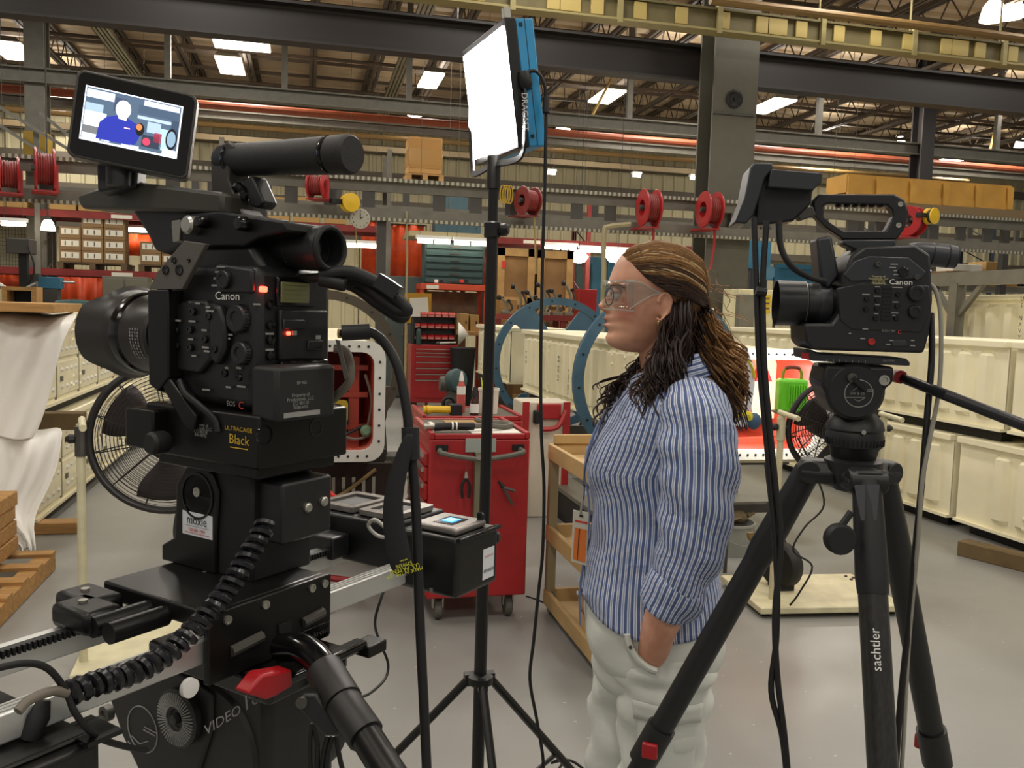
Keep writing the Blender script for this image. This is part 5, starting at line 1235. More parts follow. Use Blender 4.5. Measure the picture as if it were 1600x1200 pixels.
for yy in (476, 508, 531, 556):
    c = g.L(421, yy, 0, -.083); MB().lathe([(.006, 0), (.0055, .004), (0, .0045)], c, (-1, 0, 0), 12).build('push_button', BLKG, cam1)
for yy in (521, 546): rear(416, yy - 1, 428, yy + 2, -.0845, -.083, 'print_mark', GREYP, bevel=0)
rear(397, 474, 407, 477, -.0845, -.083, 'print_mark', GREYP, bevel=0)
# battery
bt = rear(432, 574, 524, 650, -.125, -.083, 'battery', mat('battery_black', '1b1b1c', .55), bevel=.005)
Bx = V((0, -1, 0))
for k, (s_, sz) in enumerate((('Property of', .006), ('Productions, LLC', .006), ('CO 80118', .006), ('30388-4702', .005))):
    c = g.L(470, 617 + k * 6.5, 0, -.126); text(s_, sz, (-.1256, c.y, c.z), Bx, ZA, GREYP, cam1)
c = g.L(472, 598, 0, -.126); text('BP-955', .0055, (-.1256, c.y, c.z), Bx, ZA, GREYP, cam1)
rear(444, 646, 500, 647, -.1262, -.125, 'print_line', GREYP, bevel=0)
# --- lens
ln = MB().lathe([(.036, .08), (.04, .09), (.04, .11), (.042, .112), (.044, .145), (.0475, .15)], (0, 0, -.012), XA, 40).build('lens', BLK, cam1)
mb = MB(); mb.lathe([(.0445, .108), (.046, .11), (.046, .142), (.0445, .144)], (0, 0, -.012), XA, 40)
for k in range(60):
    a = 2 * PI * k / 60; mb.box((.126, .046 * math.cos(a), -.012 + .046 * math.sin(a)), (.032, .0014, .0014), (XA, V((0, math.cos(a), math.sin(a))), V((0, -math.sin(a), math.cos(a)))))
mb.build('zoom_ring', BLK2, ln)
MB().lathe([(.047, .146), (.05, .15), (.051, .185), (.053, .19), (.0535, .2)], (0, 0, -.012), XA, 48).build('barrel', mat('lens_satin', '2a2725', .38), ln)
MB().lathe([(.0535, .198), (.0565, .201), (.0572, .208), (.0565, .214), (.054, .216)], (0, 0, -.012), XA, 48).build('gloss_ring', BLKG, ln)
n = 64; mb = MB(); rr_ = []
prof = [(.0555, .213), (.059, .222), (.0595, .227)]
for (q, h) in prof: rr_.append([V((h, q * math.cos(2 * PI * i / n), -.012 + q * math.sin(2 * PI * i / n))) for i in range(n)])
fr = []
for i in range(n):
    a = 2 * PI * i / n; h = .256 + .02 * math.tanh(4 * math.cos(2 * a)) ; fr.append((h, a))
for t in (.25, .5, .75, 1): rr_.append([V((.227 + (h - .227) * t, (.0595 + .006 * t) * math.cos(a), -.012 + (.0595 + .006 * t) * math.sin(a))) for h, a in fr])
rr_.append([V((h - .001, .063 * math.cos(a), -.012 + .063 * math.sin(a))) for h, a in fr])
rr_.append([V((.225, .054 * math.cos(a), -.012 + .054 * math.sin(a))) for h, a in fr])
mb.loft(rr_, caps=False); mb.build('lens_hood', mat('lens_satin', '2a2725'), ln, sharp=40)
MB().lathe([(.05, .21), (.03, .216), (0, .218)], (0, 0, -.012), XA, 32, caps=False).build('front_glass', BLKG, ln)
for k in range(4):
    a0 = -.05 - k * .06; mb = MB()
    for j in range(9):
        a = a0 - .18 - j * .045
    for j in range(10):
        a = R(8) - R(6.2) * j * .8; hx = .158 + k * .0055; mb.box((hx, .0512 * math.cos(a), -.012 + .0512 * math.sin(a)), (.0022, .0006, .003 if (j + k) % 3 else .0016), (XA, V((0, math.cos(a), math.sin(a))), V((0, -math.sin(a), math.cos(a)))))
    mb.build('lens_print', GREYP, ln)
# --- cage
GCAGE = mat('cage_grey', '3a3733', .45, .2)
mb = MB(); g.plate([(287, 376), (321, 381), (284, 452), (232, 452), (246, 424)], .088, .007, mb); cg = mb.build('cage_arm', mat('cage_arm_grey', '5b5751', .45, .2), cam1, bevel=.001)
for (a, b, q) in ((259, 422, .0058), (280, 422, .0066), (272, 407, .0042), (295, 407, .0024)):
    c = g.L(a, b, 1, .0885); MB().lathe([(q, 0), (q * .95, .0015), (q * .7, .0008), (0, .0008)], (c.x, .0882, c.z), YA, 16).build('screw_hole', BLKG, cg)
mb = MB(); g.plate([(230, 453), (262, 452), (263, 590), (246, 612), (232, 600)], .088, .03, mb); mb.build('cage_upright', BLKM, cam1, bevel=.002)
mb = MB(); g.plate([(246, 592), (262, 588), (306, 650), (302, 672), (288, 668)], .086, .02, mb); mb.build('cage_strut', BLKM, cam1, bevel=.002)
MB().tube(smoothpath([g.L(281, 595, 1, .08), g.L(290, 615, 1, .085), g.L(310, 632, 1, .085), g.L(335, 655, 1, .08), g.L(341, 675, 1, .08)], 5), .004, 8).build('cage_cable', BLK2, cam1)
# base plate
bp_ = MB().b2((-.102, -.07, -.158), (.105, .078, -.095)).build('base_plate', BLKM, cam1, bevel=.003)
MB().b2((-.09, -.06, -.172), (.09, .07, -.157)).build('dovetail', BLKM, cam1, bevel=.002)
MB().b2((.06, .072, -.15), (.115, .1, -.10)).build('clamp_block', BLKM, cam1, bevel=.003)
c = g.L(260, 690, 1, .1); MB().lathe([(.012, 0), (.014, .004), (.014, .02), (.011, .024)], (c.x, .1, c.z), YA, 20).build('clamp_knob', BLK2, cam1)
for (a, b) in ((415, 680), (495, 668)):
    c = g.L(a, b, 0, -.103); MB().lathe([(.0115, -.003), (.0115, .0006), (.009, .0006), (.0085, -.003), (0, -.003)], (-.102, c.y, c.z), (-1, 0, 0), 24).build('rod_hole', BLKG, bp_)
c = g.L(372, 671, 1, .079); text('ULTRACAGE', .0075, (c.x, .0783, c.z), A_, ZA, GOLD, cam1, sx=1.1)
c = g.L(373, 688, 1, .079); text('Black', .0165, (c.x, .0783, c.z), A_, (.25, 0, 1), GOLD, cam1)
MB().box((c.x, .0786, c.z - .0095), (.03, .0005, .0012)).build('flourish', GOLD, cam1)
for k, s_ in enumerate(('Property of', 'Productions, LLC', 'CO 80118', '888-4702')):
    c = g.L(313, 664 + k * 5.4, 1, .079); text(s_, .0058, (c.x, .0783, c.z), A_, ZA, GREYP, cam1)
# --- top plates, handle, viewfinder
mb = MB(); g.plate([(262, 345), (300, 334), (342, 330), (444, 345), (446, 362), (404, 372), (380, 386), (300, 386), (272, 372)], .05, .07, mb); mb.build('top_plate', BLKM, cam1, bevel=.003)
mb = MB(); g.plate([(198, 318), (330, 322), (332, 362), (262, 398), (240, 392), (232, 372)], .03, .05, mb); mb.build('microphone_block', BLK, cam1, bevel=.006)
mb = MB(); g.plate([(120, 304), (188, 281), (346, 300), (348, 336), (250, 330), (128, 326), (121, 318)], .045, .075, mb); mb.build('audio_unit', mat('unit_grey', '38352f', .45), cam1, bevel=.005)
mb = MB(); g.plate([(332, 342), (328, 245), (337, 228), (356, 221), (366, 228), (358, 258), (356, 280), (372, 322), (380, 334), (420, 340), (420, 346)], .018, .034, mb); mb.build('handle_bracket', GCAGE, cam1, bevel=.003)
mb = MB(); g.plate([(377, 281), (394, 274), (412, 316), (404, 326), (390, 322)], .012, .024, mb); mb.build('handle_strut', BLK, cam1, bevel=.003)
p0 = g.L(349, 251, 1, 0); p1 = g.L(548, 241, 1, 0); ax = (p1 - p0).normalized(); L = (p1 - p0).length
MB().lathe([(.0, 0), (.019, 0), (.0205, .006), (.021, L * .5), (.0222, L * .8), (.0222, L * .84), (.0212, L * .845), (.0212, L * .875), (.0225, L * .88), (.0232, L * .97), (.0225, L), (.02, L + .003), (0, L + .003)], p0, ax, 36).build('handle', mat('handle_rubber', '1c1b1a', .55, bump=.2, bscale=900), cam1)
for t in (.1, .86): MB().lathe([(.0222, L * t - .0025), (.023, L * t), (.0222, L * t + .0025)], p0, ax, 36, caps=False).build('grip_band', BLKG, cam1)
MB().tube(smoothpath([g.L(362, 300, 1, .01), g.L(372, 292, 1, .012), g.L(382, 300, 1, .012), g.L(382, 312, 1, .01)], 4), .006, 8).build('strap_lug', BLKG, cam1)
p0 = g.L(392, 392, 1, -.005); p1 = g.L(516, 388, 1, -.005); ax = (p1 - p0).normalized(); L = (p1 - p0).length
vf = MB().lathe([(.0, 0), (.018, 0), (.0225, .012), (.0235, L * .55), (.0235, L * .58), (.0225, L * .585), (.0225, L * .6), (.025, L * .61), (.0265, L * .8), (.0275, L * .97), (.026, L), (.0215, L), (.019, L * .86), (0, L * .86)], p0, ax, 36).build('viewfinder', BLK, cam1)
MB().torus(p0 + ax * L, ax, .0245, .0035, 36, 8).build('eyecup', BLK2, vf)
MB().lathe([(.016, L * .87), (.012, L * .875), (0, L * .875)], p0, ax, 24).build('eyepiece_glass', BLKG, vf)
mb = MB(); g.plate([(440, 430), (505, 425), (505, 440), (440, 440)], .0, .03, mb); mb.build('viewfinder_foot', BLK, cam1, bevel=.004)
for (a, b, q) in ((300, 352, .011), (318, 347, .007), (381, 350, .008)):
    c = g.L(a, b, 1, .055); MB().lathe([(q, 0), (q * 1.1, .004), (q * 1.05, .014), (q * .8, .017), (0, .0175)], (c.x, .048, c.z), YA, 20).build('clamp_screw', STEEL if a == 300 else BLKG, cam1)
mb = MB(); g.plate([(268, 345), (282, 343), (280, 376), (270, 378)], .052, .012, mb); mb.build('silver_bracket', mat('silver_grey', '8c8a82', .4, .5), cam1)
# --- monitor
al = R(14); Aw = (RT * math.cos(al) + FW * math.sin(al)); Bw = (UP - Aw * UP.dot(Aw)).normalized(); ro = R(-9.2)
A2 = Aw * math.cos(ro) + Bw * math.sin(ro); B2 = Bw * math.cos(ro) - Aw * math.sin(ro) * 1.0; B2 = (B2 + A2 * -.04).normalized()
N2 = A2.cross(B2).normalized(); MO = P(208, 195, 1.1); K = 1.1 / FPX
Ml, Al, Bl, Nl = g.vec(MO - g.O), g.vec(A2), g.vec(B2), g.vec(N2)
mb = MB(); mb.prism(rrect(178 * K, 136 * K, .009, 4), Ml - Nl * .022, Al, Bl, .022); mon = mb.build('monitor', mat('monitor_shell', '3c3a36', .4), cam1, bevel=.0015)
mb = MB(); mb.prism(rrect(170 * K, 128 * K, .008, 4), Ml, Al, Bl, .0008); mb.build('bezel', BLKG, mon)
SW, SH_ = 143 * K, 84 * K; SC_ = Ml + Bl * (3 * K) - Al * (2 * K)
def smat(nm, c, e): return mat('screen_' + nm, c, .4, emit=c, estr=e)
def scr(poly, m, z, name='picture_area'):
    mb = MB(); q = [((u - .5) * SW, (.5 - v) * SH_) for u, v in poly]; mb.prism(q, SC_ + Nl * (.0009 + z * .00006), Al, Bl, .00003); return mb.build(name, m, mon, sharp=None)
def rct(u0, v0, u1, v1): return [(u0, v1), (u1, v1), (u1, v0), (u0, v0)]
scr(rct(0, 0, 1, 1), smat('white', 'e8eeff', 1.6), 0, 'screen')
scr(rct(.012, .02, .985, .965), smat('slate', '46596e', 1.2), 1)
for (u0, v0, u1, v1, c_) in ((.02, .05, .3, .2, 'cfdcf0'), (.3, .1, .42, .36, '3a4660'), (.02, .3, .2, .45, '9ab0c4'), (.02, .45, .24, .72, 'd8e4ee'), (.02, .72, .18, .86, '6a6c70'), (.6, .04, .97, .14, 'd4dcf0'), (.55, .14, .97, .3, '3f5268'), (.55, .34, .9, .4, 'a8bcd0'), (.66, .42, .8, .62, '9fb6c8'), (.8, .5, .9, .9, 'a4c4d8'), (.9, .3, .98, .6, '34455a'), (.62, .68, .82, .9, '2a3344'), (.74, .6, .82, .78, '8c2f45'), (.84, .86, .98, .97, 'e4ecff'), (.02, .86, .2, .97, 'e0e8ff'), (.42, .92, .6, .97, 'e0e8ff'), (.22, .9, .3, .95, 'e0e8ff')):
    scr(rct(u0, v0, u1, v1), smat(c_, c_, 1.1), 2)
def disc(u, v, ru, rv, n=18): return [(u + ru * math.cos(-2 * PI * i / n), v + rv * math.sin(-2 * PI * i / n)) for i in range(n)]
scr([(.16, .93), (.5, .93), (.56, .9), (.6, .7), (.56, .52), (.44, .44), (.36, .42), (.24, .5), (.18, .62)], smat('navy', '24309c', 1.0), 4)
scr(disc(.4, .3, .078, .17), smat('face', 'f2eef0', 1.7), 5); scr([(.36, .48), (.44, .5), (.45, .42), (.35, .4)], smat('face', 'f2eef0', 1.7), 5)
scr(disc(.59, .6, .045, .12), smat('black', '10141c', .5), 5); scr(disc(.58, .56, .03, .06), smat('orange', 'e07848', 1.2), 6)
scr(disc(.92, .66, .06, .2), smat('black', '10141c', .5), 5); scr(disc(.92, .66, .045, .15), smat('slate2', '7f9ab0', 1.1), 6)
scr(disc(.67, .8, .04, .07), smat('red', 'd03a58', 1.2), 6); scr(rct(.43, .62, .49, .64), smat('pink', 'f0b8b8', 1.2), 6)
MB().tube([g.D(186, 250, 1.12), g.D(186, 292, 1.12)], .016, 14).build('monitor_hinge', BLK, cam1)
mb = MB(); q = [g.D(a, b, 1.125) for a, b in ((150, 252), (215, 262), (213, 292), (152, 300))]; n_ = g.vec(FW) * .03; mb.add(q + [a + n_ for a in q], [(0, 1, 2, 3), (7, 6, 5, 4), (0, 4, 5, 1), (1, 5, 6, 2), (2, 6, 7, 3), (3, 7, 4, 0)]); mb.build('monitor_foot', BLK, cam1, bevel=.003)
# --- connectors
c0_ = g.L(528, 521, 0, -.09)
MB().lathe([(.006, 0), (.006, .012), (.0085, .013), (.0085, .02), (.006, .021)], c0_, (-.6, -.8, 0), 14).build('bnc_connector', BRASS, cam1)
pts = [c0_ + V((-.005, -.008, 0)), g.D(540, 520, 1.04), g.D(575, 518, 1.04), g.D(600, 535, 1.05), g.D(620, 570, 1.05), g.D(632, 620, 1.05), g.D(640, 680, 1.05), g.D(650, 800, 1.05), g.D(655, 950, 1.05), g.D(662, 1100, 1.05), g.D(668, 1230, 1.05)]
def wcable(name, label, pl, rad, m, gg=g, **k): return cable(name, label, [gg.W(q) for q in pl], rad, m, **k)
wcable('video_cable', 'thick black video cable curving from the left camera down to the floor', pts, .0062, BLK2)
MB().tube([g.D(534, 520, 1.035), g.D(578, 518, 1.04)], .0095, 12).build('cable_boot', BLK2, cam1)
MB().lathe([(.008, 0), (.008, .03), (.006, .032)], g.D(500, 437, 1.03), g.vec(RT) * .9 - g.vec(UP) * .2, 14).build('lemo_plug', BLK2, cam1)
wcable('monitor_cable', 'black cable bundle looping from the left viewfinder, upper strand', [g.D(500, 430, 1.03), g.D(545, 425, 1.03), g.D(585, 440, 1.03), g.D(615, 462, 1.03), g.D(636, 484, 1.03), g.D(622, 485, 1.035), g.D(590, 462, 1.04), g.D(560, 440, 1.05), g.D(520, 440, 1.06)], .0078, BLK2)
wcable('monitor_cable', 'black cable bundle looping from the left viewfinder, lower strand', [g.D(505, 440, 1.06), g.D(550, 448, 1.06), g.D(590, 476, 1.06), g.D(625, 498, 1.06), g.D(634, 488, 1.06), g.D(612, 466, 1.06)], .006, BLK2)
MB().tube([g.D(590, 437, 1.025), g.D(606, 447, 1.025), g.D(622, 458, 1.025)], .012, 4).build('cable_clip', BLK, cam1)
wcable('braided_cable', 'grey cables bending down behind the left camera battery', [g.D(522, 545, 1.08), g.D(540, 548, 1.08), g.D(548, 570, 1.08), g.D(546, 596, 1.08), g.D(530, 615, 1.09), g.D(515, 628, 1.1), g.D(490, 640, 1.12)], .0055, mat('grey_cable', '6e675c'))
mb = MB(); q = [g.D(a, b, 1.05) for a, b in ((524, 530), (530, 532), (545, 590), (538, 592))]; n_ = g.vec(FW) * .004; mb.add(q + [a + n_ for a in q], [(0, 1, 2, 3), (7, 6, 5, 4), (0, 4, 5, 1), (1, 5, 6, 2), (2, 6, 7, 3), (3, 7, 4, 0)]); mb.build('cable_tie', GREYM, cam1)
# velcro strap
st = thing('velcro_strap', 'black velcro strap with yellow print hanging on the video cable', 'strap', P(640, 690, 1.04))
O_ = P(640, 690, 1.04); Lf = [(633, 676), (612, 722), (596, 780), (598, 840), (612, 906)]; Rg_ = [(648, 676), (644, 712), (626, 780), (636, 840), (650, 892)]
mb = MB(); a = [P(x, y, 1.035) - O_ for x, y in Lf]; b = [P(x, y, 1.03) - O_ for x, y in Rg_]
for i in range(len(a)): mb.v += [tuple(a[i]), tuple((a[i] + b[i]) / 2 - FW * .004), tuple(b[i])]
for i in range(len(a) - 1):
    k = i * 3; mb.f += [(k, k + 1, k + 4, k + 3), (k + 1, k + 2, k + 5, k + 4)]
mb.build('band', mat('strap_black', '191a1d', .8), st, solid=.003, subs=2)
mb = MB(); mb.tube([P(641, 668, 1.045) - O_, P(642, 718, 1.045) - O_], .011, 10); mb.build('wrap', mat('strap_black', '191a1d'), st)
tA = (P(612, 897, 1.026) - P(650, 886, 1.026)).normalized(); tB = (P(631, 900, 1.026) - P(628, 870, 1.026)).normalized()
for k, (s_, sz) in enumerate((('MADE IN THE USA', .0055), ('U.S. PATENT', .0068), ('5799376', .0058), ('www.', .004))):
    text(s_, sz, P(632 - k * .4, 895 - k * 6.5, 1.025) - O_, tA, tB, YELP, st)
# ================================================================== slider under the left camera
g = gA
sl = thing('camera_slider', 'motorised aluminium camera slider running across the lower left', 'camera slider', mw=g.mw)
NX, FX_ = -.088, .052
RZ = -.335
for k, x in enumerate((NX, FX_)):
    y0, y1 = .62, (-.20 if k == 0 else -.22); rail = MB()
    rail.b2((x - .012, y1, RZ - .028), (x + .012, y0, RZ + .0)); rail.build('rail', ALU, sl, bevel=.002)
    if k == 0:
        for dx in (-.006, .0, .006): MB().b2((x + dx - .0012, y1, RZ), (x + dx + .0012, y0, RZ + .0012)).build('rail_groove', mat('groove', 'a9aaa6', .4, .6), sl)
    else:
        mb = MB(); y = .58
        mb.b2((x - .017, y1, RZ - .004), (x - .008, y0, RZ + .003)); mb.build('drive_belt', BLK2, sl)
        mb = MB(); y = y1
        while y < y0: mb.box((x - .0185, y, RZ - .001), (.004, .0028, .008)); y += .0055
        mb.build('belt_teeth', BLK2, sl)
# carriage
MB().b2((NX - .022, -.035, RZ - .05), (NX - .013, .155, RZ + .03)).build('side_plate', BLKM, sl, bevel=.002)
MB().b2((NX - .013, -.03, RZ + .008), (FX_ + .035, .15, RZ + .03)).build('carriage_top', BLKM, sl, bevel=.003)
for (y, z) in ((.13, .018), (.075, .02), (.0, .02), (-.022, .02)): MB().lathe([(.0052, 0), (.0052, .003), (.0035, .003), (.003, .0015), (0, .0015)], (NX - .022, y, RZ + z), (-1, 0, 0), 14).build('screw', STEEL, sl)
for (y0, y1) in ((.08, .125), (-.02, .015)):
    MB().tube([(NX - .0225, y0, RZ - .016), (NX - .0225, y1, RZ - .02)], .0065, 8).build('slot_roller', GREYM, sl)
MB().b2((NX - .024, .035, RZ - .045), (NX - .021, .055, RZ - .01)).build('slot', BLK2, sl)
MB().b2((NX - .0245, -.03, RZ - .05), (NX - .021, .02, RZ - .03)).build('name_strip', BLKG, sl, bevel=.001)
text('edelkrone', .011, (NX - .0247, -.006, RZ - .04), (0, -1, 0), ZA, mat('faint_print', '3d3b39', .5), sl)
for (y, x, l) in ((.215, .02, .09), (.19, .055, .07)):
    MB().b2((x - .02, y - .035, RZ + .0), (x + .05, y + .012, RZ + .028)).build('guide_block', BLKM, sl, bevel=.008)
    MB().lathe([(.005, 0), (.005, .003), (.002, .003)], (x + .02, y - .01, RZ + .028), ZA, 14).build('screw', STEEL, sl)
for x in (-.03, .0): MB().tube([(x, .15, RZ + .012), (x, .22, RZ + .012)], .012, 12).build('guide_shaft', BLKM, sl)
for z in (.012, -.045): MB().lathe([(.0105, 0), (.0105, .006), (.004, .007)], (NX - .013, .175, RZ + z), (-1, 0, 0), 20).build('end_roller', WHITE, sl)
# neck between carriage and camera
mb = MB()
pl = [(.105, RZ + .03), (-.0, RZ + .03), (-.0, -.26), (-.005, -.2), (.006, -.178), (.03, -.168), (.055, -.175), (.075, -.2), (.078, -.27), (.105, -.285)]
mb.prism([(a, b) for a, b in pl], (0, .055, 0), XA, ZA, .012); mb.build('neck_plate', BLKM, sl, bevel=.002)
mb = MB(); mb.prism([(a, b) for a, b in pl], (0, -.03, 0), XA, ZA, .012); mb.build('neck_plate', BLKM, sl, bevel=.002)
MB().b2((-.06, -.05, RZ + .028), (.06, .05, -.172)).build('neck_core', BLK2, sl, bevel=.004)
MB().b2((-.10, -.045, -.255), (-.05, .04, -.18)).build('motor_housing', BLK, sl, bevel=.004)
for (y, z) in ((.0, -.215), (-.028, -.212)): MB().lathe([(.0062, 0), (.0062, .004), (.0045, .006), (0, .0055)], (-.10, y, z), (-1, 0, 0), 16).build('screw', STEEL, sl)
for (x, z) in ((.034, -.205), (.09, -.315), (.02, -.31)): MB().lathe([(.0062, 0), (.0062, .002), (.004, .002), (.0035, .0008), (0, .0008)], (x, .055, z), YA, 14).build('screw', STEEL, sl)
MB().lathe([(.03, .0), (.03, .0015), (.027, .0015), (.027, 0)], (.034, .055, -.21), YA, 32).build('pivot_ring', BLKG, sl)
lb = MB().b2((.005, .0552, -.262), (.062, .0558, -.232)).build('label', mat('label_white', 'd8dce0', .5), sl)
text('moxie', .017, (.034, .0559, -.242), (-1, 0, 0), ZA, BLK2, lb, sx=.9); text('720-381-1907', .0058, (.034, .0559, -.2545), (-1, 0, 0), ZA, REDP, lb)
for z in (-.2495, -.2585): MB().box((.034, .0560, z), (.046, .0003, .0006)).build('rule_line', REDP if z < -.25 else GREYP, lb)
# coiled cable
def coil(pts, rc_, pitch, rt):
    path = smoothpath(pts, 10); out = []; s_ = 0; prev = path[0]; xr = None
    L = sum((path[i + 1] - path[i]).length for i in range(len(path) - 1)); n = int(L / pitch * 10)
    acc = [0]
    for i in range(len(path) - 1): acc.append(acc[-1] + (path[i + 1] - path[i]).length)
    k = 0
    for j in range(n):
        d = L * j / n
        while acc[k + 1] < d: k += 1
        t = (d - acc[k]) / (acc[k + 1] - acc[k]); p = path[k].lerp(path[k + 1], t); tg = (path[k + 1] - path[k]).normalized()
        x, y, _ = frame(tg); a = 2 * PI * j / 10; out.append(p + x * (rc_ * math.cos(a)) + y * (rc_ * math.sin(a)))
    return MB().tube(out, rt, 6)
cp = [g.L(416, 818, 0, -.125), g.L(394, 858, 0, -.128), g.L(352, 925, 0, -.13), g.L(302, 984, 0, -.13), g.L(255, 1026, 0, -.13), g.L(205, 1052, 0, -.13), g.L(150, 1068, 0, -.13), g.L(106, 1084, 0, -.13)]
o = coil([g.W(q) for q in cp], .0088, .0105, .0043).build('coiled_cable', mat('coil_black', '15151a', .3)); tag(o, 'black coiled cable hanging along the slider', 'cable')
wcable('twisted_cable', 'thin twisted black cable crossing below the slider at left', [g.L(-10, 1045, 0, -.135), g.L(40, 1036, 0, -.135), g.L(75, 1045, 0, -.135), g.L(103, 1080, 0, -.135), g.L(118, 1115, 0, -.14), g.L(150, 1150, 0, -.14), g.L(195, 1166, 0, -.13), g.L(228, 1172, 0, -.12)], .0032, BLK2)
wcable('plug_cable', 'short black plugged cable on the lower left control box', [g.L(28, 1112, 0, -.14), g.L(45, 1095, 0, -.138), g.L(80, 1080, 0, -.137), g.L(104, 1083, 0, -.135)], .0045, mat('grey_cable', '6e675c'))
# --- control box on the far end
def ctl(name, label, x0, x1, y0, y1, z0, z1, screen=True):
    r = thing(name, label, 'control box', mw=g.mw)
    MB().b2((x0, y0, z0), (x1, y1, z1)).build('case', BLKG if False else mat('box_black', '171615', .32), r, bevel=.008, seg=3)
    return r
cb = ctl('motion_controller', 'black slider motion controller with a small blue screen', -.165, -.055, -.345, -.235, -.385, -.295)
MB().b2((-.155, -.325, -.295), (-.075, -.245, -.284)).build('display_pad', mat('pad_silver', '8d8884', .3, .6), cb, bevel=.004)
MB().b2((-.135, -.305, -.2845), (-.1, -.262, -.2832)).build('display_window', BLKG, cb)
MB().b2((-.128, -.296, -.2835), (-.107, -.272, -.2826)).build('blue_screen', mat('screen_blue', '2a86d8', .4, emit='2f90e8', estr=1.6), cb)
for k in range(3): MB().box((-.122 + k * .005, -.284, -.2824), (.0018, .018, .0004)).build('screen_text', mat('screen_cyan', '9adcf8', .4, emit='a0e0ff', estr=1.5), cb)
MB().lathe([(.0055, 0), (.006, .008), (.004, .011), (0, .011)], (-.148, -.318, -.284), ZA, 16).build('joystick', BLKG, cb)
lb = MB().b2((-.1657, -.332, -.372), (-.165, -.302, -.325)).build('label', mat('label_white', 'd8dce0'), cb); text('moxie', .011, (-.1662, -.317, -.358), (0, -1, 0), ZA, BLK2, lb); text('7203811907', .0048, (-.1662, -.317, -.337), (0, -1, 0), ZA, REDP, lb)
MB().box((-.12, -.2345, -.378), (.006, .001, .006)).build('screw', STEEL, cb)
MB().b2((-.17, -.345, -.3), (-.16, -.235, -.294)).build('edge_strip', BLKG, cb, bevel=.002)
c2 = thing('battery_tray', 'black end block of the slider with silver-framed battery trays', 'battery tray', mw=g.mw)
MB().b2((-.05, -.36, -.36), (.13, -.225, -.29)).build('block', BLK, c2, bevel=.004)
for (x0, x1) in ((-.045, .03), (.04, .12)):
    mb = MB(); w_ = x1 - x0; mb.prism(rrect(w_, .1, .006, 3), ((x0 + x1) / 2, -.29, -.288), XA, YA, .008, rrect(w_ - .024, .07, .003, 3)); mb.build('tray_frame', mat('pad_silver', '8d8884'), c2)
    MB().b2((x0 + .014, -.32, -.289), (x1 - .014, -.26, -.284)).build('tray_well', BLK2, c2)
MB().lathe([(.016, 0), (.016, .018), (.013, .02)], (.1, -.205, -.315), ZA, 20).build('thumb_wheel', BLK2, c2)
MB().b2((.03, -.225, -.35), (.11, -.185, -.315)).build('belt_pulley_block', BLK, c2, bevel=.003)
wcable('white_loop', 'thin grey cable loop at the slider end block', [g.L(605, 828, 1, -.21), g.L(586, 812, 1, -.2), g.L(576, 822, 1, -.2), g.L(592, 838, 1, -.2), g.L(620, 840, 1, -.21)], .0028, mat('pale_cable', 'b8b6ae', .5))
MB().lathe([(.02, 0), (.018, -.012), (.008, -.016)], g.L(618, 896, 1, -.2), ZA, 18).build('foot_pad', BLK2, c2)
wcable('thin_cable', 'thin black cable curving from the slider end to the floor', [g.L(608, 900, 1, -.22), g.D(597, 930, 1.5), g.D(586, 970, 1.55), g.D(592, 1000, 1.6), g.D(606, 1035, 1.62), g.D(602, 1060, 1.6), g.D(580, 1082, 1.5), g.D(560, 1092, 1.4), g.D(548, 1110, 1.3)], .0026, BLK2)
# --- near-end control box, lower left corner
c3 = ctl('motion_controller', 'black slider controller box in the lower left corner', -.14, .04, .30, .56, -.48, -.372)
MB().b2((-.132, .306, -.372), (.03, .55, -.3665)).build('lid', mat('box_black', '171615'), c3, bevel=.003)
MB().b2((-.1406, .315, -.43), (-.1398, .335, -.41)).build('white_tag', WHITE, c3)
MB().lathe([(.009, 0), (.011, .02), (.006, .035)], (-.1, .345, -.367), (0, -.4, .9), 14).build('cable_plug', BLK2, c3)
MB().b2((-.15, .285, -.372), (-.1, .32, -.3675)).build('corner_flap', BLKG, c3)
# --- fluid head
fh = thing('fluid_head', 'black fluid head marked VIDEO 18P under the slider', 'tripod head', mw=g.mw)
hc = g.L(300, 1130, 1, .10); hx, hz = hc.x - .02, hc.z - .03
MB().lathe([(.075, -.16), (.088, -.15), (.09, -.02), (.075, .0), (0, .0)], (hx, .09, hz), YA, 40).build('drum', mat('head_black', '1d1b1a', .5), fh)
mb = MB(); g.plate([(168, 1085), (182, 1074), (232, 1040), (280, 1052), (330, 1085), (330, 1140), (300, 1235), (230, 1235), (190, 1150)], .096, .02, mb); mb.build('side_cover', mat('head_black', '1d1b1a'), fh, bevel=.004)
dc = g.L(288, 1117, 1, .097)
MB().lathe([(.033, 0), (.036, .006), (.036, .012), (.033, .014), (.012, .014), (.010, .011), (0, .011)], (dc.x, .096, dc.z), YA, 40).build('drag_dial', mat('head_grey', '2b2a29', .5), fh)
mb = MB()
for k in range(48):
    a = 2 * PI * k / 48; u = V((math.cos(a), 0, math.sin(a))); mb.box(V((dc.x, .111, dc.z)) + u * .024, (.017, .002, .0012), (u, YA, u.cross(YA)))
mb.build('dial_ribs', GREYP, fh)
MB().lathe([(.007, 0), (.006, .006), (0, .007)], (dc.x, .108, dc.z), YA, 16).build('dial_button', mat('head_grey', '2b2a29'), fh)
rc2 = g.L(222, 1140, 1, .097); MB().torus((rc2.x, .0965, rc2.z), YA, .03, .0009, 40, 5).build('ring_print', GREYP, fh)
mb = MB()
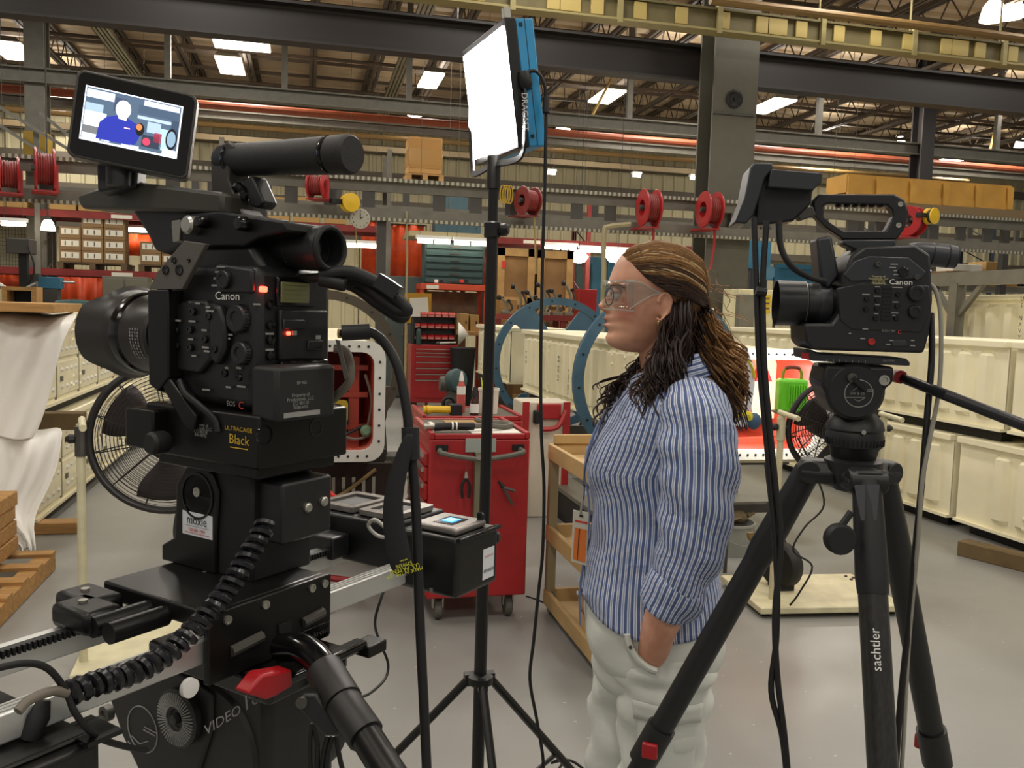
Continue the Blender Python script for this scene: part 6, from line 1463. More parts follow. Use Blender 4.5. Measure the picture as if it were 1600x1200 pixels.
for (a, b, c_, d_) in ((206, 1150, 218, 1162), (218, 1162, 232, 1158), (226, 1136, 245, 1146), (224, 1140, 243, 1150), (200, 1158, 206, 1166)): mb.tube([V((g.L(a, b, 1, .0968).x, .0968, g.L(a, b, 1, .0968).z)), V((g.L(c_, d_, 1, .0968).x, .0968, g.L(c_, d_, 1, .0968).z))], .0008, 4)
mb.build('logo_print', GREYP, fh)
c = g.L(170, 1113, 1, .09); MB().lathe([(.011, 0), (.011, .01), (.006, .011), (.005, .008), (0, .008)], (c.x, .088, c.z), YA, 18).build('bolt_lug', GREYM, fh)
px_ = -.15
MB().b2((-.155, -.02, -.415), (.06, .11, -.385)).build('top_platform', BLKG, fh, bevel=.006)
MB().b2((-.165, -.045, -.395), (-.145, .115, -.383)).build('platform_edge', BLKG, fh, bevel=.004)
rl = [g.L(a, b, 0, -.16) for a, b in ((374, 1080), (398, 1050), (445, 1042), (446, 1068), (420, 1084), (405, 1090))]
mb = MB(); n = len(rl); mb.add([V((-.172, q.y, q.z)) for q in rl] + [V((-.15, q.y, q.z)) for q in rl], [tuple(reversed(range(n))), tuple(range(n, 2 * n))] + [(i, (i + 1) % n, n + (i + 1) % n, n + i) for i in range(n)]); mb.build('release_lever', mat('lever_red', 'a3121b', .4), fh, bevel=.003)
c = g.L(360, 1112, 0, -.125); text('VIDEO', .017, (-.127, c.y + .012, c.z - .004), (0, -1, .12), (0, .0, 1), GREYP, fh); text('18', .026, (-.127, c.y - .027, c.z + .003), (0, -1, .12), ZA, GREYP, fh); text('P', .012, (-.127, c.y - .047, c.z + .003), (0, -1, .12), ZA, GREYP, fh)
MB().b2((-.126, -.03, hz - .09), (-.04, .085, -.415)).build('front_housing', mat('head_black', '1d1b1a'), fh, bevel=.012, seg=3)
MB().lathe([(.07, -.17), (.07, -.1), (.06, -.06)], (-.03, .03, hz), ZA, 32).build('bowl_base', mat('head_black', '1d1b1a'), fh)
MB().b2((-.17, -.075, -.405), (-.14, -.04, -.39)).build('tail_plate', BLKM, fh, bevel=.002)
# pan arm
pa = [g.D(440, 1012, 1.0), g.D(470, 1012, .98), g.D(496, 1030, .96), g.D(515, 1056, .94)]
ar = MB().tube(smoothpath(pa, 6), .0165, 16).build('pan_arm', BLKG, fh)
MB().tube([g.D(506, 1046, .945), g.D(536, 1098, .91)], [.0205, .0215], 18).build('arm_sleeve', mat('sleeve_black', '201f1e', .5), ar)
MB().tube([g.D(536, 1098, .91), g.D(572, 1150, .88)], [.0195, .0195], 18).build('arm_sleeve', mat('sleeve_black', '201f1e'), ar)
MB().tube([g.D(572, 1150, .88), g.D(660, 1290, .8)], [.0165, .0165], 16).build('arm_tube', BLKM, ar)
lv = [(466, 1092), (476, 1084), (494, 1084), (530, 1140), (530, 1150), (508, 1152), (484, 1128), (466, 1108)]
q = [g.D(a, b, .9) for a, b in lv]; n_ = g.vec(FW) * .018; n = len(q); mb = MB(); mb.add(q + [a + n_ for a in q], [tuple(reversed(range(n))), tuple(range(n, 2 * n))] + [(i, (i + 1) % n, n + (i + 1) % n, n + i) for i in range(n)]); mb.build('clamp_lever', BLK, ar, bevel=.003)
MB().lathe([(.006, 0), (.006, .004), (.003, .004)], g.D(472, 1097, .9), -g.vec(FW), 14).build('lever_screw', GREYM, ar)
# tripod below
bw = g.W((-.03, .03, hz - .17)); t1 = thing('tripod', 'black tripod standing under the left slider', 'tripod', (bw.x, bw.y, 0))
MB().lathe([(.06, 0), (.085, .02), (.085, .06), (.07, .075)], (0, 0, bw.z - .075), n=28).build('crown', BLKM, t1)
for k in range(3):
    a = R(100 + 120 * k); e = V((.5 * math.cos(a), .5 * math.sin(a), .012)); tp = V((.06 * math.cos(a), .06 * math.sin(a), bw.z - .05))
    lg = MB().tube([tp, tp.lerp(e, .5)], .02, 10).build('leg', BLKM, t1); MB().tube([tp.lerp(e, .45), e], .015, 10).build('lower_tube', BLKM, lg); MB().ell(e, (.02, .02, .012), nu=10, nv=6).build('foot', BLK2, lg)
for k, pts in enumerate((((488, 1130), (484, 1165), (486, 1230)), ((490, 1132), (496, 1165), (494, 1230)), ((512, 1150), (505, 1180), (500, 1230)), ((520, 1150), (512, 1180), (508, 1230)), ((526, 1150), (530, 1180), (542, 1230)))):
    cable('hanging_cable', 'thin black cable hanging from the pan arm lever, strand %s' % ['one', 'two', 'three', 'four', 'five'][k], [P(a, b, .95) for a, b in pts], .0028, BLK2)
# ================================================================== right camera on its tripod
gB = Rig(1440, 470, 1.45, -70, -.095, .07); g = gB
cam2 = thing('cinema_camera', 'black cinema camera with a ring handle on the right tripod', 'video camera', mw=g.mw)
SLT = mat('slate_black', '2b2e33', .4)
pl = [(1330, 400), (1352, 385), (1430, 382), (1455, 398), (1458, 470), (1452, 525), (1444, 552), (1270, 547), (1258, 535), (1257, 505), (1300, 505), (1318, 480), (1318, 430)]
mb = MB(); g.plate(pl, .066, .125, mb); mb.build('body', BLK, cam2, bevel=.005)
mb = MB(); g.plate([(1318, 430), (1335, 408), (1358, 400), (1420, 402), (1448, 425), (1440, 436), (1330, 440)], .0685, .02, mb); mb.build('upper_panel', SLT, cam2, bevel=.002)
mb = MB(); g.plate([(1310, 450), (1345, 442), (1452, 446), (1456, 480), (1440, 520), (1330, 515), (1312, 500)], .0675, .02, mb); mb.build('side_panel', mat('panel_black', '17181a', .45), cam2, bevel=.002)
mb = MB(); g.plate([(1276, 372), (1300, 368), (1312, 430), (1296, 452), (1282, 440)], .03, .06, mb); mb.build('mount_hump', SLT, cam2, bevel=.005)
A_ = V((-1, 0, 0))
c = g.L(1408, 441, 1, .07); text('Canon', .0125, (c.x, .0688, c.z), A_, ZA, WHITE, cam2, sx=1.15)
for k, s_ in enumerate(('Property of', 'Productions, LLC', 'CO 80118', '7033884702')):
    c = g.L(1373, 432 + k * 3.6, 1, .07); text(s_, .0046, (c.x, .0689, c.z), A_, ZA, mat('cream_print', 'c9c088', .6), cam2)
c = g.L(1389, 517, 1, .07); text('EOS C300', .0052, (c.x, .0678, c.z), A_, ZA, GREYP, cam2); c = g.L(1406, 519, 1, .07); text('C', .0095, (c.x, .0678, c.z), A_, ZA, REDP, cam2)
for (px, py, q, h) in ((1431, 458, .0135, .007), (1429, 487, .0105, .006)): knob(px, py, .068, q, h, 'dial', mat('dial_black', '141414', .4), cam2, gg=g)
knob(1411, 425, .069, .0085, .004, 'mode_switch', BLKG, cam2, False, g); knob(1432, 433, .069, .0045, .004, 'start_button', GREYM, cam2, False, g, 12); knob(1371, 413, .069, .0045, .006, 'push_button', GREYM, cam2, False, g, 12)
for (a, b) in ((1354, 467), (1353, 483), (1371, 454), (1371, 469), (1370, 482), (1368, 497), (1403, 460), (1402, 478), (1400, 497)): knob(a, b, .068, .0042, .004, 'push_button', BLKG, cam2, False, g, 12)
for (a, b, w_) in ((1353, 460, .012), (1371, 448, .008), (1371, 463, .011), (1371, 476, .007), (1369, 490, .007), (1399, 472, .009), (1398, 489, .011), (1397, 493, .005), (1401, 449, .018), (1397, 413, .012), (1395, 418, .01), (1399, 423, .006), (1400, 429, .008), (1393, 532, .006), (1388, 538, .007), (1426, 532, .006), (1426, 540, .008), (1348, 529, .008), (1328, 521, .004), (1352, 514, .009)): dash(a, b, w_, .002, .0694 if b < 440 else .0680, cam2, g)
mb = MB(); a = g.L(1380, 448, 1, .069); b = g.L(1391, 502, 1, .069)
MB().b2((a.x, .0672, a.z), (b.x, .0684, b.z)).build('vent_recess', BLK2, cam2)
for k in range(9):
    z = a.z + (b.z - a.z) * (k + .5) / 9; MB().b2((a.x, .068, z - .0013), (b.x, .0692, z + .0013)).build('vent_louvre', BLKG, cam2)
knob(1361, 534, .066, .0058, .005, 'record_button', mat('rec_red', 'b0281f', .35), cam2, False, g, 18)
mb = MB(); g.plate([(1395, 532), (1416, 532), (1418, 541), (1393, 541)], .068, .004, mb); mb.build('rocker_switch', SLT, cam2, bevel=.001)
mb = MB(); c = g.L(1448, 433, 1, .05); MB().ell(c, (.004, .004, .005), nu=12, nv=8).build('tally_lamp', LEDR, cam2)
c = g.L(1450, 423, 1, .05); MB().ell(c, (.005, .004, .004), nu=12, nv=8).build('indicator_lamp', mat('led_violet', 'dcdcff', .4, emit='d8d8ff', estr=8), cam2)
# lens
lz = g.L(1240, 474, 1, 0).z
def lx(px): return g.L(px, 474, 1, 0).x
x0, x1, x2, x3, x4, x5 = lx(1212), lx(1258), lx(1275), lx(1294), lx(1313), lx(1330)
ln = MB().lathe([(.036, x5), (.037, x4 + .004), (.0345, x4 + .002), (.0345, x3 + .002), (.0378, x3), (.0378, x2), (.0365, x2 + .002), (.0365, x1)], (0, 0, lz), XA, 40).build('lens', BLK, cam2)
MB().lathe([(.0372, x2), (.0382, x2 - .001), (.0382, x3 + .001), (.0372, x3)], (0, 0, lz), XA, 40, caps=False).build('focus_ring', SLT, ln)
MB().lathe([(.0365, x1), (.0395, x1 + .003), (.0402, x0), (.0385, x0), (.0375, x1 + .004)], (0, 0, lz), XA, 40, caps=False).build('lens_hood', mat('hood_satin', '1a1b1d', .35), ln)
MB().lathe([(.0375, x1 + .006), (.02, x1 + .004), (0, x1 + .003)], (0, 0, lz), XA, 32, caps=False).build('front_glass', BLKG, ln)
MB().lathe([(.0392, x1 + .002), (.0398, x1 + .0025), (.0392, x1 + .003)], (0, 0, lz), XA, 40, caps=False).build('silver_band', STEEL, ln)
# handle
ho = [(1270, 314), (1280, 303), (1398, 303), (1414, 312), (1421, 332), (1414, 358), (1402, 374), (1318, 374), (1290, 355), (1272, 336)]
hi_ = [(1287, 322), (1294, 318), (1386, 320), (1394, 328), (1396, 338), (1392, 346), (1384, 361), (1318, 361), (1298, 348), (1288, 340)]
q = [g.L(a, b, 1, .012) for a, b in ho]; qi = [g.L(a, b, 1, .012) for a, b in hi_]
mb = MB(); mb.prism([(p.x, p.z) for p in q][::-1], (0, .012, 0), XA, ZA, .026, [(p.x, p.z) for p in qi][::-1]); hd = mb.build('handle', BLK, cam2, bevel=.003)
for k in range(6):
    c = g.L(1310 + k * 13, 324, 1, .0); MB().ell((c.x, 0, c.z + .002), (.006, .011, .003), nu=10, nv=6).build('finger_ridge', BLK, hd)
for (a, b) in ((1407, 319), (1404, 352)):
    c = g.L(a, b, 1, .0125); MB().lathe([(.0045, 0), (.0045, .0015), (.0025, .0015), (.002, .0005), (0, .0005)], (c.x, .012, c.z), YA, 14).build('screw', STEEL, hd)
mb = MB(); g.plate([(1318, 374), (1400, 374), (1400, 384), (1372, 392), (1366, 408), (1352, 406), (1345, 394), (1318, 382)], .02, .035, mb); mb.build('handle_foot', SLT, cam2, bevel=.003)
c = g.L(1361, 397, 1, .021); MB().lathe([(.006, 0), (.006, .003), (.003, .003)], (c.x, .02, c.z), YA, 16).build('screw', STEEL, cam2)
# monitor unit
mb = MB(); g.plate([(1148, 348), (1163, 310), (1172, 262), (1178, 254), (1207, 254), (1209, 264), (1196, 278), (1178, 335), (1166, 350)], .045, .09, mb); mb.build('monitor', SLT, cam2, bevel=.003)
mb = MB(); g.plate([(1194, 268), (1285, 271), (1284, 284), (1270, 298), (1268, 318), (1240, 345), (1205, 350), (1180, 352), (1182, 312)], .025, .055, mb); mb.build('monitor_block', mat('block_black', '1a1c1f', .45), cam2, bevel=.004)
mb = MB(); g.plate([(1205, 264), (1286, 270), (1284, 285), (1270, 297), (1200, 292)], .05, .1, mb); mb.build('sun_shade', SLT, cam2, bevel=.002)
mb = MB(); g.plate([(1238, 330), (1270, 322), (1276, 336), (1252, 344)], .02, .03, mb); mb.build('monitor_arm', GREYM, cam2, bevel=.002)
# viewfinder
p0 = g.L(1418, 393, 1, -.005); p1 = g.L(1492, 402, 1, -.005); ax = (p1 - p0).normalized(); L = (p1 - p0).length
vf = MB().lathe([(.0, 0), (.014, 0), (.0185, L * .2), (.0195, L * .45), (.0185, L * .46), (.0185, L * .48), (.0205, L * .5), (.0205, L * .8), (.019, L * .82), (.0205, L * .84), (.0195, L), (.016, L), (.014, L * .95), (0, L * .95)], p0, ax, 32).build('viewfinder', SLT, cam2)
MB().torus(p0 + ax * L, ax, .0178, .0022, 28, 6).build('eyecup', BLK2, vf)
# quick-release plate
mb = MB(); g.plate([(1256, 545), (1270, 547), (1280, 552), (1416, 560), (1422, 566), (1422, 572), (1270, 564), (1256, 560)], .05, .09, mb); qr = mb.build('slide_plate', SLT, cam2, bevel=.002)
for k in range(7):
    c = g.L(1292 + k * 10, 563 + k * .4, 1, .0505); MB().box((c.x, .0503, c.z), (.0008, .0006, .005)).build('scale_mark', GREYP, qr)
c = g.L(1389, 563, 1, .051); text('sachtler', .0065, (c.x, .0505, c.z), A_, ZA, GREYP, qr)
mb = MB(); g.plate([(1256, 551), (1264, 552), (1264, 562), (1256, 561)], .052, .02, mb); mb.build('red_stop', mat('lever_red', 'a3121b'), qr)
# cables of the right camera
wcable('right_cable', 'black cable curving from the right monitor to the camera mount', [g.D(1217, 345, 1.45), g.D(1220, 385, 1.45), g.D(1236, 415, 1.45), g.D(1262, 432, 1.47), g.D(1290, 440, 1.48)], .0055, BLK2, gg=g)
wcable('grey_cable', 'grey cable hanging from the back of the right camera', [g.D(1447, 440, 1.46), g.D(1462, 455, 1.46), g.D(1470, 500, 1.46), g.D(1468, 600, 1.46), g.D(1452, 690, 1.46), g.D(1440, 760, 1.46), g.D(1434, 850, 1.47), g.D(1420, 1000, 1.5), g.D(1412, 1150, 1.5), g.D(1405, 1260, 1.5)], .0038, mat('pale_grey_cable', '8e8c80', .5), gg=g)
wcable('black_cable', 'black cable hanging from the back of the right camera', [g.D(1455, 490, 1.5), g.D(1456, 560, 1.48), g.D(1448, 660, 1.47), g.D(1440, 760, 1.47), g.D(1428, 880, 1.48), g.D(1418, 990, 1.5), g.D(1406, 1110, 1.5), g.D(1396, 1260, 1.5)], .0055, BLK2, gg=g)
for k, (pts, d) in enumerate((([(1178, 340), (1182, 450), (1186, 560), (1194, 650), (1204, 760), (1214, 900), (1213, 1000), (1205, 1080), (1222, 1150), (1232, 1240)], 1.46), ([(1198, 345), (1192, 440), (1194, 560), (1202, 660), (1212, 760), (1220, 850), (1211, 960), (1215, 1060), (1226, 1150), (1234, 1240)], 1.455))):
    cable('hanging_cable', ['black cable hanging from the right monitor, left strand', 'black cable hanging from the right monitor, right strand'][k], [P(a, b, d) for a, b in pts], .0052, BLK2)
tag(MB().tube([P(1181, 454, 1.452), P(1197, 457, 1.452)], .008, 8).build('cable_clip', BLK2), 'black clip joining the two cables below the right monitor', 'clip')
# --- fluid head
fh2 = thing('fluid_head', 'black fluid head with a white ring logo under the right camera', 'tripod head', mw=g.mw)
HB = mat('head_black2', '171718', .45)
mb = MB(); g.plate([(1290, 570), (1398, 573), (1396, 600), (1385, 606), (1380, 630), (1362, 650), (1330, 652), (1305, 640), (1290, 615), (1282, 600)], .05, .1, mb); mb.build('side_cover', HB, fh2, bevel=.006)
c = g.L(1337, 612, 1, .05); MB().lathe([(.047, -.1), (.05, -.09), (.05, .0), (.044, .006), (0, .006)], (c.x, .046, c.z), YA, 36).build('drag_drum', HB, fh2)
c = g.L(1342, 615, 1, .053); MB().torus((c.x, .0525, c.z), YA, .0235, .0008, 44, 5).build('ring_logo', GREYP, fh2)
mb = MB()
for (a, b, c_, d_) in ((1321, 621, 1352, 621), (1335, 624, 1342, 627), (1342, 627, 1351, 622), (1355, 609, 1365, 609), (1355, 611.5, 1365, 611.5), (1333, 610, 1340, 605)):
    u = g.L(a, b, 1, .0528); v = g.L(c_, d_, 1, .0528); mb.tube([(u.x, .0528, u.z), (v.x, .0528, v.z)], .0006, 4)
mb.build('logo_lines', GREYP, fh2)
c = g.L(1340, 615, 1, .053); text('DV 8 SB', .0068, (c.x, .0525, c.z), A_, ZA, GREYP, fh2)
u = g.L(1331, 590, 1, .055); v = g.L(1352, 610, 1, .055); MB().tube([(u.x, .056, u.z), (v.x, .056, v.z)], [.007, .004], 10).build('lock_lever', BLKG, fh2); MB().lathe([(.008, 0), (.008, .008), (.004, .009)], (u.x, .052, u.z), YA, 16).build('lever_hub', GREYM, fh2)
c = g.L(1381, 594, 1, .05); MB().lathe([(.009, 0), (.009, .004), (.006, .004), (.005, .001), (0, .001)], (c.x, .05, c.z), YA, 18).build('pan_rosette', STEEL, fh2)
c = g.L(1402, 588, 1, -.03); MB().lathe([(.012, -.02), (.012, .02)], c, YA, 16).build('red_clamp', mat('lever_red', 'a3121b'), fh2)
bx = g.L(1335, 690, 1, 0).x; zt = g.L(1335, 652, 1, 0).z; zm = g.L(1335, 690, 1, 0).z; zb = g.L(1335, 722, 1, 0).z
MB().lathe([(.03, zb - .01), (.036, zb), (.042, zm - .012), (.048, zm - .006), (.05, zm + .012), (.047, zm + .02), (.05, zm + .024), (.046, zt - .006), (.03, zt + .01)], (bx, 0, 0), ZA, 40).build('pan_base', HB, fh2)
mb = MB()
for k in range(40):
    a = 2 * PI * k / 40; mb.box((bx + .0492 * math.cos(a), .0492 * math.sin(a), zm + .002), (.002, .002, .012))
mb.build('pan_ribs', BLKG, fh2)
c = g.L(1340, 671, 1, .045); MB().lathe([(.004, 0), (.004, .004), (.002, .004)], (bx, .05, zm + .024), YA, 10).build('level_bubble', STEEL, fh2)
ph = MB().tube([g.L(1403, 588, 1, -.03), g.D(1480, 618, 1.42), g.D(1640, 680, 1.36)], [.0085, .0095, .0098], 16).build('pan_handle', mat('handle_satin', '1b1c20', .35), fh2)
# --- tripod
cw = g.W((bx, 0, zb)); t2 = thing('tripod', 'black carbon tripod under the right camera', 'tripod', (cw.x, cw.y, 0)); CZ = cw.z
MB().lathe([(.03, -.05), (.042, -.03), (.05, -.012), (.05, .004), (.042, .008)], (0, 0, CZ), n=32).build('bowl', HB, t2)
feet = [V((.40, 1.69, .012)), V((.80, .84, .012)), V((1.47, 1.47, .012))]
CARB = mat('carbon_tube', '2a2928', .32, .1, var=.35, scale=30, stretch=(8, 8, 1))
for k, f in enumerate(feet):
    e = V((f.x - cw.x, f.y - cw.y, .012)); d = V((e.x, e.y, 0)).normalized(); tp = d * .075 + V((0, 0, CZ - .02)); s_ = V((-d.y, d.x, 0))
    MB().prism([(-.03, -.02), (.03, -.02), (.034, .0), (.02, .02), (-.02, .02), (-.034, .0)], d * .03 + V((0, 0, CZ - .02)), s_, ZA, .06 if s_.cross(ZA).dot(d) > 0 else -.06).build('crown_arm', HB, t2, bevel=.004)
    lg = MB().tube([tp, tp.lerp(e, .12), tp.lerp(e, .14)], [.024, .027, .0245], 18).build('leg', HB, t2)
    MB().lathe([(.018, -.032), (.02, -.03), (.02, .03), (.018, .032)], tp, s_, 18).build('hinge_barrel', HB, lg)
    MB().tube([tp.lerp(e, .13), tp.lerp(e, .44)], .0235, 18).build('upper_tube', CARB if k == 1 else HB, lg)
    MB().tube([tp.lerp(e, .42), tp.lerp(e, .48)], .0285, 18).build('leg_clamp', HB, lg)
    a = tp.lerp(e, .45); MB().box(a + s_ * .03, (.012, .03, .03), (s_, d, ZA)).build('clamp_lever', mat('lever_red', 'a3121b'), lg, bevel=.003)
    MB().tube([tp.lerp(e, .46), e], .0185, 14).build('lower_tube', HB, lg)
    MB().ell(e, (.025, .025, .012), nu=12, nv=6).build('foot', BLK2, lg)
    if k == 1:
        u = (e - tp).normalized(); nrm = (CAM - (V(t2.location) + tp.lerp(e, .22))); nrm = (nrm - u * nrm.dot(u)).normalized(); q = tp.lerp(e, .205) + nrm * .0245
        text('sachtler', .021, q, -u, u.cross(nrm) if (u.cross(nrm)).x < 0 else -(u.cross(nrm)), WHITE, lg)
        MB().prism([(-.02, 0), (.02, 0), (.012, -.06), (-.012, -.06)], tp + nrm * .024 - u * -.01, u.cross(nrm), -u, .004).build('hinge_cover', SLT, lg)
pd = V(t2.location); c = P(1312, 842, 1.43) - pd
MB().lathe([(.005, -.012), (.022, -.012), (.026, -.006), (.026, .006), (.022, .012), (.005, .012)], c, FW, 20).build('rubber_pad', BLK2, t2); MB().tube([c + V((0, 0, .02)), P(1330, 800, 1.43) - pd], .006, 8).build('pad_arm', BLK2, t2)
# ================================================================== light stand with LED panel
sb = P(760, 700, 2.2); SX, SY = sb.x, sb.y
ls = thing('light_stand', 'tall black light stand in the middle of the picture', 'light stand', (SX, SY, 0))
SB = mat('stand_black', '171616', .4, .2)
MB().tube([(0, 0, .16), (0, 0, .98)], .0165, 16).build('lower_tube', SB, ls)
MB().tube([(0, 0, .95), (0, 0, 1.76)], .0145, 16).build('middle_tube', SB, ls)
MB().tube([(0, 0, 1.74), (0, 0, 1.9)], .0125, 16).build('upper_tube', SB, ls)
for z, hh in ((.97, .05), (1.75, .04)):
    cl = MB().lathe([(.018, 0), (.021, .004), (.021, hh - .004), (.018, hh)], (0, 0, z - hh / 2), n=20).build('collar', SB, ls)
    MB().lathe([(.012, 0), (.016, .006), (.016, .02), (.01, .026)], (.015, -.005, z), RT - FW * .3, 14).build('knob', SB, cl)
    if z < 1.2: MB().tube([(-.02, 0, z), (-.045, -.01, z + .0)], .007, 8).build('wing', STEEL, cl)
MB().lathe([(.03, 0), (.034, .004), (.034, .022), (.022, .028)], (0, 0, .58), n=20).build('spider', SB, ls)
for k, dr in enumerate((-RT * .99 + FW * .15, RT * .78 + FW * .55, RT * .25 - FW * .97)):
    d = V((dr.x, dr.y, 0)).normalized(); e = d * .52 + V((0, 0, .02))
    lg = MB().tube([d * .03 + V((0, 0, .59)), e], .011, 8).build('leg', SB, ls); MB().tube([V((0, 0, .2)), (d * .03 + V((0, 0, .59))).lerp(e, .48)], .0065, 6).build('brace', SB if k < 2 else STEEL, lg); MB().ell(e, (.016, .016, .018), nu=10, nv=6).build('foot', BLK2, lg)
    MB().b2(d * .03 + V((-.012, -.012, .575)), d * .03 + V((.012, .012, .605))).build('hinge', SB, lg)
MB().lathe([(.02, 0), (.02, .03)], (0, 0, .19), n=16).build('brace_collar', SB, ls)
# LED panel
dP = 2.13; K = dP / FPX
cTL, cTR, cBR, cBL = P(720, 92, dP + .16), P(781, 46, dP - .1), P(810, 218, dP - .1), P(747, 247, dP + .16)
A = ((cTR - cTL) + (cBR - cBL)).normalized(); B0 = ((cTL - cBL) + (cTR - cBR)); B = (B0 - A * B0.dot(A)).normalized(); N = A.cross(B)
if N.dot(CAM - cTL) < 0: N = -N
Wd = ((cTR - cTL).length + (cBR - cBL).length) / 2; Hd = ((cTL - cBL).length + (cTR - cBR).length) / 2; ctr = (cTL + cTR + cBR + cBL) / 4
lp = thing('led_panel', 'bright square LED light panel with a blue back on the stand', 'light panel', mw=basis(ctr, A, B, A.cross(B)))
sg = 1 if A.cross(B).dot(CAM - ctr) > 0 else -1
def pbx(x0, y0, z0, x1, y1, z1): return MB().b2((x0, y0, z0 * sg), (x1, y1, z1 * sg))
hw, hh = Wd / 2, Hd / 2
pbx(-hw - .012, -hh - .016, -.03, hw + .012, hh + .016, -.002).build('frame', SB, lp, bevel=.003)
pbx(-hw, -hh, -.002, hw, hh, .001).build('diffuser', mat('led_white', 'fffaf4', .5, emit='fff6ee', estr=14), lp)
DB = mat('panel_blue', '2f93c8', .45, var=.05)
pbx(-hw - .01, -hh - .014, -.075, hw + .01, hh + .014, -.03).build('back_shell', DB, lp, bevel=.003)
pbx(hw + .0101, -hh - .014, -.053, hw + .0106, hh + .014, -.0515).build('shell_seam', BLK2, lp)
for y in (-hh + .01, 0, hh - .0): pbx(hw + .0101, y - .004, -.045, hw + .012, y + .004, -.037).build('screw', BLK2, lp)
pbx(-hw * .2, hh + .016, -.02, hw * .5, hh + .022, -.012).build('top_rail', mat('rail_pinkish', 'b89a90', .5), lp); pbx(hw - .01, hh + .014, -.02, hw + .008, hh + .04, -.005).build('top_catch', STEEL, lp)
# yoke
pv = basis(ctr, A, B, A.cross(B)).inverted()
def loc2(w): return pv @ w
yk = [loc2(P(752, 235, 2.25)), loc2(P(740, 262, 2.25))]
top = V((SX, SY, 1.9))
Yk = MB().tube(smoothpath([loc2(P(818, 120, 2.03)), loc2(P(820, 200, 2.02)), loc2(P(816, 240, 2.04)), loc2(P(800, 252, 2.07)), loc2(top + V((0, 0, .01))), loc2(P(742, 272, 2.24)), loc2(P(738, 255, 2.27)), loc2(P(735, 170, 2.28))], 6), .011, 4, flat=.35).build('yoke', SB, lp)
MB().lathe([(.015, -.01), (.017, 0), (.017, .02), (.012, .03)], loc2(P(819, 120, 2.03)), A, 14).build('tilt_knob', SB, lp)
MB().tube([loc2(top - V((0, 0, .05))), loc2(top + V((0, 0, .03)))], .017, 14).build('spigot', SB, lp)
t_a = loc2(P(820, 205, 2.0)) - loc2(P(818, 140, 2.0)); t_b = loc2(P(830, 160, 2.0)) - loc2(P(818, 160, 2.0))
text('DRACAST', .02, loc2(P(820, 175, 1.995)), t_a, t_b, mat('grey_white_print', 'bdbab6', .6), lp)
cable('panel_cable', 'black power cable hanging from the LED panel to the floor', [P(823, 113, 2.03), P(838, 112, 2.03), P(850, 130, 2.03), P(853, 165, 2.04), P(852, 260, 2.05), P(848, 400, 2.08), P(845, 560, 2.1), P(846, 680, 2.1), P(850, 760, 2.12), P(848, 860, 2.12), P(842, 920, 2.14), P(834, 1000, 2.14), P(828, 1060, 2.15), P(838, 1120, 2.16), P(848, 1180, 2.15), P(852, 1230, 2.15), P(880, 1260, 2.2)], .0042, BLK2)
tag(MB().tube([P(853, 152, 2.03), P(853, 176, 2.03)], .008, 10).build('cable_plug', BLK2), 'small black inline plug on the LED panel cable', 'plug')
cable('floor_cable', 'black cable looping on the floor at the bottom centre', [PZ(845, 1240), P(880, 1190, 2.5), P(862, 1192, 2.5), P(890, 1188, 2.5), P(915, 1205, 2.5), P(935, 1230, 2.5)], .004, BLK2)
cable('floor_cable', 'dark cable crossing the floor behind the red cart', [PZ(822, 932), PZ(838, 937), PZ(858, 945), PZ(866, 940)], .006, BLK2)
l = area('led_panel_light', ctr + N * .02, Wd * .95, Hd * .95, 26, (1, .97, .93)); l.matrix_world = basis(ctr + N * .012, A, N.cross(A), N)
# ================================================================== the woman
_p = P(1030, 700, 1.95)
gW = Rig(1030, 700, 1.95, -76, 0, 0, _p.z); g = gW
def LX(px, py, y=0.0): return g.L(px, py, 1, y)
def interp(rows, t, k):
    for i in range(len(rows) - 1):
        a, b = rows[i], rows[i + 1]
        if a[0] <= t <= b[0]:
            f = (t - a[0]) / (b[0] - a[0]); f = f * f * (3 - 2 * f) * .35 + f * .65
            return a[k] + (b[k] - a[k]) * f
    return rows[-1][k] if t > rows[-1][0] else rows[0][k]
def srgbmix(nt, tc, pos, rad, colA_out, col, strength=1.0):
    d = nt.nodes.new('ShaderNodeVectorMath'); d.operation = 'DISTANCE'; nt.links.new(tc, d.inputs[0]); d.inputs[1].default_value = pos
    mr = nt.nodes.new('ShaderNodeMapRange'); mr.inputs[1].default_value = rad * .4; mr.inputs[2].default_value = rad; mr.inputs[3].default_value = strength; mr.inputs[4].default_value = 0.0
    nt.links.new(d.outputs['Value'], mr.inputs[0])
    x = nt.nodes.new('ShaderNodeMix'); x.data_type = 'RGBA'; nt.links.new(mr.outputs[0], x.inputs[0])
    if isinstance(colA_out, tuple): x.inputs[6].default_value = colA_out
    else: nt.links.new(colA_out, x.inputs[6])
    x.inputs[7].default_value = hexc(col); return x.outputs[2]
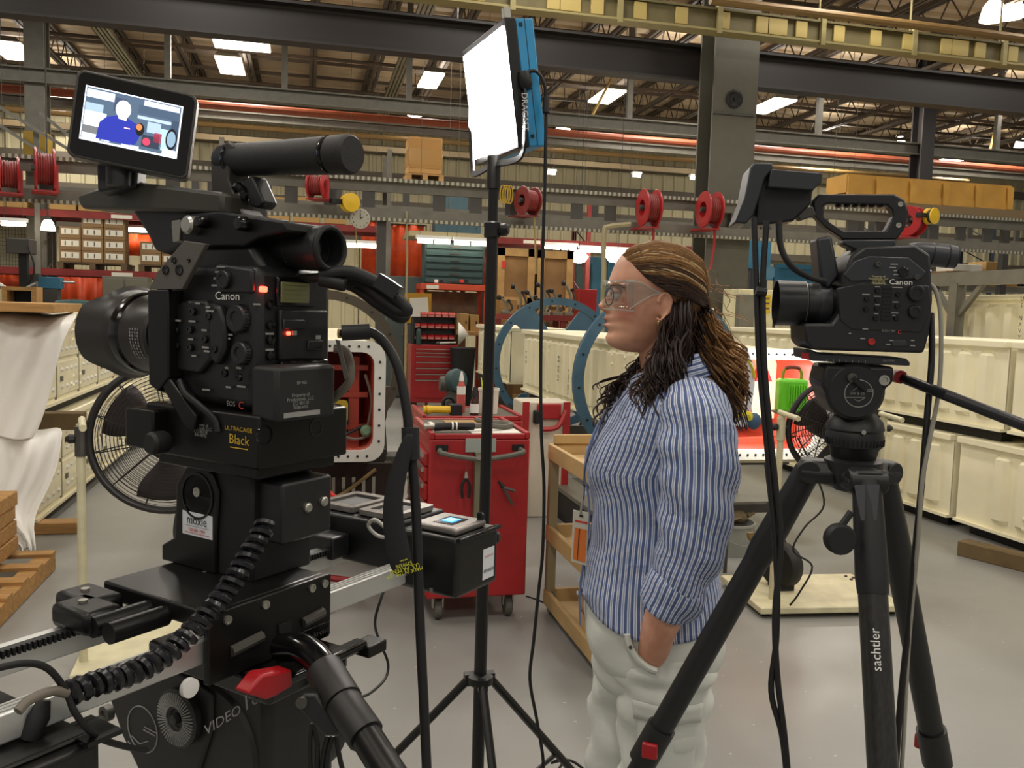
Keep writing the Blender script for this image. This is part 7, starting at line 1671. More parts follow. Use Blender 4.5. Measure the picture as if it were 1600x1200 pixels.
def skin_mat():
    m = bpy.data.materials.new('skin'); m.use_nodes = True; nt = m.node_tree; b = nt.nodes['Principled BSDF']
    tcn = nt.nodes.new('ShaderNodeTexCoord'); tc = tcn.outputs['Object']
    n = nt.nodes.new('ShaderNodeTexNoise'); n.inputs['Scale'].default_value = 22; nt.links.new(tc, n.inputs[0])
    rp = nt.nodes.new('ShaderNodeValToRGB'); rp.color_ramp.elements[0].position = .35; rp.color_ramp.elements[1].position = .7
    rp.color_ramp.elements[0].color = hexc('c98f74'); rp.color_ramp.elements[1].color = hexc('d9a488'); nt.links.new(n.outputs['Fac'], rp.inputs[0]); c = rp.outputs[0]
    c = srgbmix(nt, tc, LX(978, 484, .055), .036, c, 'bd6f5e', .6)          # flushed cheek
    c = srgbmix(nt, tc, LX(938, 483, 0), .016, c, 'bd7460', .5)
    for (px, py) in ((946, 501), (948, 510)): c = srgbmix(nt, tc, LX(px, py, .004), .0135, c, '9a5349', .85)
    for (px, py, y) in ((955, 503, .012), (956, 509, .012)): c = srgbmix(nt, tc, LX(px, py, y), .009, c, '9a5349', .8)
    nt.links.new(c, b.inputs['Base Color']); b.inputs['Roughness'].default_value = .48
    b.inputs['Subsurface Weight'].default_value = .08; b.inputs['Subsurface Radius'].default_value = (.02, .008, .004); b.inputs['Subsurface Scale'].default_value = .3
    return m
SKIN = skin_mat()
# ---------------- head
HR = [(383, 1012, 1040, .030), (388, 992, 1064, .046), (396, 975, 1080, .058), (408, 964, 1092, .068), (424, 957, 1101, .074), (438, 952, 1104, .0765), (447, 951, 1104, .077), (454, 955, 1103, .077), (462, 957, 1100, .0765), (472, 957, 1096, .0755), (482, 956, 1090, .0735), (489, 952, 1084, .071), (496, 947.5, 1077, .068), (504, 949, 1070, .0655), (510, 947.5, 1064, .063), (519, 951, 1056, .060), (528, 946, 1049, .056), (535, 947, 1042, .051), (541, 952, 1037, .045), (546, 962, 1032, .037), (550, 978, 1026, .026)]
NOSE = [(440, 0), (448, 0.5), (455, 4), (462, 9), (470, 15), (476, 19.5), (480.5, 21.5), (484.5, 18), (488, 9), (492, 3), (496, 0), (560, 0)]
LIP = [(380, 0), (493, 0), (496.5, 2.5), (500, 6.5), (502.5, 3.5), (504.5, -4), (506.5, 2.5), (509.5, 7), (513, 2.5), (517, 0), (560, 0)]
PXM = 1.95 / FPX
def headring(py, n=72):
    f, b_, w_ = interp(HR, py, 1), interp(HR, py, 2), interp(HR, py, 3)
    xf = LX(f, py).x; xb = LX(b_, py).x; z = LX((f + b_) / 2, py).z
    nz = interp(NOSE, py, 1) * PXM; lp_ = interp(LIP, py, 1) * PXM; ns = .0062 + .0075 * max(0, min(1, (py - 452) / 30))
    sock = .0085 * math.exp(-((py - 458) / 9.0) ** 2); chk = .005 * math.exp(-((py - 479) / 12.0) ** 2); brow = .003 * math.exp(-((py - 445) / 5) ** 2)
    cx = (xf + xb) / 2 + .012; out = []
    for j in range(n):
        a = 2 * PI * j / n; ca, sa = math.cos(a), math.sin(a)
        e = .88 if ca > 0 else 1.0
        x = cx + (xf - cx if ca > 0 else cx - xb) * math.copysign(abs(ca) ** e, ca); y = w_ * math.copysign(abs(sa) ** .92, sa)
        if ca > 0:
            k = ca ** .5
            x += k * (nz * math.exp(-(y / ns) ** 2 / 2) + lp_ * math.exp(-(y / .017) ** 2 / 2))
            for s_ in (-1, 1):
                x += k * (-sock * math.exp(-((y - s_ * .032) / .015) ** 2 / 2) + chk * math.exp(-((y - s_ * .045) / .016) ** 2 / 2) + brow * math.exp(-((y - s_ * .028) / .018) ** 2 / 2))
            if 478 < py < 490:
                for s_ in (-1, 1): x += k * .006 * math.exp(-((y - s_ * .0125) / .005) ** 2 / 2)
        out.append(V((x, y, z)))
    return out
body = MB()
pys = [383, 385, 388, 392, 397, 403, 410, 418, 426, 433, 438, 442, 446, 449, 452, 455, 458, 461, 464, 467, 470, 473, 476, 478.5, 480.5, 482.5, 484.5, 486.5, 488.5, 491, 493.5, 496, 498, 500, 502, 503.5, 504.5, 505.5, 507, 509, 511, 513, 516, 519, 522, 525, 528, 531, 535, 538, 541, 544, 547, 550]
body.loft([headring(p) for p in pys])
def oval(cpx, py, rx, ry, y0=0.0, n=28, tilt=0.0):
    c = LX(cpx, py, 0); return [V((c.x + rx * math.cos(2 * PI * j / n), y0 + ry * math.sin(2 * PI * j / n), c.z + tilt * math.cos(2 * PI * j / n))) for j in range(n)]
body.loft([oval(1046, 492, .05, .052), oval(1040, 520, .056, .054, tilt=.01), oval(1036, 545, .057, .053, tilt=.012), oval(1038, 568, .056, .054, tilt=.012), oval(1044, 590, .062, .062), oval(1048, 612, .07, .075)])
# torso, hidden under the shirt
TR = [(578, 1006, 1092, 0.075), (590, 990, 1108, 0.112), (604, 982, 1117, 0.148), (620, 969, 1123, 0.17), (645, 953, 1129, 0.18), (680, 936, 1131, 0.18), (706, 928, 1129, 0.176), (726, 921, 1127, 0.172), (745, 922, 1124, 0.168), (772, 928, 1119, 0.162), (802, 931, 1114, 0.158), (842, 927, 1111, 0.158), (880, 920, 1111, 0.163), (922, 915, 1116, 0.17), (952, 913, 1122, 0.176), (992, 917, 1127, 0.18), (1040, 926, 1118, 0.178)]
def torsoring(py, off=0.0, n=96, seam=False, wr=0.0):
    f, b_, w_ = interp(TR, py, 1), interp(TR, py, 2), interp(TR, py, 3)
    xf = LX(f, py).x + off; xb = LX(b_, py).x - off; z = LX((f + b_) / 2, py).z; w_ += off; cx = (xf + xb) / 2
    bust = math.exp(-((py - 726) / 42.0) ** 2)
    pts = []
    for j in range(240):
        a = 2 * PI * j / 240 - PI / 2; ca, sa = math.cos(a), math.sin(a)
        x = cx + (xf - cx) * math.copysign(abs(ca) ** .86, ca); y = w_ * math.copysign(abs(sa) ** .86, sa)
        if ca > 0: x += ca * bust * (.012 * (math.exp(-((y - .085) / .05) ** 2) + math.exp(-((y + .085) / .05) ** 2)) - .016 * math.exp(-(y / .035) ** 2))
        pts.append(V((x, y, z)))
    # even spacing along the outline
    acc = [0]
    for i in range(240): acc.append(acc[-1] + (pts[(i + 1) % 240] - pts[i]).length)
    T = acc[-1]; out = []; k = 0; m = n + 1 if seam else n
    for j in range(m):
        d = T * j / n
        while k < 239 and acc[k + 1] < d: k += 1
        t = (d - acc[k]) / max(1e-9, acc[k + 1] - acc[k]); q = pts[k].lerp(pts[(k + 1) % 240], min(1, t))
        if wr:
            u = j / n; nn = V((q.x - cx, q.y, 0)); nn.normalize()
            q = q + nn * wr * (math.sin(u * 31 + py * .045) * math.sin(py * .021 + u * 9) + .7 * math.sin(u * 17 - py * .06) + .5 * math.sin(py * .11 + u * 23))
        out.append(q)
    return out
body.loft([torsoring(p, -.012, 48) for p in (580, 592, 606, 622, 650, 690, 726, 760, 800, 850, 900, 950, 990)])
# arms and legs
def arm_pts(pl): return [LX(a, b, y) for a, b, y in pl]
ARM = smoothpath(arm_pts([(1086, 640, .165), (1091, 700, .2), (1090, 770, .212), (1081, 850, .215), (1050, 930, .208), (1028, 988, .188), (1014, 1045, .13)]), 6)
def rad_at(rl, i, n): t = i / (n - 1) * (len(rl) - 1); k = min(int(t), len(rl) - 2); return rl[k] + (rl[k + 1] - rl[k]) * (t - k)
body.tube(ARM, [rad_at([.06, .05, .046, .044, .044, .036, .029], i, len(ARM)) for i in range(len(ARM))], 18)
hp = ARM[-1]; hd_ = (ARM[-1] - ARM[-3]).normalized()
body.ell(hp + hd_ * .035, (.028, .017, .05), (V((0, 0, 1)).cross(hd_).cross(hd_).normalized() * -1, hd_.cross(V((1, 0, 0))).normalized(), hd_), 16, 10)
side = V((1, 0, 0)); side = (side - hd_ * side.dot(hd_)).normalized()
for k in range(4):
    b0 = hp + hd_ * .07 + side * (.024 - .016 * k); body.tube([b0, b0 + hd_ * .035, b0 + hd_ * (.06 - .006 * abs(k - 1.3)) + V((0, -.008, 0))], [.009, .0085, .006], 8)
body.tube([hp + hd_ * .02 + side * .022, hp + hd_ * .045 + side * .03, hp + hd_ * .07 + side * .03], [.011, .01, .007], 8)
ARM2 = smoothpath(arm_pts([(1075, 640, -.165), (1082, 720, -.215), (1078, 850, -.225), (1050, 950, -.21), (1032, 1010, -.2)]), 6)
body.tube(ARM2, [rad_at([.06, .05, .045, .04, .027], i, len(ARM2)) for i in range(len(ARM2))], 16)
hp2 = ARM2[-1]; h2 = (ARM2[-1] - ARM2[-3]).normalized(); body.ell(hp2 + h2 * .04, (.027, .016, .05), (side, V((0, 1, 0)), h2), 16, 10)
for k in range(4):
    b0 = hp2 + h2 * .075 + side * (.024 - .016 * k); body.tube([b0, b0 + h2 * .035, b0 + h2 * .06 + V((.008, .01, 0))], [.009, .0085, .006], 8)
body.tube([hp2 + h2 * .02 + side * .02, hp2 + h2 * .05 + side * .045, hp2 + h2 * .08 + side * .045], [.011, .01, .007], 8)
FLZ = .06
def legpts(px0, px1, y): return [LX(px0, 1000, y), LX(px0 - 2, 1060, y), LX(px1, 1200, y), V((LX(px1 - 6, 1250, y).x, y, .5)), V((LX(px1 - 8, 1250, y).x - .01, y, .1))]
LEGL = smoothpath(legpts(1040, 1030, .085), 5); LEGR = smoothpath(legpts(990, 978, -.085), 5)
for LG in (LEGL, LEGR):
    body.tube(LG, [rad_at([.085, .082, .068, .05, .036], i, len(LG)) for i in range(len(LG))], 18); body.ell(LG[-1] + V((.05, 0, -.05)), (.12, .04, .045), None, 16, 8)
# ear
ec = LX(1038, 479, .074)
body.ell(ec + V((-.002, .002, .0)), (.017, .007, .032), (V((.96, -.25, -.12)), V((.25, .96, 0)), V((.14, 0, .99))), 16, 10)
he = [LX(a, b, .0835) for a, b in ((1029, 474), (1031, 464), (1039, 458), (1047, 462), (1049, 474), (1046, 486), (1038, 495), (1030, 501), (1026, 496))]
body.tube(smoothpath(he, 4), .0036, 8)
bo = body.build('person', SKIN, None, sharp=None)
# the body's own frame: keep rig coordinates
for v in bo.data.vertices: v.co = v.co + V(bo.location)
bo.location = (0, 0, 0); bo.matrix_world = g.mw
bo.data.polygons.foreach_set('use_smooth', [True] * len(bo.data.polygons))
d = bo.modifiers.new('join', 'REMESH'); d.mode = 'VOXEL'; d.voxel_size = .0031; d.use_smooth_shade = True
d = bo.modifiers.new('smooth', 'SMOOTH'); d.factor = .5; d.iterations = 1
tag(bo, 'woman in striped shirt and clear safety glasses standing in profile, hand in pocket', 'person')
WM = bo
# face details
ep = LX(962, 459, .034)
MB().ell(ep, (.0115, .0115, .0115), nu=16, nv=10).build('eyeball', mat('eye_white', 'd9d2cb', .25), WM)
ir = ep + V((.0095, .002, 0)); MB().ell(ir, (.0026, .005, .005), nu=14, nv=8).build('iris', mat('iris_dark', '2b1f1a', .2), WM)
ep2 = V((ep.x, -ep.y, ep.z)); MB().ell(ep2, (.0115, .0115, .0115), nu=16, nv=10).build('eyeball', mat('eye_white', 'd9d2cb'), WM)
MB().ell(ep + V((.0005, .001, .0045)), (.0125, .0125, .009), nu=16, nv=8).build('eyelid', mat('lid_skin', 'b27d66', .5), WM)
MB().tube(smoothpath([LX(953, 452, .018), LX(955, 447, .032), LX(966, 446, .046), LX(976, 450, .055)], 4), [.0016] * 13, 6, flat=.5).build('eyebrow', mat('brow_brown', '4a3426', .8), WM)
MB().tube(smoothpath([LX(944, 504.5, .0), LX(949, 505, .010), LX(957, 506, .018), LX(967, 506.5, .026)], 4), [.0016, .0017, .0018, .0018, .0019, .002, .002, .0019, .0018, .0016, .0012, .0008, .0004], 6).build('mouth_line', mat('mouth_dark', '4d211d', .5), WM)
MB().ell(LX(1029, 504, .083), (.003, .003, .0055), nu=10, nv=6).build('earring', mat('earring_gold', 'c8b478', .25, .9), WM)
# ---------------- safety glasses
def clear_mat(name, ior, tint):
    m = bpy.data.materials.new(name); m.use_nodes = True; nt = m.node_tree; nt.nodes.remove(nt.nodes['Principled BSDF']); out = nt.nodes['Material Output']
    tr = nt.nodes.new('ShaderNodeBsdfTransparent'); tr.inputs[0].default_value = hexc(tint); gs = nt.nodes.new('ShaderNodeBsdfGlossy'); gs.inputs['Roughness'].default_value = .06
    mx = nt.nodes.new('ShaderNodeMixShader'); mx.inputs[0].default_value = ior
    nt.links.new(tr.outputs[0], mx.inputs[1]); nt.links.new(gs.outputs[0], mx.inputs[2]); nt.links.new(mx.outputs[0], out.inputs[0]); return m
GLS = clear_mat('clear_shield', .09, 'f6f8f6')
sg_ = MB(); n = 22; rows = []
for (py, k) in ((441, 0), (450, 1), (460, 1.2), (470, 1.1), (482, .4)):
    rw = []
    for j in range(n + 1):
        t = j / n * 2 - 1; y = .078 * t; xf = LX(939 + (2 if k < .5 else 0), py).x - .062 * abs(t) ** 3.2 ; z = LX(945, py).z - .006 * abs(t) ** 2 * (1 if py > 465 else -1) * .6
        rw.append(V((xf, y, z)))
    rows.append(rw)
sg_.loft(rows, caps=False, closed=False); gl = sg_.build('safety_glasses', GLS, WM, solid=.0022, sharp=None)
gl.data.polygons.foreach_set('use_smooth', [True] * len(gl.data.polygons))
RIMC = mat('clear_rim', 'c2c6c0', .08, alpha=.5, spec=1.0)
for py in (441, 482):
    MB().tube([V((LX(939 + 2, py).x - .062 * abs(j / 20 * 2 - 1) ** 3.2, .078 * (j / 20 * 2 - 1), LX(945, py).z - .006 * abs(j / 20 * 2 - 1) ** 2 * (1 if py > 465 else -1) * .6)) for j in range(21)], .0016, 6).build('rim', RIMC, gl)
for s_ in (1, -1):
    q = [V((LX(a, b, .08).x, .079 * s_, LX(a, b, .08).z)) for a, b in ((978, 440), (1000, 441), (1018, 452), (1034, 459), (1020, 461), (1003, 470), (986, 481))]
    mb = MB(); nn = len(q); mb.add(q + [a + V((0, .002 * s_, 0)) for a in q], [tuple(range(nn)), tuple(reversed(range(nn, 2 * nn)))] + [((i + 1) % nn, i, nn + i, nn + (i + 1) % nn) for i in range(nn)]); mb.build('side_shield', GLS, gl)
    MB().tube(smoothpath([a + V((0, .003 * s_, 0)) for a in (q[0], q[1], q[2], q[3])], 4), .0018, 6).build('temple', RIMC, gl); MB().tube(smoothpath([a + V((0, .003 * s_, 0)) for a in (q[3], q[4], q[5], q[6])], 4), .0014, 6).build('lower_rim', RIMC, gl)
for s_ in (1, -1):
    c = LX(952, 463, .034 * s_); c.y = .034 * s_; ax = V((.93, .36 * s_, 0)).normalized()
    mb = MB(); x_, y_, z_ = V((0, 0, 1)).cross(ax).normalized(), V((0, 0, 1)), ax
    mb.tube([c + x_ * (.02 * math.cos(2 * PI * i / 28)) + y_ * (.019 * math.sin(2 * PI * i / 28)) for i in range(28)], .0013, 6, closed=True); fr_ = mb.build('round_frame', mat('frame_dark', '2e2a26', .3, .4), gl)
    MB().tube([c + x_ * (.02 * -s_), V((LX(1030, 459).x, .076 * s_, LX(1030, 459).z))], .0011, 6).build('frame_arm', mat('frame_dark', '2e2a26'), fr_)
# ---------------- hair
HC = {k: mat('hair_' + k, c_, .5, var=.3, scale=160, spec=.35) for k, c_ in dict(dark='2a1c17', brown='402b20', gold='987044', blond='bfa67a', light='75532f').items()}
def skull(px, py, y, off):              # a point pushed out to the skull surface at its height
    f, b_, w_ = interp(HR, min(548, max(383.5, py)), 1), interp(HR, min(548, max(383.5, py)), 2), interp(HR, min(548, max(383.5, py)), 3)
    p = LX(px, py, 0); xf = LX(f, py).x; xb = LX(b_, py).x; cx = (xf + xb) / 2; a_ = (xf - xb) / 2 + off; w_ += off
    t = max(-.999, min(.999, (p.x - cx) / a_)); ym = w_ * math.sqrt(1 - abs(t) ** 2.1)
    return V((p.x, max(-ym, min(ym, y * 9)) if abs(y) < .02 else math.copysign(ym, y), p.z))
capm = MB(); rows = []
for py in (381.5, 384, 388, 394, 402, 412, 424, 436, 448, 460, 472, 484, 496, 508, 520):
    f, b_, w_ = interp(HR, max(383, py), 1), interp(HR, max(383, py), 2), interp(HR, max(383, py), 3)
    hl = interp([(381, 1000), (388, 985), (396, 975), (404, 978), (416, 988), (430, 1001), (444, 1014), (456, 1032), (470, 1052), (490, 1058), (520, 1062)], py, 1)
    off = .005; xf = LX(f, py).x; xb = LX(b_, py).x - off; cx = (xf + xb) / 2; a_ = (xf - xb) / 2; xh = LX(hl, py).x; z = LX(1030, py).z + (.004 if py < 390 else .002)
    rw = []; n = 40
    tmax = math.acos(max(-1, min(1, (xh - cx) / a_)))
    for j in range(n + 1):
        th = tmax + (2 * PI - 2 * tmax) * j / n; rw.append(V((cx + a_ * math.cos(th), (w_ + off) * math.copysign(abs(math.sin(th)) ** .92, math.sin(th)), z)))
    rows.append(rw)
capm.loft(rows, caps=False, closed=False); top = sum((q for q in rows[0]), V((0, 0, 0))) / len(rows[0]) + V((0, 0, .003)); o_ = len(capm.v); capm.v.append(tuple(top))
for j in range(40): capm.f.append((o_, j + 1, j))
hair0 = capm.build('hair_base', HC['light'], WM, solid=.004, sharp=None); hair0.data.polygons.foreach_set('use_smooth', [True] * len(hair0.data.polygons))
rnd = random.Random(3)
def strands(name, col, gen, count, r0, n=6, sub=4, flat=.6):
    mb = MB()
    for i in range(count):
        pts, rr_ = gen(i); pth = smoothpath(pts, sub); m = len(pth)
        mb.tube(pth, [r0 * rr_ * (.45 + .55 * math.sin(PI * min(1, (k / (m - 1)) * .9 + .1)) ** .6) for k in range(m)], 5, flat=flat)
    return mb.build(name, HC[col], WM, sharp=None)
CLIP = (1103, 487)
TOPL = [(960, 412), (975, 397), (990, 387), (1010, 382.5), (1035, 382.5), (1060, 388), (1080, 400), (1095, 420), (1103, 445), (1106, 470), (1107, 487)]
LOWL = [(960, 436), (1000, 448), (1036, 457), (1060, 463), (1085, 475), (1107, 487)]
HLN = [(0, 1000, 383), (.12, 985, 389), (.25, 972, 399), (.4, 977, 408), (.55, 989, 421), (.7, 1001, 434), (.85, 1018, 447), (1, 1036, 457)]
def swept(lo, hi):
    def gen(i):
        t = lo + (hi - lo) * rnd.random(); s_ = 1 if rnd.random() < .7 else -1      # t along the hairline from crown to ear
        hx, hy = interp(HLN, t, 1), interp(HLN, t, 2); a_, b_ = interp(TOPL, hx, 1), interp(LOWL, hx, 1); s0 = max(.0, min(1, (hy - a_) / (b_ - a_)))
        if t < .1: s0 = rnd.uniform(0, .12)
        off = .008 + .007 * rnd.random(); pts = [skull(hx, hy, s_ * .05, .002)]; wv = rnd.uniform(0, 6)
        for q in (.12, .28, .44, .6, .76, .9):
            px = hx + (1106 - hx) * q; a_, b_ = interp(TOPL, px, 1), interp(LOWL, px, 1); ss = s0 + .05 * math.sin(q * 6 + wv) * (1 - q)
            pts.append(skull(px, a_ + (b_ - a_) * max(0.01, ss), s_ * .05, off))
        e = LX(1106, 487 + rnd.uniform(-8, 3)); pts.append(V((e.x - .003, s_ * .014 * rnd.random(), e.z))); return pts, .8 + .5 * rnd.random()
    return gen
strands('hair_crown', 'gold', swept(.0, .45), 230, .0036)
strands('hair_crown', 'light', swept(.0, .5), 120, .0036)
strands('hair_streak', 'blond', swept(.36, .6), 70, .003)
strands('hair_streak', 'blond', swept(.1, .4), 30, .0026)
strands('hair_streak', 'light', swept(.3, .72), 110, .0032)
strands('hair_temple', 'brown', swept(.5, 1.0), 130, .0036)
strands('hair_temple', 'dark', swept(.66, 1.0), 90, .0036)
def fall(x0, x1, y0, y1, ex0, ex1, ey0, ey1, yn, curl=1.0, fr=8.0):
    cl_ = [(rnd.uniform(0, 6.28), rnd.uniform(-1, 1)) for _ in range(9)]
    def gen(i):
        k_ = rnd.randrange(9); u = (k_ + rnd.uniform(-.6, .6)) / 8; u = max(0, min(1, u))
        a, b = x0 + (x1 - x0) * u + rnd.uniform(-3, 3), rnd.uniform(y0, y1); c, d = ex0 + (ex1 - ex0) * u + rnd.uniform(-9, 9), rnd.uniform(ey0, ey1); v_ = rnd.random()
        y_a = yn[0][0] + (yn[0][1] - yn[0][0]) * v_; y_b = yn[1][0] + (yn[1][1] - yn[1][0]) * v_; ph = cl_[k_][0] + rnd.uniform(-.5, .5); am = curl * (6 + 2.5 * cl_[k_][1]); pts = []
        for k in range(10):
            q = k / 9; s_ = math.sin(q * fr + ph) * am * min(1, q * 2.2); pts.append(LX(a + (c - a) * q ** 1.15 + s_, b + (d - b) * q, y_a + (y_b - y_a) * q + .009 * curl * math.cos(q * fr + ph) * min(1, q * 2)))
        return pts, .7 + .6 * rnd.random()
    return gen
def locks(name, col, gen, count, r0): return strands(name, col, gen, count, r0, sub=3)
locks('hair_length', 'dark', fall(1048, 1076, 466, 500, 1016, 1062, 565, 632, ((.05, .082), (.085, .145))), 340, .0024)
locks('hair_length', 'brown', fall(1055, 1085, 470, 505, 1020, 1075, 545, 590, ((.035, .08), (.06, .09))), 170, .0024)
locks('hair_length', 'dark', fall(1062, 1100, 480, 520, 1080, 1140, 560, 650, ((-.05, .06), (-.08, .03))), 240, .003)
locks('hair_back', 'gold', fall(1098, 1112, 486, 502, 1128, 1166, 555, 645, ((-.02, .03), (-.06, .05)), 1.2, 11), 200, .0027)
locks('hair_back', 'light', fall(1095, 1110, 488, 508, 1105, 1160, 580, 662, ((-.03, .045), (-.06, .06)), 1.2, 11), 190, .003)
locks('hair_back', 'brown', fall(1080, 1104, 490, 512, 1100, 1162, 600, 675, ((-.04, .05), (-.05, .06)), 1.1, 9), 150, .0032)
locks('hair_front', 'dark', fall(1042, 1062, 505, 540, 1000, 1036, 590, 662, ((.05, .078), (.11, .17)), 1.4, 10), 170, .0023)
locks('hair_front', 'brown', fall(1034, 1054, 525, 560, 985, 1025, 615, 676, ((.05, .075), (.10, .16)), 1.8, 13), 70, .0026)
locks('hair_front', 'dark', fall(1000, 1020, 555, 580, 934, 978, 605, 668, ((-.03, .0), (-.06, .04)), 1.4, 10), 130, .0028)
locks('hair_wisp', 'gold', fall(1070, 1108, 400, 490, 1095, 1172, 440, 570, ((-.02, .02), (-.04, .04)), 1.6, 9), 30, .0009)
cl = LX(1104, 487, 0); MB().ell(cl, (.012, .03, .012), nu=16, nv=10).build('hair_clip', mat('clip_dark', '1d1b1a', .2, .4), WM)
for k in range(4): MB().ell(cl + V((-.008, .012 - .008 * k + .01, .004)), (.004, .004, .004), nu=10, nv=6).build('clip_stone', CHROME, WM)
# ---------------- shirt
def stripe_mat():
    m = bpy.data.materials.new('striped_cotton'); m.use_nodes = True; nt = m.node_tree; b = nt.nodes['Principled BSDF']
    uv = nt.nodes.new('ShaderNodeUVMap'); uv.uv_map = 'UVMap'; sp = nt.nodes.new('ShaderNodeSeparateXYZ'); nt.links.new(uv.outputs[0], sp.inputs[0])
    mu = nt.nodes.new('ShaderNodeMath'); mu.operation = 'MULTIPLY'; mu.inputs[1].default_value = 1 / .0128; nt.links.new(sp.outputs[0], mu.inputs[0])
    fr = nt.nodes.new('ShaderNodeMath'); fr.operation = 'FRACT'; nt.links.new(mu.outputs[0], fr.inputs[0])
    rp = nt.nodes.new('ShaderNodeValToRGB'); cr = rp.color_ramp; cr.interpolation = 'CONSTANT'; nt.links.new(fr.outputs[0], rp.inputs[0])
    cr.elements[0].position = 0; cr.elements[0].color = hexc('4d5f8c'); cr.elements[1].position = .42; cr.elements[1].color = hexc('d5d9e2')
    for p_, c_ in ((.58, '8a99bd'), (.80, 'd5d9e2'), (.94, '4d5f8c')): e = cr.elements.new(p_); e.color = hexc(c_)
    nt.links.new(rp.outputs[0], b.inputs['Base Color']); b.inputs['Roughness'].default_value = .8
    n2 = nt.nodes.new('ShaderNodeTexNoise'); n2.inputs['Scale'].default_value = 11; n2.inputs['Detail'].default_value = 4; n2.inputs['Distortion'].default_value = 1.2; tc = nt.nodes.new('ShaderNodeTexCoord'); nt.links.new(tc.outputs['Object'], n2.inputs[0])
    bp = nt.nodes.new('ShaderNodeBump'); bp.inputs['Strength'].default_value = .7; bp.inputs['Distance'].default_value = .02; nt.links.new(n2.outputs['Fac'], bp.inputs['Height']); nt.links.new(bp.outputs[0], b.inputs['Normal'])
    return m
STR = stripe_mat()
def clothloft(name, rings, ulen, m, parent, vlen=None, solid=.002, rot=False):
    N = len(rings[0]); me = bpy.data.meshes.new(name); vs = [tuple(q) for g_ in rings for q in g_]; fs = []
    for i in range(len(rings) - 1):
        for j in range(N - 1): a = i * N + j; fs.append((a, a + 1, a + N + 1, a + N))
    me.from_pydata(vs, [], fs); me.update(); ul = me.uv_layers.new(name='UVMap')
    vv = [0]
    for i in range(1, len(rings)): vv.append(vv[-1] + (rings[i][N // 2] - rings[i - 1][N // 2]).length)
    for li, lp in enumerate(me.loops):
        i, j = divmod(lp.vertex_index, N); u, v_ = ulen * j / (N - 1), vv[i]; ul.data[li].uv = (v_, u) if rot else (u, v_)
    me.polygons.foreach_set('use_smooth', [True] * len(me.polygons)); me.materials.append(m)
    o = bpy.data.objects.new(name, me); COL.objects.link(o); o.parent = parent
    d = o.modifiers.new('solid', 'SOLIDIFY'); d.thickness = solid; d.offset = 1
    return o
rings = []
pl = [582, 590, 598, 608, 620, 634, 648, 662, 676, 690, 702, 714, 726, 738, 750, 764, 780, 796, 812, 828, 844, 860, 872, 886, 898, 910, 920, 930, 938, 944]
for i, py in enumerate(pl):
    rg = torsoring(py, .006 + .004 * max(0, (py - 780) / 200), 112, True, .0026 if py > 640 else .001)
    if i >= len(pl) - 2:
        rg = [q + V((0, 0, -.022 * (math.cos(4 * PI * j / 112) if True else 0))) for j, q in enumerate(rg)]
    rings.append(rg)
shirt = clothloft('shirt', rings, 1.02, STR, WM)
# sleeves
def sleeve(path, radii, ulen, name, wr=.004):
    n = 40; rings = []; prev = None
    for i, p in enumerate(path):
        t = (path[min(i + 1, len(path) - 1)] - path[max(i - 1, 0)]).normalized()
        x = (V((0, -1, 0)) if prev is None else prev); x = (x - t * x.dot(t)).normalized(); prev = x; y = t.cross(x); rr_ = rad_at(radii, i, len(path))
        rings.append([p + (x * math.cos(2 * PI * j / n) + y * math.sin(2 * PI * j / n)) * (rr_ + wr * (math.sin(6 * PI * j / n + i * .7) * .6 + math.sin(i * 1.3 + 4 * PI * j / n))) for j in range(n + 1)])
    return clothloft(name, rings, ulen, STR, WM)
SLP = smoothpath(arm_pts([(1078, 622, .125), (1086, 655, .175), (1091, 705, .2), (1090, 770, .212), (1083, 840, .215), (1063, 900, .21), (1040, 950, .2)]), 5)
sleeve(SLP, [.052, .074, .079, .075, .068, .060, .053], .44, 'sleeve')
cf = SLP[-6:]; sleeve([cf[0], cf[1], cf[2], cf[3], cf[4], cf[5], cf[5] + (cf[5] - cf[4]) * .5], [.058, .063, .063, .061, .059, .056, .048], .4, 'rolled_cuff', .0035)
SLP2 = smoothpath(arm_pts([(1068, 622, -.125), (1076, 660, -.185), (1082, 740, -.215), (1078, 850, -.225), (1050, 940, -.21)]), 5)
sleeve(SLP2, [.052, .072, .07, .064, .052], .42, 'sleeve')
# collar: band round the neck with turned-down leaf
rings = []
for k, (dz, off) in enumerate(((-.012, .012), (.012, .01), (.026, .012), (.024, .02), (-.002, .032), (-.024, .042))):
    rg = []
    for j in range(49):
        a = R(38) + (2 * PI - R(76)) * j / 48; c = LX(1046, 585); rx, ry = .058 + off, .058 + off
        rg.append(V((c.x + rx * math.cos(a), ry * math.sin(a), c.z + .012 + dz - .03 * max(0, math.cos(a)) ** 2 - .022 * math.cos(a))))
    rings.append(rg)
clothloft('collar', rings, .40, STR, WM, rot=True)
# placket and buttons
mb = MB(); pp = [LX(interp(TR, py, 1) - 6, py) for py in (640, 680, 710, 740, 780, 830, 880, 930, 975)]
mb.tube(smoothpath([q + V((.004, 0, 0)) for q in pp], 4), .014, 4, flat=.2); mb.build('placket', mat('placket_blue', '6c7ba3', .8), WM)
for py in (700, 770, 840, 905, 925): q = LX(interp(TR, py, 1) - 8, py); MB().lathe([(.005, 0), (.005, .0015), (.002, .002)], q + V((.006, .006, 0)), V((.9, .4, 0)), 12).build('button', mat('button_blue', 'a8b4c8', .3), WM)
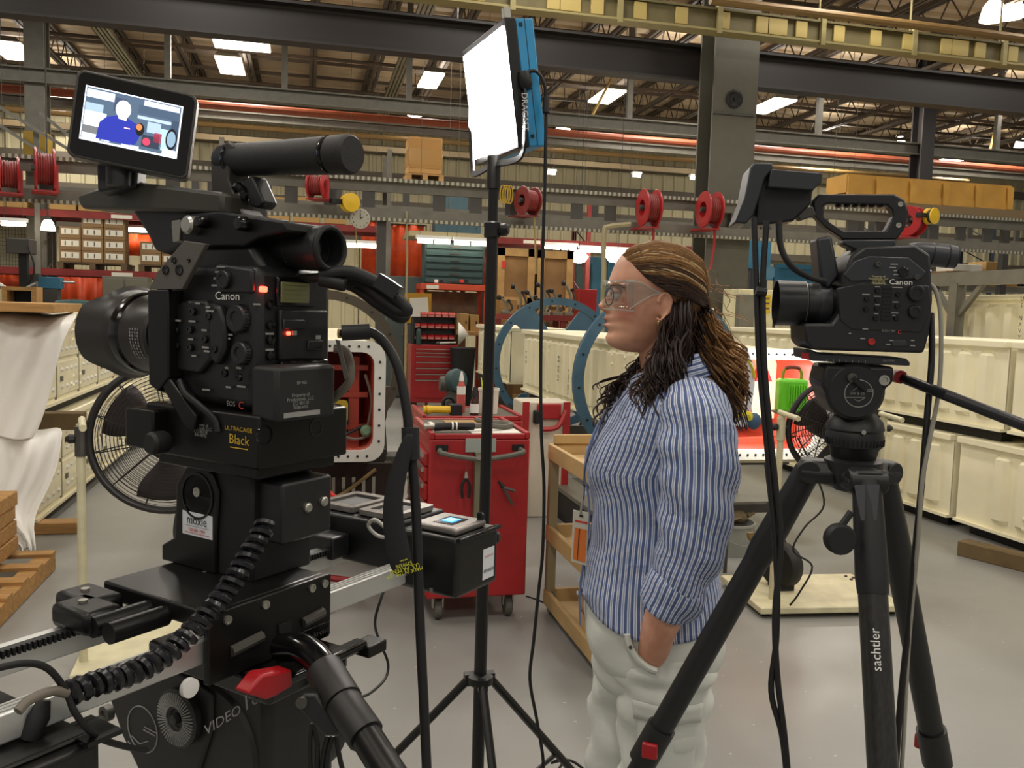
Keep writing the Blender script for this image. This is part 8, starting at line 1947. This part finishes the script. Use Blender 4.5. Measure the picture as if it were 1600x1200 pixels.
# ---------------- trousers
TRM = mat('pale_cotton', 'd0d3cc', .85, var=.05, scale=6, bump=.5, bscale=12)
def trring(py, off): return torsoring(py, off, 60, True, .004)
rings = [torsoring(p, o_, 60, True, .0035) for p, o_ in ((905, .0), (925, .0), (945, .0), (960, .001), (975, .001), (990, .001), (1005, -.001), (1018, -.006), (1030, -.016), (1040, -.035))]
clothloft('trousers', rings, 1.0, TRM, WM)
def legcloth(LG, rads, name, ph):
    n = 44; rings = []
    for i, p in enumerate(LG):
        rr_ = rad_at(rads, i, len(LG))
        rings.append([p + V((math.cos(2 * PI * j / n), math.sin(2 * PI * j / n) * .95, 0)) * (rr_ + .005 * (math.sin(3 * 2 * PI * j / n + i * .9 + ph) + .8 * math.sin(2 * 2 * PI * j / n - i * 1.3 + ph))) for j in range(n + 1)])
    return clothloft(name, rings, .6, TRM, WM)
LL = smoothpath([LX(1035, 1000, .08), LX(1036, 1040, .088), LX(1036, 1100, .09), LX(1031, 1200, .088), V((LEGL[-8].x, .085, .45)), V((LEGL[-1].x, .085, .09))], 7)
LRr = smoothpath([LX(1000, 1000, -.07), LX(995, 1040, -.08), LX(984, 1100, -.085), LX(975, 1200, -.085), V((LEGR[-8].x, -.085, .45)), V((LEGR[-1].x, -.085, .09))], 7)
legcloth(LL, [.096, .113, .100, .092, .080, .07], 'trouser_leg', 0); legcloth(LRr, [.085, .102, .096, .090, .080, .07], 'trouser_leg', 2.1)
MB().ell(LX(1015, 1035, 0), (.135, .155, .085), nu=24, nv=12).build('trouser_seat', TRM, WM)
def surf(px, py, off):
    y = .15
    for _ in range(6):
        f, b_, w_ = interp(TR, min(1040, py), 1), interp(TR, min(1040, py), 2), interp(TR, min(1040, py), 3); x = LX(px, py, y).x; xf, xb = LX(f, py).x, LX(b_, py).x; cx = (xf + xb) / 2; t = min(.98, abs(x - cx) / ((xf - xb) / 2)); y = w_ * (1 - t ** (1 / .43)) ** .43 + off
    return LX(px, py, y)
pk = smoothpath([surf(a, b, .013) for a, b in ((980, 990), (984, 1008), (996, 1028), (1012, 1042), (1026, 1048))], 5)
MB().tube(pk, .012, 8, flat=.6).build('pocket_edge', TRM, WM)
q = surf(985, 1011, .024); MB().lathe([(.004, 0), (.004, .003), (.002, .003)], q, YA, 12).build('rivet', mat('rivet_dark', '5a564e', .4, .6), WM)
def legpatch(LG, rads, i0, i1, a0, a1, off, name, wav=0.0):
    rings = []
    for i in range(i0, i1 + 1):
        p = LG[i]; rr_ = rad_at(rads, i, len(LG)) + off
        rings.append([V((p.x + rr_ * math.cos(a0 + (a1 - a0) * j / 14), p.y + rr_ * .95 * math.sin(a0 + (a1 - a0) * j / 14), p.z + (wav * math.sin(j * .7) if i == i1 else 0))) for j in range(15)])
    return clothloft(name, rings, .2, TRM, WM, solid=.004)
LRAD = [.096, .113, .100, .092, .080, .07]
legpatch(LL, LRAD, 13, 21, R(50), R(125), .005, 'cargo_pocket'); legpatch(LL, LRAD, 11, 14, R(46), R(129), .008, 'pocket_flap', .004)
for s_, LG in ((1, LEGL), (-1, LEGR)):
    e = LG[-1]; MB().ell(V((e.x + .055, e.y, .045)), (.14, .05, .05), nu=20, nv=10).build('shoe', BLK2, WM); MB().b2((e.x - .085, e.y - .045, .0), (e.x + .19, e.y + .045, .02)).build('sole', BLK2, WM, bevel=.008)
# ---------------- badge on a lanyard
bw_ = g.W(LX(905, 840, .03))
bd = thing('id_badge', 'orange visitor badge in a clear holder hanging at the front of the woman', 'badge', mw=g.mw)
q = [LX(a, b, .04) for a, b in ((896, 797), (920, 801), (916, 884), (893, 877))]
def quad(qq, th, m, name, par): mb = MB(); mb.add(qq + [a + V((.2, -.98, 0)) * th for a in qq], [(0, 3, 2, 1), (4, 5, 6, 7), (0, 1, 5, 4), (1, 2, 6, 5), (2, 3, 7, 6), (3, 0, 4, 7)]); return mb.build(name, m, par)
off = V((-.2, .98, 0)) * .0012
quad(q, .003, mat('holder_clear', 'c8c4b4', .2), 'holder', bd)
quad([LX(a, b, .04) + off for a, b in ((898, 812), (918, 816), (918, 819), (898, 815))], .0006, REDP, 'red_line', bd)
quad([LX(a, b, .04) + off for a, b in ((898, 824), (917, 828), (914, 879), (895, 873))], .0006, mat('badge_orange', 'd8732c', .4), 'card', bd)
quad([LX(a, b, .04) + off * 2 for a, b in ((904, 826), (906, 826), (902, 875), (901, 875))], .0004, mat('card_dark', '6b3a1c', .5), 'card_line', bd)
quad([LX(a, b, .04) + off * 2 for a, b in ((905, 804), (911, 805), (911, 808), (905, 807))], .0004, BLK2, 'slot', bd)
MB().tube(smoothpath([LX(907, 803, .04), LX(909, 790, .04), LX(912, 780, .04)], 4), .003, 6).build('clip', STEEL, bd)
MB().tube(smoothpath([LX(912, 780, .042), LX(913, 765, .05), LX(913, 740, .055), LX(922, 705, .062), LX(940, 670, .075), LX(962, 635, .09), LX(985, 605, .085)], 5), .0045, 6, flat=.3).build('lanyard', mat('lanyard_navy', '2a3050', .7), bd)
